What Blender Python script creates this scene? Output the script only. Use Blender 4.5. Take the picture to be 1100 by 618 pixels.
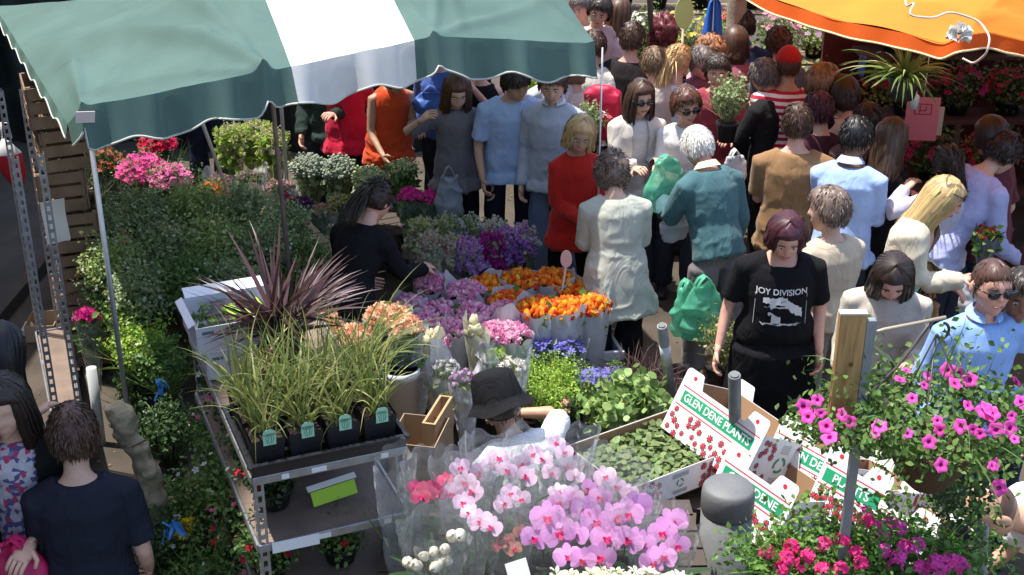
import bpy, math, random
import numpy as np
from mathutils import Vector, Matrix, Euler
random.seed(7)
RNG = np.random.default_rng(11)
R = math.radians
scene = bpy.context.scene
for o in list(bpy.data.objects): bpy.data.objects.remove(o)
C = scene.collection

# ---------------------------------------------------------------- camera, world, sun
PITCH = R(24.0); FPX = 1400.0; CAMH = 4.0
cam_d = bpy.data.cameras.new('camera'); cam = bpy.data.objects.new('camera', cam_d); C.objects.link(cam)
cam.location = (0, 0, CAMH); cam.rotation_euler = (R(90) - PITCH, 0, 0)
cam_d.sensor_width = 36; cam_d.lens = 36 * FPX / 1100; cam_d.clip_start = .05; cam_d.clip_end = 500
scene.camera = cam
scene.render.resolution_x = 1024; scene.render.resolution_y = 575
w = bpy.data.worlds.new('World'); scene.world = w; w.use_nodes = True
SUN = Vector((-.30, .10, .95)).normalized()
nt = w.node_tree; bg = nt.nodes['Background']; sky = nt.nodes.new('ShaderNodeTexSky')
sky.sky_type = 'NISHITA'; sky.sun_disc = False
sky.sun_elevation = math.asin(SUN.z); sky.sun_rotation = math.atan2(SUN.x, SUN.y)
sky.air_density = 1.0; sky.dust_density = 1.5
nt.links.new(sky.outputs[0], bg.inputs[0]); bg.inputs[1].default_value = .15
sl = bpy.data.lights.new('sun', 'SUN'); sl.energy = 3.4; sl.angle = R(.6); sl.color = (1, .955, .87)
so = bpy.data.objects.new('sun', sl); C.objects.link(so)
so.rotation_euler = (-SUN).to_track_quat('-Z', 'Y').to_euler(); so.location = (-8, 8, 15)
vs = scene.view_settings; vs.view_transform = 'Standard'; vs.look = 'None'; vs.exposure = 1.2; vs.gamma = 1

def W(u, v, h):
    """photo pixel (1100x618) at real height h -> world point"""
    a = (u - 550) / FPX; b = (309 - v) / FPX
    d = Vector((a, math.cos(PITCH) + b * math.sin(PITCH), -math.sin(PITCH) + b * math.cos(PITCH)))
    t = (h - CAMH) / d.z
    return Vector((d.x * t, d.y * t, h))

# ---------------------------------------------------------------- numpy helpers
def vnoise(P, scale=1., seed=0):
    P = np.asarray(P, float) * scale + seed * 17.31
    I = np.floor(P).astype(np.int64); F = P - I; F = F * F * (3 - 2 * F)
    def h(i, j, k):
        n = (i * 73856093) ^ (j * 19349663) ^ (k * 83492791) ^ (seed * 2654435)
        n = (n ^ (n >> 13)) * 1274126177
        return ((n & 0xffff) / 32768.0) - 1
    r = 0
    for a in (0, 1):
        for b in (0, 1):
            for c in (0, 1):
                wt = (F[..., 0] if a else 1 - F[..., 0]) * (F[..., 1] if b else 1 - F[..., 1]) * (F[..., 2] if c else 1 - F[..., 2])
                r = r + wt * h(I[..., 0] + a, I[..., 1] + b, I[..., 2] + c)
    return r
def nrm(a): return a / np.maximum(np.linalg.norm(a, axis=-1, keepdims=True), 1e-9)

class MB:
    def __init__(s): s.V = []; s.F = []; s.M = []; s.n = 0; s.S = []
    def add(s, V, F, m=0, smooth=True):
        V = np.asarray(V, float).reshape(-1, 3)
        if isinstance(F, np.ndarray): F = [F]
        else:
            t = [f for f in F if len(f) == 3]; q = [f for f in F if len(f) == 4]; o = [f for f in F if len(f) > 4]
            F = ([np.array(t)] if t else []) + ([np.array(q)] if q else []) + [np.array([f]) for f in o]
        for f in F:
            s.F.append(f + s.n); mi = m if isinstance(m, np.ndarray) else np.full(len(f), m)
            s.M.append(mi[:len(f)]); s.S.append(np.full(len(f), smooth))
        s.V.append(V); s.n += len(V); return s
    def build(s, name, mats, parent=None, loc=None, rot=None):
        me = s.mesh(name, mats)
        o = bpy.data.objects.new(name, me); C.objects.link(o)
        if parent: o.parent = parent
        if loc is not None: o.location = loc
        if rot is not None: o.rotation_euler = rot
        return o
    def mesh(s, name, mats):
        me = bpy.data.meshes.new(name)
        V = np.concatenate(s.V); me.vertices.add(len(V)); me.vertices.foreach_set('co', V.ravel())
        tot = np.concatenate([np.full(len(f), f.shape[1]) for f in s.F])
        idx = np.concatenate([f.ravel() for f in s.F]); st = np.concatenate([[0], np.cumsum(tot)[:-1]])
        me.loops.add(len(idx)); me.loops.foreach_set('vertex_index', idx.astype(np.int32))
        me.polygons.add(len(tot)); me.polygons.foreach_set('loop_start', st.astype(np.int32))
        me.polygons.foreach_set('loop_total', tot.astype(np.int32))
        me.polygons.foreach_set('material_index', np.concatenate(s.M).astype(np.int32))
        me.polygons.foreach_set('use_smooth', np.concatenate(s.S))
        for m in (mats if isinstance(mats, (list, tuple)) else [mats]): me.materials.append(m)
        me.update(calc_edges=True); me.validate(); return me
    # shapes
    def box(s, c, size, rot=None, m=0, bev=0):
        x, y, z = [a / 2 for a in size]
        if bev:
            V = []; 
            for sz in (-1, 1):
                for k, (ax, ay, az) in enumerate(((x - bev, y - bev, z), (x, y, z - bev))):
                    V.append([(sx * a, sy * b, sz * c2) for (sx, sy, a, b) in ((-1, -1, ax, ay), (1, -1, ax, ay), (1, 1, ax, ay), (-1, 1, ax, ay)) for c2 in (az,)])
            r = [V[0], V[1], V[3], V[2]]
            VV = np.array(sum(r, [])); F = [(3, 2, 1, 0), (12, 13, 14, 15)]
            for k in range(3):
                for i in range(4): F.append((k * 4 + i, k * 4 + (i + 1) % 4, (k + 1) * 4 + (i + 1) % 4, (k + 1) * 4 + i))
        else:
            VV = np.array([(-x, -y, -z), (x, -y, -z), (x, y, -z), (-x, y, -z), (-x, -y, z), (x, -y, z), (x, y, z), (-x, y, z)])
            F = [(3, 2, 1, 0), (4, 5, 6, 7), (0, 1, 5, 4), (1, 2, 6, 5), (2, 3, 7, 6), (3, 0, 4, 7)]
        if rot is not None: VV = VV @ np.array(rot.to_matrix() if hasattr(rot, 'to_matrix') else rot).T
        return s.add(VV + np.array(c), F, m, False)
    def tube(s, pts, rad, n=8, m=0, side=None, caps=True, smooth=True):
        P = np.asarray(pts, float); k = len(P)
        T = nrm(np.gradient(P, axis=0))
        rad = np.asarray(rad, float)
        if rad.ndim == 0: rad = np.full((k, 2), float(rad))
        elif rad.ndim == 1: rad = np.stack([rad, rad], 1)
        if side is None:
            side = np.array((1., 0, 0)) if abs(T[0][0]) < .9 else np.array((0, 1., 0))
        side = np.broadcast_to(np.asarray(side, float), (k, 3)).copy()
        S = nrm(side - (side * T).sum(1, keepdims=True) * T); O = np.cross(T, S)
        a = np.arange(n) / n * 2 * math.pi
        V = P[:, None] + rad[:, :1, None] * np.cos(a)[None, :, None] * S[:, None] + rad[:, 1:, None] * np.sin(a)[None, :, None] * O[:, None]
        i, j = np.meshgrid(np.arange(k - 1), np.arange(n), indexing='ij'); j2 = (j + 1) % n
        F = np.stack([i * n + j, i * n + j2, (i + 1) * n + j2, (i + 1) * n + j], -1).reshape(-1, 4)
        s.add(V.reshape(-1, 3), F, m, smooth)
        if caps:
            b = s.n - k * n
            s.F.append(np.array([[b + q for q in range(n)][::-1]])); s.M.append(np.array([m])); s.S.append(np.array([False]))
            s.F.append(np.array([[b + (k - 1) * n + q for q in range(n)]])); s.M.append(np.array([m])); s.S.append(np.array([False]))
        return s
    def ball(s, c, r, nu=12, nv=8, m=0, rot=None):
        V, F = sphere(nu, nv); V = V * np.array(r)
        if rot is not None: V = V @ np.array(rot).T
        return s.add(V + np.array(c), F, m)
    def inst(s, tpl, P, Rm, S, moff=0):
        V, F, MI = tpl; n = len(P); k = len(V)
        S = np.asarray(S, float); S = S[:, None, None] if S.ndim == 1 else S[:, None, :]
        VV = np.einsum('nij,kj->nki', Rm, V) if S.shape[-1] == 1 else None
        if VV is None: VV = np.einsum('nij,nkj->nki', Rm, V[None] * S)
        else: VV = VV * S
        VV = VV + P[:, None]
        off = (np.arange(n) * k)
        for fl, mi in F_groups(F, MI):
            FF = (fl[None] + off[:, None, None]).reshape(-1, fl.shape[1])
            s.F.append(FF + s.n); s.M.append(np.tile(mi + moff, n)); s.S.append(np.full(len(FF), True))
        s.V.append(VV.reshape(-1, 3)); s.n += n * k; return s
    def blades(s, base, d0, L, wd, droop=1., seg=5, m=0, taper=True, wob=0.1, gravity=(0, 0, -1), fold=0.):
        n = len(base); d = nrm(np.asarray(d0, float)); L = np.broadcast_to(L, n); wd = np.broadcast_to(wd, n); droop = np.broadcast_to(droop, n)
        p = np.array(base, float); pts = [p.copy()]; g = np.array(gravity, float)
        for k in range(seg):
            d = nrm(d + g * (droop * .35 * (k + 1) / seg * 5 / seg)[:, None] + RNG.normal(0, wob / seg, (n, 3)))
            p = p + d * (L / seg)[:, None]; pts.append(p.copy())
        pts = np.array(pts).transpose(1, 0, 2)           # n,seg+1,3
        T = nrm(np.gradient(pts, axis=1))
        up = nrm(RNG.normal(0, 1, (n, 3)) * .5 + np.array((0, 0, 1)))[:, None]
        S = nrm(np.cross(T, up))
        t = np.linspace(0, 1, seg + 1)
        prof = (np.minimum(1, .45 + t * 3) * (1 - t ** 2.2) + .03) if taper else np.ones(seg + 1)
        wdt = wd[:, None] * prof[None] * .5
        Lf = pts - S * wdt[..., None]; Rt = pts + S * wdt[..., None]
        V = np.stack([Lf, Rt], 2).reshape(n, -1, 3)
        f = np.array([(2 * k, 2 * k + 1, 2 * k + 3, 2 * k + 2) for k in range(seg)])
        FF = (f[None] + (np.arange(n) * 2 * (seg + 1))[:, None, None]).reshape(-1, 4)
        s.F.append(FF + s.n); s.M.append(np.full(len(FF), m)); s.S.append(np.full(len(FF), True))
        s.V.append(V.reshape(-1, 3)); s.n += V.shape[0] * V.shape[1]; return pts[:, -1]

def F_groups(F, MI):
    t = [(f, m) for f, m in zip(F, MI) if len(f) == 3]; q = [(f, m) for f, m in zip(F, MI) if len(f) == 4]
    for g in (t, q):
        if g: yield np.array([a for a, _ in g]), np.array([b for _, b in g])
_sph = {}
def sphere(nu, nv):
    if (nu, nv) in _sph: return _sph[(nu, nv)]
    V = [(0, 0, 1)]
    for i in range(1, nv):
        t = math.pi * i / nv
        for j in range(nu):
            a = 2 * math.pi * j / nu; V.append((math.sin(t) * math.cos(a), math.sin(t) * math.sin(a), math.cos(t)))
    V.append((0, 0, -1)); F = []
    for j in range(nu):
        F.append((0, 1 + j, 1 + (j + 1) % nu)); F.append((len(V) - 1, 1 + (nv - 2) * nu + (j + 1) % nu, 1 + (nv - 2) * nu + j))
    for i in range(nv - 2):
        for j in range(nu): F.append((1 + i * nu + j, 1 + (i + 1) * nu + j, 1 + (i + 1) * nu + (j + 1) % nu, 1 + i * nu + (j + 1) % nu))
    _sph[(nu, nv)] = (np.array(V), F); return _sph[(nu, nv)]
def rots(D, spin=None):
    """n rotation matrices taking +Z to D"""
    D = nrm(np.asarray(D, float)); n = len(D)
    a = nrm(RNG.normal(0, 1, (n, 3))); X = nrm(a - (a * D).sum(1, keepdims=True) * D); Y = np.cross(D, X)
    return np.stack([X, Y, D], -1)
def rand_dirs(n, zmin=-1):
    z = RNG.uniform(zmin, 1, n); a = RNG.uniform(0, 2 * math.pi, n); r = np.sqrt(np.maximum(0, 1 - z * z))
    return np.stack([r * np.cos(a), r * np.sin(a), z], 1)

# ---------------------------------------------------------------- materials
_mats = {}
def mat(name, col, rough=.7, spec=.3, metal=0, var=0., bump=0., bscale=60., noise=0., nscale=8., trans=0., alpha=1., sheen=0., sss=0.):
    key = name
    if key in _mats: return _mats[key]
    m = bpy.data.materials.new(name); m.use_nodes = True; t = m.node_tree; b = t.nodes['Principled BSDF']
    L = t.links.new
    b.inputs['Roughness'].default_value = rough; b.inputs['Specular IOR Level'].default_value = spec; b.inputs['Metallic'].default_value = metal
    if sheen: b.inputs['Sheen Weight'].default_value = sheen
    c = (*col, 1); b.inputs['Base Color'].default_value = c
    last = None
    if var:
        g = t.nodes.new('ShaderNodeNewGeometry'); h = t.nodes.new('ShaderNodeHueSaturation'); h.inputs['Color'].default_value = c
        mr = t.nodes.new('ShaderNodeMapRange'); mr.inputs[3].default_value = 1 - var; mr.inputs[4].default_value = 1 + var
        L(g.outputs['Random Per Island'], mr.inputs[0]); L(mr.outputs[0], h.inputs['Value'])
        w2 = t.nodes.new('ShaderNodeTexWhiteNoise'); w2.noise_dimensions = '1D'; L(g.outputs['Random Per Island'], w2.inputs['W'])
        m2 = t.nodes.new('ShaderNodeMapRange'); m2.inputs[3].default_value = .5 - var * .06; m2.inputs[4].default_value = .5 + var * .06
        L(w2.outputs[0], m2.inputs[0]); L(m2.outputs[0], h.inputs['Hue']); last = h.outputs[0]
    tc = None
    if noise or bump: tc = t.nodes.new('ShaderNodeTexCoord')
    if noise:
        n = t.nodes.new('ShaderNodeTexNoise'); n.inputs['Scale'].default_value = nscale; n.inputs['Detail'].default_value = 6
        L(tc.outputs['Object'], n.inputs['Vector'])
        h = t.nodes.new('ShaderNodeHueSaturation'); h.inputs['Color'].default_value = c
        if last: L(last, h.inputs['Color'])
        mr = t.nodes.new('ShaderNodeMapRange'); mr.inputs[1].default_value = .3; mr.inputs[2].default_value = .7
        mr.inputs[3].default_value = 1 - noise; mr.inputs[4].default_value = 1 + noise
        L(n.outputs[0], mr.inputs[0]); L(mr.outputs[0], h.inputs['Value']); last = h.outputs[0]
    if last: L(last, b.inputs['Base Color'])
    if bump:
        n = t.nodes.new('ShaderNodeTexNoise'); n.inputs['Scale'].default_value = bscale; n.inputs['Detail'].default_value = 4
        L(tc.outputs['Object'], n.inputs['Vector'])
        bp = t.nodes.new('ShaderNodeBump'); bp.inputs['Strength'].default_value = bump; bp.inputs['Distance'].default_value = .01
        L(n.outputs[0], bp.inputs['Height']); L(bp.outputs[0], b.inputs['Normal'])
    out = t.nodes['Material Output']
    if trans:
        tl = t.nodes.new('ShaderNodeBsdfTranslucent'); mx = t.nodes.new('ShaderNodeMixShader'); mx.inputs[0].default_value = trans
        if last: L(last, tl.inputs[0])
        else: tl.inputs[0].default_value = c
        L(b.outputs[0], mx.inputs[1]); L(tl.outputs[0], mx.inputs[2]); L(mx.outputs[0], out.inputs[0])
    if alpha < 1:
        tr = t.nodes.new('ShaderNodeBsdfTransparent'); mx = t.nodes.new('ShaderNodeMixShader'); mx.inputs[0].default_value = alpha
        src = out.inputs[0].links[0].from_socket
        L(tr.outputs[0], mx.inputs[1]); L(src, mx.inputs[2]); L(mx.outputs[0], out.inputs[0])
    if sss: b.inputs['Subsurface Weight'].default_value = sss; b.inputs['Subsurface Radius'].default_value = (.02, .008, .004)
    _mats[key] = m; return m
def leafm(name, col, var=.35, trans=.3, rough=.5): return mat(name, col, rough, .35, var=var, trans=trans)
def petal(name, col, var=.2, trans=.35): return mat(name, col, .55, .2, var=var, trans=trans)
def fabric(name, col, noise=.08):
    if 'cloth ' + name in _mats: return _mats['cloth ' + name]
    m = mat('cloth ' + name, col, .92, .1, noise=noise, nscale=7, sheen=.12 if max(col) > .1 else 0); t = m.node_tree; L = t.links.new; tc = t.nodes.new('ShaderNodeTexCoord')
    mp = t.nodes.new('ShaderNodeMapping'); mp.inputs['Scale'].default_value = (1, 1, .55); L(tc.outputs['Object'], mp.inputs[0])
    n = t.nodes.new('ShaderNodeTexNoise'); n.inputs['Scale'].default_value = 6.5; n.inputs['Detail'].default_value = 2; n.inputs['Distortion'].default_value = 1.3; L(mp.outputs[0], n.inputs['Vector'])
    s = t.nodes.new('ShaderNodeMath'); s.operation = 'SUBTRACT'; s.inputs[1].default_value = .5; L(n.outputs[0], s.inputs[0]); a = t.nodes.new('ShaderNodeMath'); a.operation = 'ABSOLUTE'; L(s.outputs[0], a.inputs[0])
    pw = t.nodes.new('ShaderNodeMath'); pw.operation = 'POWER'; pw.inputs[1].default_value = .6; L(a.outputs[0], pw.inputs[0])
    b1 = t.nodes.new('ShaderNodeBump'); b1.inputs['Strength'].default_value = .32; b1.inputs['Distance'].default_value = .035; L(pw.outputs[0], b1.inputs['Height'])
    n2 = t.nodes.new('ShaderNodeTexNoise'); n2.inputs['Scale'].default_value = 260; L(tc.outputs['Object'], n2.inputs['Vector'])
    b2 = t.nodes.new('ShaderNodeBump'); b2.inputs['Strength'].default_value = .25; b2.inputs['Distance'].default_value = .003; L(n2.outputs[0], b2.inputs['Height']); L(b1.outputs[0], b2.inputs['Normal']); L(b2.outputs[0], t.nodes['Principled BSDF'].inputs['Normal'])
    return m
def cello(name='cellophane', a=.06, col=(.85, .87, .9)):
    if name in _mats: return _mats[name]
    m = bpy.data.materials.new(name); m.use_nodes = True; t = m.node_tree; b = t.nodes['Principled BSDF']; L = t.links.new
    b.inputs['Base Color'].default_value = (*col, 1); b.inputs['Roughness'].default_value = .12; b.inputs['Specular IOR Level'].default_value = .9
    b.inputs['Coat Weight'].default_value = .6; b.inputs['Coat Roughness'].default_value = .05
    tc = t.nodes.new('ShaderNodeTexCoord'); n = t.nodes.new('ShaderNodeTexVoronoi'); n.inputs['Scale'].default_value = 14
    L(tc.outputs['Object'], n.inputs['Vector'])
    bp = t.nodes.new('ShaderNodeBump'); bp.inputs['Strength'].default_value = .9; bp.inputs['Distance'].default_value = .03
    L(n.outputs[0], bp.inputs['Height']); L(bp.outputs[0], b.inputs['Normal'])
    lw = t.nodes.new('ShaderNodeLayerWeight'); lw.inputs[0].default_value = .35; L(bp.outputs[0], lw.inputs['Normal'])
    mr = t.nodes.new('ShaderNodeMapRange'); mr.inputs[3].default_value = a; mr.inputs[4].default_value = min(1, a + .42)
    L(lw.outputs['Facing'], mr.inputs[0])
    tr = t.nodes.new('ShaderNodeBsdfTransparent'); mx = t.nodes.new('ShaderNodeMixShader')
    L(mr.outputs[0], mx.inputs[0]); L(tr.outputs[0], mx.inputs[1]); L(b.outputs[0], mx.inputs[2]); L(mx.outputs[0], t.nodes['Material Output'].inputs[0])
    _mats[name] = m; return m

def tag(o, label, cat, group=None, kind=None):
    if label: o['label'] = label
    if cat: o['category'] = cat
    if group: o['group'] = group
    if kind: o['kind'] = kind
    return o
def thing(name, label, cat, loc=(0, 0, 0), rotz=0., group=None, rot=None):
    o = bpy.data.objects.new(name, None); C.objects.link(o); o.location = loc
    o.rotation_euler = rot if rot is not None else (0, 0, rotz); o.empty_display_size = .1
    return tag(o, label, cat, group)
def copy_tree(o, label=None, loc=None, rotz=None, scale=None):
    c = o.copy(); C.objects.link(c)
    for ch in [x for x in bpy.data.objects if x.parent == o]:
        d = copy_tree(ch); d.parent = c
    if label: c['label'] = label
    if loc is not None: c.location = loc
    if rotz is not None: c.rotation_euler[2] = rotz
    if scale is not None: c.scale = (scale,) * 3
    return c
def text_mesh(txt, size, m, parent, loc, rot, name='lettering', depth=.0006, align='CENTER', xs=1.):
    cu = bpy.data.curves.new('t', 'FONT'); cu.body = txt; cu.size = size; cu.extrude = depth; cu.align_x = align; cu.align_y = 'CENTER'; cu.offset = size * .012
    to = bpy.data.objects.new('t', cu); C.objects.link(to); dg = bpy.context.evaluated_depsgraph_get(); dg.update()
    me = bpy.data.meshes.new_from_object(to.evaluated_get(dg)); bpy.data.objects.remove(to)
    me.materials.clear(); me.materials.append(m)
    o = bpy.data.objects.new(name, me); C.objects.link(o); o.parent = parent; o.location = loc; o.rotation_euler = rot; o.scale = (xs, 1, 1)
    return o
def remesh(mb, voxel, smooth=3):
    me = mb.mesh('tmp', []); o = bpy.data.objects.new('tmp', me); C.objects.link(o)
    r = o.modifiers.new('r', 'REMESH'); r.mode = 'VOXEL'; r.voxel_size = voxel
    if smooth:
        sm = o.modifiers.new('s', 'SMOOTH'); sm.iterations = smooth; sm.factor = .5
    dg = bpy.context.evaluated_depsgraph_get(); dg.update()
    e = o.evaluated_get(dg); m2 = e.to_mesh()
    V = np.empty(len(m2.vertices) * 3); m2.vertices.foreach_get('co', V); V = V.reshape(-1, 3)
    N = np.empty(len(m2.vertices) * 3); m2.vertices.foreach_get('normal', N); N = N.reshape(-1, 3)
    nl = len(m2.loops); idx = np.empty(nl, np.int32); m2.loops.foreach_get('vertex_index', idx)
    tot = np.empty(len(m2.polygons), np.int32); m2.polygons.foreach_get('loop_total', tot)
    e.to_mesh_clear(); bpy.data.objects.remove(o); bpy.data.meshes.remove(me)
    if (tot == 4).all(): F = [idx.reshape(-1, 4)]
    else:
        st = np.concatenate([[0], np.cumsum(tot)[:-1]])
        F = [np.array([idx[a:a + k] for a in st[tot == k]]) for k in (3, 4) if (tot == k).any()]
    return V, N, F
# ---------------------------------------------------------------- people
SKIN = {'fair': (.62, .38, .28), 'pink': (.66, .36, .27), 'tan': (.50, .29, .19), 'brown': (.26, .13, .08), 'olive': (.44, .26, .17)}
HAIR = {'black': (.012, .01, .01), 'dark': (.03, .02, .015), 'brown': (.075, .04, .025), 'auburn': (.09, .042, .022), 'light': (.2, .13, .07), 'blonde': (.52, .36, .16),
        'ginger': (.3, .16, .07), 'grey': (.3, .27, .24), 'white': (.7, .68, .64), 'red': (.12, .025, .02), 'maroon': (.07, .02, .028), 'salt': (.14, .12, .11), 'greybrown': (.17, .125, .095)}
def skin_m(k): return mat('skin ' + k, SKIN[k], .5, .35, noise=.07, nscale=14, bump=.08, bscale=120, sss=.08)
def hair_m(k): return mat('hair ' + k, HAIR[k], .45, .4, var=.45)
EYEW = mat('eye white', (.7, .68, .65), .3); EYED = mat('eye iris', (.03, .02, .015), .2); LENS = mat('dark sunglass lens', (.012, .011, .012), .08, .8)

def head_radius(D):
    """D unit dirs, +Y is the face. returns displaced points (m)"""
    x, y, z = D[:, 0], D[:, 1], D[:, 2]
    P = D * np.array((.074, .094, .112))
    # jaw narrowing and flat face
    low = np.clip(-z - .15, 0, 1)
    P[:, 0] *= 1 - .34 * low; P[:, 1] += np.where(y > 0, .018 * low * np.clip(y + .3, 0, 1), .03 * low)
    f = np.clip(y, 0, 1) ** 2
    P[:, 1] -= .012 * f * np.clip(1 - np.abs(z) * 1.2, 0, 1)
    # back of skull
    P[:, 1] -= np.where(y < 0, .012 * np.clip(z + .3, 0, 1), 0)
    # nose
    nose = np.exp(-(x / .13) ** 2) * np.where(y > 0, 1, 0) * np.where(z > -.12, np.clip(1 - (z + .12) / .42, 0, 1), np.clip(1 + (z + .12) / .1, 0, 1))
    P[:, 1] += .03 * nose
    eye = (np.exp(-((x - .36) / .2) ** 2) + np.exp(-((x + .36) / .2) ** 2)) * np.exp(-((z - .12) / .13) ** 2) * (y > 0)
    P[:, 1] -= .011 * eye
    brow = np.exp(-((z - .33) / .12) ** 2) * np.clip(1 - np.abs(x) * 1.4, 0, 1) * (y > 0); P[:, 1] += .006 * brow
    chin = np.exp(-((z + .85) / .18) ** 2) * np.exp(-(x / .3) ** 2) * (y > -.2); P[:, 1] += .014 * chin
    lips = np.exp(-((z + .42) / .09) ** 2) * np.exp(-(x / .26) ** 2) * (y > 0); P[:, 1] += .009 * lips
    chk = (np.exp(-((x - .5) / .25) ** 2) + np.exp(-((x + .5) / .25) ** 2)) * np.exp(-((z + .12) / .2) ** 2) * (y > 0); P[:, 1] += .004 * chk
    return P

def hair_cover(D, style):
    x, y, z = D[:, 0], D[:, 1], D[:, 2]
    if style in ('bald', 'shaved'): # fringe round the back
        t = np.clip((.45 - z) * 4, 0, 1) * np.clip((z + .5) * 5, 0, 1) * np.clip((.25 - y) * 4, 0, 1)
        return t - (1 - t) * .6
    line = np.interp(y, [-1, -.2, .15, .5, .8, 1], [-.62, -.5, -.2, .42, .58, .62])
    if style in ('long', 'bob', 'curly'): line = np.interp(y, [-1, 0, .2, .45, .7, 1], [-.9, -.8, -.6, .2, .55, .6])
    t = np.clip((z - line) * 6, -1, 1)
    if style == 'balding': t = t * np.clip(1.5 - (z > .55) * (z - .5) * 1.6, .25, 1)
    return t

def build_head(mb, Mx, skin_i=0):
    V, F = sphere(40, 30); P = head_radius(V)
    mb.add(P @ Mx[:3, :3].T + Mx[:3, 3], F, skin_i)
    for s in (-1, 1):
        E, EF = sphere(10, 8); Q = E * np.array((.011, .02, .031)); Q[:, 1] += -.006 + .3 * Q[:, 2] * .3
        Q = Q + np.array((s * .0765, -.006, -.004)); mb.add(Q @ Mx[:3, :3].T + Mx[:3, 3], EF, skin_i)

def build_hair(style, hm, Mx, parent, length=.3, volume=.016):
    mb = MB()
    V, F = sphere(44, 32); P = head_radius(V); t = hair_cover(V, style)
    ns = vnoise(V, 5, 3) * .35 + vnoise(V * np.array((14, 14, 3)), 1, 5) * .2
    th = np.where(t > 0, volume * t * (1 + ns * (1.6 if style == 'curly' else .8)), -.012 * np.clip(-t * 3, 0, 1))
    if style == 'shaved': th = np.minimum(th, .003)
    P2 = P + V * th[:, None]
    mb.add(P2, F, 0)
    # strands
    n = {'short': 2200, 'long': 520, 'bob': 480, 'curly': 900, 'pony': 420, 'bald': 500, 'balding': 1200, 'shaved': 0, 'crop': 200}.get(style, 300)
    if n:
        D = rand_dirs(n * 3, -.9); D = D[hair_cover(D, style) > .25][:n]
        Pb = head_radius(D) + D * volume * .6
        if style in ('short', 'balding', 'bald', 'crop'):
            crown = nrm(np.array((0, -.35, .9))); away = nrm(D * (D @ crown)[:, None] - crown); d = nrm(away * 1.2 + D * .08 + RNG.normal(0, .2, D.shape)); L = RNG.uniform(.016, .034, len(D)); mb.blades(Pb + D * volume * .28, d, L, .0055, .5, 3, wob=.05)
        elif style in ('curly',):
            d = nrm(D + RNG.normal(0, .5, D.shape)); mb.blades(Pb, d, RNG.uniform(.025, .05, len(D)), .009, 1.2, 4, wob=3)
        elif style == 'pony':
            tp = np.array((0, -1, -.05)); d = nrm(tp - D * (D @ tp)[:, None] + D * .1); mb.blades(Pb, d, RNG.uniform(.04, .08, len(D)), .008, .1, 3, wob=.1)
        else: pass
    if style == 'pony':
        mb.tube([(0, -.09, .02), (0, -.125, .02), (0, -.14, -.03), (0, -.135, -.12), (0, -.12, -.2)], [.02, .026, .032, .028, .006], 10)
        b = np.array([(0, -.12, .02)] * 260) + RNG.normal(0, .016, (260, 3)); mb.blades(b, np.array([(0, -.5, -.7)] * 260) + RNG.normal(0, .16, (260, 3)), RNG.uniform(.14, .24, 260), .006, 2.4, 6, wob=.2)
    if style in ('long', 'bob'):
        # curtain built of many overlapping locks falling from the crown over the side and back of the head
        n = 760; az = RNG.uniform(-1, 1, n) * R(150)          # 0 = back
        L = length * RNG.uniform(.82, 1.05, n)
        k = 9; tt = np.linspace(0, 1, k)
        pts = np.zeros((n, k, 3)); sx = np.sin(az); cy = -np.cos(az)
        lay = RNG.uniform(0, 1, n)
        for q, t_ in enumerate(tt):
            arc = t_ * (L + .13)
            over = np.minimum(arc / .13, 1) * math.pi / 2
            rr = np.sin(over) * (1 + .12 * lay); hh = np.cos(over)
            down = np.maximum(arc - .13, 0)
            flare = 1.03 + .25 * down / .3 * (.4 + .6 * lay)
            fr = np.where(np.abs(az) > R(95), 1., 1.)
            pts[:, q, 0] = sx * .088 * rr * flare
            pts[:, q, 1] = cy * .105 * rr * np.where(cy > 0, .72, 1) * np.where(down > 0, 1 - .3 * (cy < 0) * np.minimum(down / .15, 1) * .6, 1) - .004
            pts[:, q, 2] = .118 * hh * (1 + .05 * lay) + .012 - down
            pts[:, q] += (vnoise(np.stack([az * 2.2, np.full(n, t_ * 3.), lay], 1), 2, 9) * .012 * t_)[:, None] * np.array((1, 1, 0))
        wdt = (RNG.uniform(.006, .012, n)[:, None] * np.interp(tt, [0, .3, .85, 1], [.5, 1, .9, .15])[None])
        T = nrm(np.gradient(pts, axis=1)); out = nrm(pts * np.array((1, 1, .0)) + np.array((0, 0, .02))); S = nrm(np.cross(T, out))
        Vv = np.stack([pts - S * wdt[..., None] * .5, pts + S * wdt[..., None] * .5], 2).reshape(-1, 3)
        f = np.array([(2 * q, 2 * q + 1, 2 * q + 3, 2 * q + 2) for q in range(k - 1)])
        mb.add(Vv, (f[None] + (np.arange(n) * 2 * k)[:, None, None]).reshape(-1, 4), 0)
        # inner mass so that no scalp or gap shows
        mb.tube([(0, -.03, .02), (0, -.045, -.06), (0, -.05, -.06 - length * .45), (0, -.055, -.05 - length * .85)], [(.078, .06), (.072, .05), (.07, .035), (.05, .02)], 14, side=(1, 0, 0))
    if style == 'bun':
        mb.ball((0, -.125, .03), (.04, .035, .04))
    for i, V in enumerate(mb.V): mb.V[i] = V @ Mx[:3, :3].T + Mx[:3, 3]
    return mb.build('hair', hm, parent)

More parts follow.
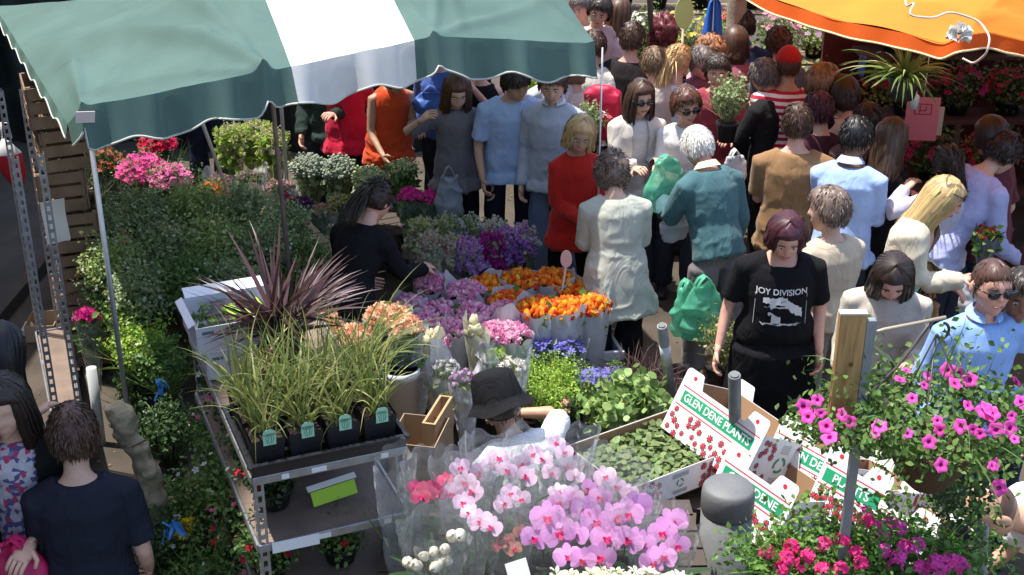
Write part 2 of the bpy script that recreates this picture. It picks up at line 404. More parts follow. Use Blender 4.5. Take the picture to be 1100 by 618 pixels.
def hand(mb, wrist, d, n, m=0, curl=.6, side=1, sc=1.):
    d = nrm(np.array(d)); n = np.array(n, float); n = nrm(n - d * (n @ d)); s = np.cross(d, n) * side
    wr = np.array(wrist)
    mb.tube([wr - d * .03, wr + d * .005, wr + d * .045, wr + d * .088], [(.026, .02), (.029, .017), (.04, .017), (.037, .012)], 8, m, side=s)
    for k, (o, L) in enumerate(((.03, .068), (.01, .078), (-.011, .072), (-.03, .056))):
        p = wr + d * .082 + s * o; a = curl * .5; pts = [p - d * .015, p]
        for j in range(3):
            dd = d * math.cos(a) + n * math.sin(a); p = p + dd * L * (.42, .32, .26)[j]; pts.append(p); a += curl * .75
        mb.tube(pts, [.0095, .0095, .0088, .008, .006], 6, m)
    p = wr + d * .02 + s * .026; q = p + (d * .5 + s * .75 + n * .3) * .04; r = q + (d * .8 + s * .2 + n * .5) * .035
    mb.tube([p - s * .01, p, q, r], [.012, .013, .011, .007], 6, m)

ARM = {'down': (.05, .03, -.5), 'relax': (.04, .12, -.46), 'hold': (-.06, .3, -.22), 'low': (0, .22, -.42), 'up': (-.05, .3, .0), 'face': (-.12, .2, .1), 'neck': (-.14, .1, .02),
       'carry': (.1, .06, -.51), 'reach': (.0, .48, -.15), 'hip': (.06, .03, -.38), 'back': (.02, -.12, -.48), 'bent': (-.1, .24, -.32), 'side': (.35, .1, -.3), 'head': (-.08, .08, .2)}

PEOPLE = {}
def person(key, u, v, label, h=1.72, yaw=0, lean=4, hp=15, hy=0, side=0, armL='relax', armR='relax', skin='fair', hair='short', hc='brown', hlen=.28, hvol=.016, group=None,
           top=('shirt', (.3, .3, .3)), sleeve='short', bottom=('trousers', (.03, .035, .05)), shoes=(.02, .02, .02), b=1., belly=0., hem=None, crouch=0, face=None, hh=None,
           glasses=False, stride=.06, fem=False, at=None, neckline=0, topmat=None, collar=None, htop=None, belt=False, bust=False, untuck=.0, foldk=1., neckz=.51, over=None):
    """u,v: photo pixel of the head top at height hh (defaults to the standing height)"""
    k = h / 1.76
    sd = sum(map(ord, key)) % 97
    ln = R(lean); sdl = R(side)
    crouch_dz = crouch
    pel = np.array((0, 0, .93 * k - crouch_dz))
    T = np.array((math.sin(sdl) * math.cos(ln), math.sin(ln), math.cos(ln) * math.cos(sdl)))      # torso up
    X = nrm(np.array((math.cos(sdl), 0, -math.sin(sdl)))); Yf = np.cross(T, X)                      # torso forward
    def tp(x, y, z): return pel + (X * x * b + Yf * y + T * z) * k
    shw = (.148 if fem else .168)
    # head matrix
    hl = R(lean * .55 + hp)
    neck = tp(0, .0, .50); 
    hu = np.array((math.sin(sdl) * .5, math.sin(hl), math.cos(hl))); hu = nrm(hu)
    fx = np.array((math.cos(R(hy)), math.sin(R(hy)), 0)); fy = nrm(np.cross(hu, fx)); fx = np.cross(fy, hu)
    hc_ = neck + hu * .155 * k + T * .012 * k + fy * .012
    ks = .5 + .5 * k; ks *= 1.11
    Mx = np.eye(4); Mx[:3, 0] = fx * ks; Mx[:3, 1] = fy * ks; Mx[:3, 2] = hu * ks; Mx[:3, 3] = hc_
    htopz = (hc_ + hu * .115)[2]
    top_local = hc_ + hu * .118
    root = thing('person', label, 'person', group=group)
    yr = R(yaw); cz, sz = math.cos(yr), math.sin(yr)
    hz = hh if hh else float(top_local[2])
    pt = W(u, v, hz)
    off = Vector((top_local[0] * cz - top_local[1] * sz, top_local[0] * sz + top_local[1] * cz, 0))
    root.location = (pt.x - off.x, pt.y - off.y, hz - float(top_local[2])); root.rotation_euler = (0, 0, yr)
    if at: root.location = at
    PEOPLE[key] = root
    sm = skin_m(skin)
    # ---- limbs
    J = {}
    for s, name in ((-1, 'L'), (1, 'R')):
        sh = tp(s * shw, 0, .412)
        a = armL if s < 0 else armR
        t = np.array(ARM[a] if isinstance(a, str) else a[:3], float) * k; tgt = sh + np.array((s * t[0], t[1], t[2]))
        up, fo = .285 * k, .255 * k; D = tgt - sh; dist = min(np.linalg.norm(D), up + fo - .004); D = nrm(D)
        tgt = sh + D * dist; ca = (up * up + dist * dist - fo * fo) / (2 * up * dist); hgt = up * math.sqrt(max(0, 1 - ca * ca))
        hint = np.array((s * .22, -.75, -.55)) if isinstance(a, str) or len(a) < 6 else np.array((s * a[3], a[4], a[5])); hint = nrm(hint - D * (hint @ D)); el = sh + D * up * ca + hint * hgt
        J['sh' + name] = sh; J['el' + name] = el; J['wr' + name] = tgt
        hipj = pel + np.array((s * .09 * b * k, 0, -.02)); st = stride * s * (1 if sd % 2 else -1)
        foot = np.array((s * .11 * k, st, .08)); D = foot - hipj; th, sh_ = (.424 * k, .410 * k) if crouch == 0 else (.43 * k, .41 * k); dist = min(np.linalg.norm(D), th + sh_ - .002)
        foot = np.array((s * (.11 + crouch * .25) * k, st, .08)); 
        D = nrm(D); ca = (th * th + dist * dist - sh_ * sh_) / (2 * th * dist); hg = th * math.sqrt(max(0, 1 - ca * ca)) * (1 if crouch else .25); kn = hipj + D * th * ca + nrm(np.array((s * .3 * (crouch > .1), 1, 0))) * hg
        J['hip' + name] = hipj; J['kn' + name] = kn; J['an' + name] = hipj + D * dist
    arm_r = [.05, .047, .04, .036, .034, .026, .024] if not fem else [.044, .04, .035, .032, .03, .023, .021]
    def arm_pts(nm):
        a, e, w_ = J['sh' + nm], J['el' + nm], J['wr' + nm]; ax = tp((-1 if nm == 'L' else 1) * (shw - .095), 0, .448)
        return [ax, a, a * .5 + e * .5, e * .92 + a * .08, e * .8 + w_ * .2, e * .15 + w_ * .85, w_]
    def leg_pts(nm):
        a, e, w_ = J['hip' + nm], J['kn' + nm], J['an' + nm]
        return [a + np.array((0, 0, .05)), a * .6 + e * .4, e * .93 + a * .07, e * .7 + w_ * .3, e * .15 + w_ * .85, w_]
    leg_r = np.array([.078, .074, .055, .054, .038, .036]) * (.6 + .4 * b)
    sec_z = [-.06, .05, .16, .27, .38, .45, .49, .53]
    if fem: sw = [.158, .155, .122, .134, .142, .118, .072, .05]
    else: sw = [.152, .148, .138, .152, .158, .128, .085, .055]
    sdp = [.11, .108, .092, .105, .11, .085, .065, .052]
    sdp = [a * (.75 + .25 * b) for a in sdp]; sw = [a for a in sw]
    fwd = [0, belly * .8, belly, belly * .6, .0, -.005, -.005, 0]
    def torso(mb, inf=0., z0=-1, z1=9, extra=None):
        P, Rr = [], []
        for z, a, d_, f_ in zip(sec_z, sw, sdp, fwd):
            if z < z0 - .001 or z > z1 + .001: continue
            bl = (f_ > 0) * f_
            P.append(tp(0, f_ * .5, z)); Rr.append(((a * b + inf) * k, (d_ + bl * .5 + inf) * k))
        if extra: P = extra[0] + P; Rr = extra[1] + Rr
        mb.tube(P, Rr, 20, side=X)
    body = MB(); torso(body, -.008)
    for nm in 'LR':
        body.tube(arm_pts(nm), np.array(arm_r) * (.6 + .4 * b), 10)
        body.tube(leg_pts(nm), leg_r * .86, 10)
        an = J['an' + nm]; body.tube([an + np.array((0, -.05, -.04)), an + np.array((0, .03, -.035)), an + np.array((0, .14, -.055))], [(.035, .03), (.04, .035), (.035, .018)], 8, side=(1, 0, 0))
    body.tube([neck - T * .06, neck + T * .01, hc_ - hu * .03], [.06, .052, .05], 12)
    body.ball(hc_, (.06, .07, .08))
    V, N, F = remesh(body, .014, 2)
    bm_ = MB()
    for i, f in enumerate(F): bm_.F.append(f); bm_.M.append(np.zeros(len(f))); bm_.S.append(np.full(len(f), True))
    bm_.V.append(V); bm_.n = len(V)
    build_head(bm_, Mx)
    for s, nm in ((-1, 'L'), (1, 'R')):
        d = J['wr' + nm] - J['el' + nm]; nv = np.array((-s * 1., .3, 0)) if abs(nrm(d)[2]) > .5 else np.array((-s * .3, 0, -1.)); hand(bm_, J['wr' + nm], d, nv, curl=.75, side=s * (1 if nv[2] == 0 else -1))
    bm_.build('body', sm, root)
    build_hair(hair, hair_m(hc), Mx, root, hlen, hvol)
    fm = np.array(Mx)
    def hp_(p): return fm[:3, :3] @ np.array(p) + fm[:3, 3]
    if face or glasses:
        for s in (-1, 1):
            if not glasses:
                e = MB(); e.ball(hp_((s * .029, .0745, .014)), (.0115, .006, .0052), 10, 8, 0, fm[:3, :3]); e.ball(hp_((s * .029, .0790, .0133)), (.0058, .003, .0050), 8, 6, 1, fm[:3, :3]); e.build('eye', [EYEW, EYED], root)
            eb = MB(); eb.tube([hp_((s * .015, .0870, .0365)), hp_((s * .03, .0862, .0385)), hp_((s * .046, .077, .033))], [.003, .004, .002], 6); eb.build('eyebrow', hair_m(hc if hc not in ('white', 'blonde') else 'light'), root)
        lp = MB(); lp.tube([hp_((-.024, .081, -.046)), hp_((-.01, .0925, -.045)), hp_((0, .0935, -.0455)), hp_((.01, .0925, -.045)), hp_((.024, .081, -.046))], [.002, .0055, .006, .0055, .002], 6)
        lp.build('lips', mat('lips', (.42, .14, .13), .4), root)
    if glasses:
        g = MB()
        zz = .014 if glasses != 'top' else .085; yy = .09 if glasses != 'top' else .075
        for s in (-1, 1):
            a = np.linspace(0, 2 * math.pi, 13)[:-1]
            ring = np.array([(s * .033 + .0275 * math.cos(q), yy - .35 * (.033 * 0 + abs(.0275 * math.cos(q)) * 0) - .02 * max(0, s * (s * .033 + .0275 * math.cos(q)) - .03) * 18 * .03, zz + .021 * math.sin(q)) for q in a])
            fr = ring + np.array((0, .004, 0)); g.add(np.array([hp_(p) for p in np.concatenate([ring, fr])]), [tuple(range(12))[::-1], tuple(range(12, 24))] + [(q, (q + 1) % 12, 12 + (q + 1) % 12, 12 + q) for q in range(12)], 0)
            g.tube([hp_((s * .058, yy, zz + .006)), hp_((s * .079, yy - .04, zz + .006)), hp_((s * .085, -.0, zz + .002))], .003, 6)
        g.tube([hp_((-.01, yy + .003, zz + .005)), hp_((.01, yy + .003, zz + .005))], .003, 6)
        g.build('sunglasses', LENS, root)
    # ---- clothes
    kind, col = top[0], top[1]
    tm = topmat or fabric('%s %.2f %.2f %.2f' % (kind, *col), col)
    g = MB(); inf = .016
    ex = None
    if kind in ('coat', 'long', 'dress', 'loose'):
        hz_ = {'coat': .32, 'long': .12, 'dress': .5, 'loose': .06}[kind] if hem is None else hem
        fl = {'coat': .075, 'long': .04, 'dress': .07, 'loose': .03}[kind]
        dn = np.array((0, -.0, -1.)); base = tp(0, .015, -.06)
        ex = ([base + dn * hz_ * k, base + dn * hz_ * .5 * k], [((sw[0] * b + inf + fl) * k, (sdp[0] + belly * .4 + inf + fl) * k), ((sw[0] * b + inf + fl * .6) * k, (sdp[0] + belly * .5 + inf + fl * .5) * k)])
        torso(g, inf, -1, .50, ex)
    elif kind == 'tank': torso(g, .010, -.02, .36)
    else: torso(g, inf, -.06 - untuck, neckz)
    slv = {'short': 2.6, 'long': 6, 'none': 0, 'three': 4.5}[sleeve]
    if kind == 'coat' or kind == 'knit': inf += .006
    for s, nm in ((-1, 'L'), (1, 'R')):
        if not slv: 
            if kind == 'tank':
                g.tube([tp(s * .09, .08, .33), tp(s * .085, .04, .47), tp(s * .085, -.04, .475), tp(s * .09, -.09, .33)], [.018] * 4, 8)
            continue
        P = arm_pts(nm); rr = np.array(arm_r) * (.6 + .4 * b) + inf * (1.15 if slv < 4 else 1)
        if slv < 6:
            i0 = int(slv); fr = slv - i0; P = P[:i0 + 1] + [P[i0] * (1 - fr) + P[i0 + 1] * fr]; rr = list(rr[:i0 + 1]) + [rr[i0] * (1 - fr) + rr[i0 + 1] * fr + .006]
        g.tube(P, rr, 14)
        g.ball(J['sh' + nm] - T * .02, (.046 * (.6 + .4 * b) + inf * .5,) * 3)
    V, N, F = remesh(g, .011, 4)
    sc = np.array((1, 1, .45)) if lean < 30 else np.array((1, .5, 1))
    Vw = V + vnoise(V, 4, sd + 7)[:, None] * .06; fo = (1 - np.abs(vnoise(Vw * sc, 8, sd))) ** 3 * .017 + (1 - np.abs(vnoise(Vw[:, [1, 2, 0]], 15, sd + 1))) ** 3 * .009 + vnoise(V, 5, sd + 2) * .006 - .004
    zhem = V[:, 2].min()
    lo = np.clip((pel[2] + .5 - V[:, 2]) / .5, .35, 1.2)
    V = V + N * ((fo * lo) * foldk)[:, None]
    gm = MB(); gm.V.append(V); gm.n = len(V)
    for f in F: gm.F.append(f); gm.M.append(np.zeros(len(f))); gm.S.append(np.full(len(f), True))
    nm_ = {'shirt': 'shirt', 'coat': 'coat', 'knit': 'jumper', 'long': 'top', 'dress': 'dress', 'tank': 'vest_top', 'loose': 'shirt', 'jacket': 'jacket', 'hoodie': 'hoodie'}.get(kind, 'shirt')
    gm.build(nm_, tm, root)
    if over:
        ocol, olen, ow, oname = over
        g = MB(); io = inf + .016; base = tp(0, 0, -.06); dn = np.array((0, 0, -1.))
        torso(g, io, -1, .50, ([base + dn * olen * k], [((sw[0] * b + io + .03) * k, (sdp[0] + io + .03 + belly * .5) * k)]))
        for s, nm in ((-1, 'L'), (1, 'R')): g.tube(arm_pts(nm), np.array(arm_r) * (.6 + .4 * b) + io, 14)
        V, N, F = remesh(g, .012, 4); V = V + N * ((1 - np.abs(vnoise(V * np.array((1, 1, .5)), 9, sd + 3))) ** 3 * .016)[:, None]
        lx = (V - pel) @ X; ly = (V - pel) @ Yf; gm = MB(); gm.V.append(V); gm.n = len(V)
        for f in F:
            c_ = lx[f].mean(1); cy_ = ly[f].mean(1); kp = ~((np.abs(c_) < ow) & (cy_ > .0)); f = f[kp]; gm.F.append(f); gm.M.append(np.zeros(len(f))); gm.S.append(np.full(len(f), True))
        gm.build(oname, fabric('%s %.2f %.2f %.2f' % (oname, *ocol), ocol), root)
    if collar:
        c = MB(); cm = fabric('collar %.2f %.2f %.2f' % collar, collar)
        a = np.linspace(0, 2 * math.pi, 17)[:-1]; nk = tp(0, 0, .512)
        r0 = [nk + X * math.cos(q) * .068 + Yf * (math.sin(q) * .066) + T * (.0 + .014 * -math.sin(q)) for q in a]; r1 = [nk + X * math.cos(q) * .06 + Yf * (math.sin(q) * .058) + T * (.042 + .008 * -math.sin(q)) for q in a]; r2 = [nk + X * math.cos(q) * .086 + Yf * (math.sin(q) * .09) + T * (.004 + .006 * -math.sin(q)) for q in a]
        VV = np.array(r0 + r1 + r2); FF = [(q, (q + 1) % 16, 16 + (q + 1) % 16, 16 + q) for q in range(16) if q not in (3, 4)] + [(16 + q, 16 + (q + 1) % 16, 32 + (q + 1) % 16, 32 + q) for q in range(16) if q not in (3, 4)]
        c.add(VV, FF); c.build('collar', cm, root)
    bk, bc = bottom
    g = MB()
    bmt = fabric('%s %.2f %.2f %.2f' % (bk, *bc), bc, .15 if bk == 'jeans' else .06)
    if bk in ('trousers', 'jeans', 'shorts'):
        torso(g, .008, -.06, .10)
        for nm in 'LR':
            P = leg_pts(nm); rr = leg_r + .016; rr[:2] *= (.8 if ex else 1); rr[3:] += .014
            if bk == 'shorts': P = P[:3]; rr = rr[:3] + .01
            g.tube(P, rr, 12)
        g.ball(pel - np.array((0, 0, .05)), (.1 * b, .08, .08))
    else:
        base = tp(0, 0, .05); L = {'skirt': .55, 'longskirt': .85}.get(bk, .5)
        g.tube([base - np.array((0, 0, L * k)), base - np.array((0, 0, L * .5 * k)), tp(0, belly * .4, -.04), tp(0, belly * .4, .09)], [((sw[0] * b + .05), sdp[0] + .07), (sw[0] * b + .04, sdp[0] + .05), (sw[0] * b + .014, sdp[0] + .02 + belly * .5), (sw[1] * b + .004, sdp[1] + .01 + belly * .5)], 18, side=X)
    V, N, F = remesh(g, .014, 3)
    V = V + N * ((1 - np.abs(vnoise(V * np.array((1, 1, .5)), 9, sd + 5))) ** 3 * .01)[:, None] - N * (np.clip((V[:, 2] - zhem - .02) / .03, 0, 1) * (.026 if lean < 30 else .012))[:, None]
    gm = MB(); gm.V.append(V); gm.n = len(V)
    for f in F: gm.F.append(f); gm.M.append(np.zeros(len(f))); gm.S.append(np.full(len(f), True))
    gm.build({'jeans': 'jeans', 'skirt': 'skirt', 'longskirt': 'skirt', 'shorts': 'shorts'}.get(bk, 'trousers'), bmt, root)
    shm = mat('shoe %.2f %.2f %.2f' % tuple(shoes), shoes, .5)
    for nm in 'LR':
        s_ = MB(); an = J['an' + nm] * np.array((1, 1, 0)) + np.array((0, 0, .08))
        s_.tube([an + np.array((0, -.075, -.035)), an + np.array((0, -.03, -.03)), an + np.array((0, .05, -.035)), an + np.array((0, .13, -.05)), an + np.array((0, .175, -.058))], [(.03, .03), (.042, .045), (.044, .04), (.046, .026), (.03, .014)], 10, side=(1, 0, 0))
        s_.build('shoe', shm, root)
    root['_'] = 0; del root['_']
    J['Mx'] = Mx; J['tp'] = tp; J['root'] = root; J['X'] = X; J['T'] = T; J['Yf'] = Yf; J['k'] = k; J['hp'] = hp_
    def world(p): return Vector((p[0] * cz - p[1] * sz, p[0] * sz + p[1] * cz, p[2])) + root.location
    J['world'] = world
    return J
def part_on(J, name, mb, m): return mb.build(name, m, J['root'])
# ---------------------------------------------------------------- the crowd
CR = 'shoppers crowding the flower market'
jean = (.06, .085, .15); dk = (.022, .024, .035); blk = (.012, .012, .014)
# right half, near to far
J_apron = person('apron', 848, 240, 'large maroon haired woman in black JOY DIVISION T-shirt and long black skirt', h=1.68, yaw=176, hp=30, hair='bob', hc='maroon', hlen=.06, b=1.34, belly=.06, fem=True,
    top=('shirt', blk), bottom=('longskirt', blk), armL='relax', armR=(.12, .05, -.5), skin='pink', group=CR, face=True, foldk=.6, neckz=.47)
J_beige = person('beige', 888, 204, 'grey haired older woman in cream fleece jacket, seen from behind', h=1.62, yaw=25, hp=12, hy=40, hair='short', hc='greybrown', hvol=.026, b=1.25, fem=True, top=('jacket', (.5, .42, .32)), sleeve='long', armL='hold', armR='hold', group=CR, bottom=('trousers', (.2, .18, .15)))
J_brown = person('brown', 858, 112, 'man in plain brown T-shirt with short brown hair, his back to the camera', h=1.80, yaw=-8, hp=6, hair='short', hc='brown', b=1.16, top=('loose', (.27, .155, .075)), armL='hold', armR='relax', group=CR, skin='pink', bottom=('trousers', (.2, .16, .1)), hvol=.01)
J_bshirt = person('bshirt', 925, 128, 'black haired man in pale blue long sleeved shirt looking down to the right', h=1.78, yaw=-28, hp=26, hy=-20, hair='balding', hc='black', skin='brown', top=('loose', (.36, .5, .82)), sleeve='long', armL='hold', armR='hold', collar=(.4, .54, .84), group=CR, b=1.08)
J_blonde = person('blonde', 1028, 198, 'blonde woman in pale teal vest and cream cardigan, sunglasses on her hair', h=1.66, yaw=-118, hp=26, hy=8, lean=12, hair='long', hc='blonde', hlen=.27, fem=True, b=1.08, top=('tank', (.33, .55, .5)), sleeve='none', armL=(-.05, .2, -.36), armR='hold', skin='pink', group=CR, bottom=('jeans', jean), glasses='top', over=((.6, .54, .42), .06, .12, 'cardigan'))
J_lilac = person('lilac', 1092, 150, 'broad man in lilac blue shirt bending over at the right edge of the picture', h=1.84, yaw=-70, lean=38, hp=25, hair='short', hc='dark', b=1.3, top=('loose', (.40, .42, .66)), sleeve='long', armL='hold', armR='low', group=CR, hh=1.55)
J_lace = person('lace', 962, 287, 'dark long haired woman in cream lace top looking down behind the wooden board', h=1.64, yaw=168, hp=36, lean=10, hair='long', hc='dark', hlen=.26, fem=True, b=1.22, top=('long', (.56, .5, .42)), sleeve='three', armL='hold', armR='low', skin='pink', group=CR, bottom=('jeans', (.07, .1, .18)), face=True)
J_sung = person('sung', 1071, 284, 'man in light blue open neck shirt and sunglasses beside the pink petunias', h=1.76, yaw=186, hp=4, hair='crop', hc='brown', glasses=True, top=('loose', (.26, .42, .78)), sleeve='long', collar=(.3, .46, .8), armL='relax', armR='relax', skin='pink', group=CR, b=1.08, hvol=.006, bottom=('jeans', jean))
J_edge = person('edge', 1101, 296, 'dark haired person cut off by the right edge behind the man with sunglasses', h=1.68, yaw=170, hp=12, hair='short', hc='dark', skin='brown', top=('shirt', (.1, .07, .05)), group=CR, face=True)
J_pony = person('pony', 1019, 156, 'dark haired woman with plaited ponytail and raised hand in pale lilac long sleeved top', h=1.6, yaw=5, hp=8, hair='pony', hc='dark', fem=True, top=('shirt', (.5, .47, .56)), sleeve='long', armL=(.1, .1, .06), armR='hold', group=CR)
J_bw = person('bw', 963, 130, 'woman with straight brown hair and black cardigan right of the pale blue shirt', h=1.68, yaw=-40, hp=15, hy=-30, hair='long', hc='brown', hlen=.24, fem=True, top=('long', blk), sleeve='long', armR='hold', armL='hold', group=CR, skin='pink')
J_teal = person('teal', 742, 140, 'white haired old man in teal jumper and grey trousers holding green carrier bags', h=1.74, yaw=28, lean=20, hp=32, hair='short', hc='white', hvol=.012, top=('knit', (.065, .145, .16)), sleeve='long', bottom=('trousers', (.17, .155, .16)), armL=(-.04, .34, -.12), armR=(.06, .1, -.5), group=CR, skin='pink', collar=(.6, .6, .4), b=1.1, belly=.03)
J_coat = person('coat', 655, 167, 'woman in long pale grey coat and black trousers, seen from behind', h=1.62, yaw=8, lean=14, hp=34, hair='curly', hc='greybrown', fem=True, top=('coat', (.44, .45, .38)), sleeve='long', bottom=('trousers', blk), armL='hold', armR='hold', group=CR, b=1.24, hem=.22, hvol=.026)
J_redw = person('redw', 627, 130, 'smiling blonde woman in red top beside the long pale coat', h=1.66, yaw=200, hp=22, hair='bob', hc='blonde', hlen=.1, fem=True, top=('long', (.5, .022, .015)), sleeve='long', armL='hold', armR='bent', group=CR, skin='tan', bottom=('trousers', blk), face=True, hy=-20)
J_grey = person('grey', 593, 77, 'young man in pale grey long sleeved jumper and blue jeans looking down', h=1.80, yaw=172, hp=22, hair='short', hc='brown', top=('loose', (.42, .46, .54)), sleeve='long', armL='hold', armR='down', bottom=('jeans', (.12, .17, .27)), group=CR, face=True, b=.98, collar=(.7, .72, .76))
J_polo = person('polo', 556, 78, 'man in pale blue polo shirt leaning over with his head under the canopy edge', h=1.82, yaw=190, lean=12, hp=30, hair='short', hc='dark', top=('loose', (.38, .5, .74)), armL='down', armR='relax', bottom=('trousers', dk), group=CR, b=1.12, skin='tan', hy=20)
J_gt = person('gt', 492, 86, 'long haired auburn woman in grey T-shirt raising one hand to her hair', h=1.7, yaw=190, hp=30, hair='long', hc='auburn', hlen=.22, fem=True, top=('long', (.15, .14, .155)), armL='carry', armR=(.12, .12, .03), bottom=('trousers', blk), group=CR, face=True, skin='fair', hem=.08)
J_org = person('org', 430, 76, 'black haired woman in orange red sleeveless top and white trousers bending over flowers', h=1.66, yaw=205, hp=40, hair='bob', hc='black', hlen=.05, fem=True, top=('long', (.62, .07, .02)), sleeve='none', armL='hold', armR='low', bottom=('trousers', (.6, .6, .62)), group=CR, skin='olive', b=1.1, lean=14)
J_red = person('red', 364, 46, 'person in crimson top and black trousers under the white canopy stripe', h=1.68, yaw=175, hair='bob', hc='dark', fem=True, top=('long', (.5, .015, .05)), sleeve='long', armL='back', armR='back', bottom=('trousers', blk), group=CR, b=1.1)
J_nav = person('nav', 212, 14, 'person in dark navy jeans and jacket under the green canopy', h=1.75, yaw=10, hair='short', hc='dark', top=('shirt', dk), sleeve='long', bottom=('jeans', (.02, .025, .05)), group=CR)
J_bvest = person('bvest', 515, 50, 'man in black vest with hand on his face just under the canopy edge', h=1.72, yaw=180, hair='short', hc='dark', hp=-5, top=('shirt', blk), armL='hold', armR='face', group=CR, face=True, skin='pink', sleeve='none')
J_den = person('den', 466, 42, 'person in blue denim shirt holding a blue bag under the canopy', h=1.7, yaw=160, hair='short', hc='black', top=('shirt', (.06, .12, .36)), sleeve='long', armL='hold', group=CR)
J_blk2 = person('blk2', 396, 36, 'person dressed all in black between the crimson and orange tops', h=1.7, yaw=190, hair='short', hc='black', top=('long', blk), sleeve='long', group=CR)
J_sgw = person('sgw', 690, 90, 'young woman with long brown hair, dark sunglasses and cream cardigan', h=1.66, yaw=190, hp=14, hair='long', hc='brown', hlen=.26, fem=True, glasses=True, top=('long', (.68, .64, .6)), sleeve='none', over=((.66, .6, .54), .08, .06, 'cardigan'), armL='hold', armR='hold', group=CR, hy=8)
J_sgm = person('sgm', 738, 99, 'person with wavy brown hair, dark sunglasses and white top', h=1.64, yaw=172, hp=16, hair='short', hc='auburn', hvol=.028, fem=True, glasses=True, top=('shirt', (.75, .74, .74)), sleeve='short', armL='hold', armR='hold', group=CR, hy=25)
J_bts = person('bts', 681, 25, 'brown haired man in black T-shirt seen from behind with a red backpack beside him', h=1.8, yaw=-25, hp=8, hair='short', hc='brown', top=('loose', (.025, .02, .022)), armL='hold', armR='hold', group=CR, b=1.15, skin='pink', hvol=.012)
J_hood = person('hood', 731, 50, 'woman with blonde hair tied low in white and pale blue hooded top', h=1.68, yaw=-20, hp=14, hy=-25, hair='pony', hc='blonde', fem=True, top=('hoodie', (.66, .76, .88)), sleeve='long', armL='hold', armR='hold', group=CR, b=1.08)
J_curl = person('curl', 714, 19, 'person with dark reddish curly hair and black top', h=1.72, yaw=-15, hair='curly', hc='red', hvol=.04, fem=True, top=('shirt', blk), group=CR)
J_glas = person('glas', 757, 54, 'dark grey haired person with dark glasses and pink collar facing the camera', h=1.66, yaw=195, hp=18, hair='short', hc='salt', glasses=True, top=('shirt', blk), sleeve='long', collar=(.7, .3, .38), group=CR, skin='pink', hy=10)
J_ging = person('ging', 762, 40, 'person with ginger curly hair behind the dark glasses', h=1.72, yaw=15, hair='curly', hc='ginger', hvol=.03, top=('shirt', (.25, .1, .12)), group=CR)
J_navj = person('navj', 800, 13, 'person in shiny navy jacket with blue collar and dark hair, back turned', h=1.74, yaw=-10, hair='short', hc='dark', top=('jacket', (.02, .028, .07)), sleeve='long', collar=(.04, .1, .45), group=CR, b=1.15)
J_gr2 = person('gr2', 815, 66, 'grey haired man in black waistcoat over white shirt holding a leafy plant wrapped in paper', h=1.72, yaw=40, hp=28, hair='short', hc='salt', top=('loose', (.02, .02, .022)), sleeve='three', armL=(0, .3, -.1), armR='hold', group=CR, skin='tan', b=1.1, bottom=('trousers', blk))
def stripe_mat():
    m = mat('cloth stripes', (.7, .68, .68), .9, .12, bump=.3, bscale=45); t = m.node_tree; b = t.nodes['Principled BSDF']; L = t.links.new
    tc = t.nodes.new('ShaderNodeTexCoord'); w_ = t.nodes.new('ShaderNodeTexWave'); w_.bands_direction = 'Z'; w_.inputs['Scale'].default_value = 6.6; w_.inputs['Distortion'].default_value = .25; w_.inputs['Detail Scale'].default_value = 3
    r = t.nodes.new('ShaderNodeValToRGB'); r.color_ramp.interpolation = 'CONSTANT'; r.color_ramp.elements[0].color = (.74, .7, .7, 1); r.color_ramp.elements[1].color = (.42, .02, .05, 1); r.color_ramp.elements[1].position = .5
    L(tc.outputs['Object'], w_.inputs['Vector']); L(w_.outputs['Fac'], r.inputs[0]); L(r.outputs[0], b.inputs['Base Color']); return m
J_strp = person('strp', 848, 52, 'man with red cap in red and white striped polo shirt, back to the camera', h=1.80, yaw=-5, hp=6, hair='crop', hc='brown', top=('loose', (.6, .05, .08)), armL='hold', armR='relax', group=CR, b=1.16, skin='tan', hvol=.006, bottom=('jeans', dk), topmat=stripe_mat(), foldk=.8)
c = MB(); V, F = sphere(28, 18); P = head_radius(V); V2 = P + V * .012; V2 = V2[:, :]; keep = np.clip((V[:, 2] - .12) * 8, -1, 1); V2 = P + V * np.where(keep > 0, .016 * keep, .01 * keep)[:, None]
fm = J_strp['Mx']; c.add(V2 @ fm[:3, :3].T + fm[:3, 3], F); part_on(J_strp, 'cap', c, fabric('red cap', (.4, .02, .02)))
J_lbs = person('lbs', 888, 72, 'man with spiky light brown hair and sunglasses in black T-shirt looking right', h=1.76, yaw=-70, hp=8, hair='short', hc='light', hvol=.026, glasses=True, top=('shirt', blk), group=CR, skin='pink', armL='hold', armR='hold')
J_dk3 = person('dk3', 878, 100, 'dark haired person in dark purple top squeezed between the brown and the black T-shirts', h=1.66, yaw=20, hair='short', hc='maroon', top=('shirt', (.05, .02, .03)), group=CR, fem=True)
J_tl1 = person('tl1', 647, 1, 'dark haired man in pale pink shirt beside the far canopy corner', h=1.78, yaw=200, hp=24, hair='short', hc='dark', hvol=.024, top=('loose', (.6, .42, .42)), group=CR, skin='pink', face=True, hy=-35)
J_tl2 = person('tl2', 622, -4, 'person with grey cap and pink face at the top behind the green canopy corner', h=1.72, yaw=150, hair='short', hc='salt', top=('shirt', (.5, .45, .42)), group=CR, skin='pink', face=True)
J_tl3 = person('tl3', 618, 60, 'person in pale pink blouse beneath the right corner of the green canopy', h=1.62, yaw=0, hair='bob', hc='light', fem=True, hlen=.05, top=('long', (.62, .5, .46)), sleeve='long', group=CR, at=None)
J_tl4 = person('tl4', 668, 0, 'person with light hair in white and pink top in the far crowd', h=1.7, yaw=-30, hair='long', hc='auburn', hlen=.2, fem=True, top=('shirt', (.7, .5, .55)), group=CR)
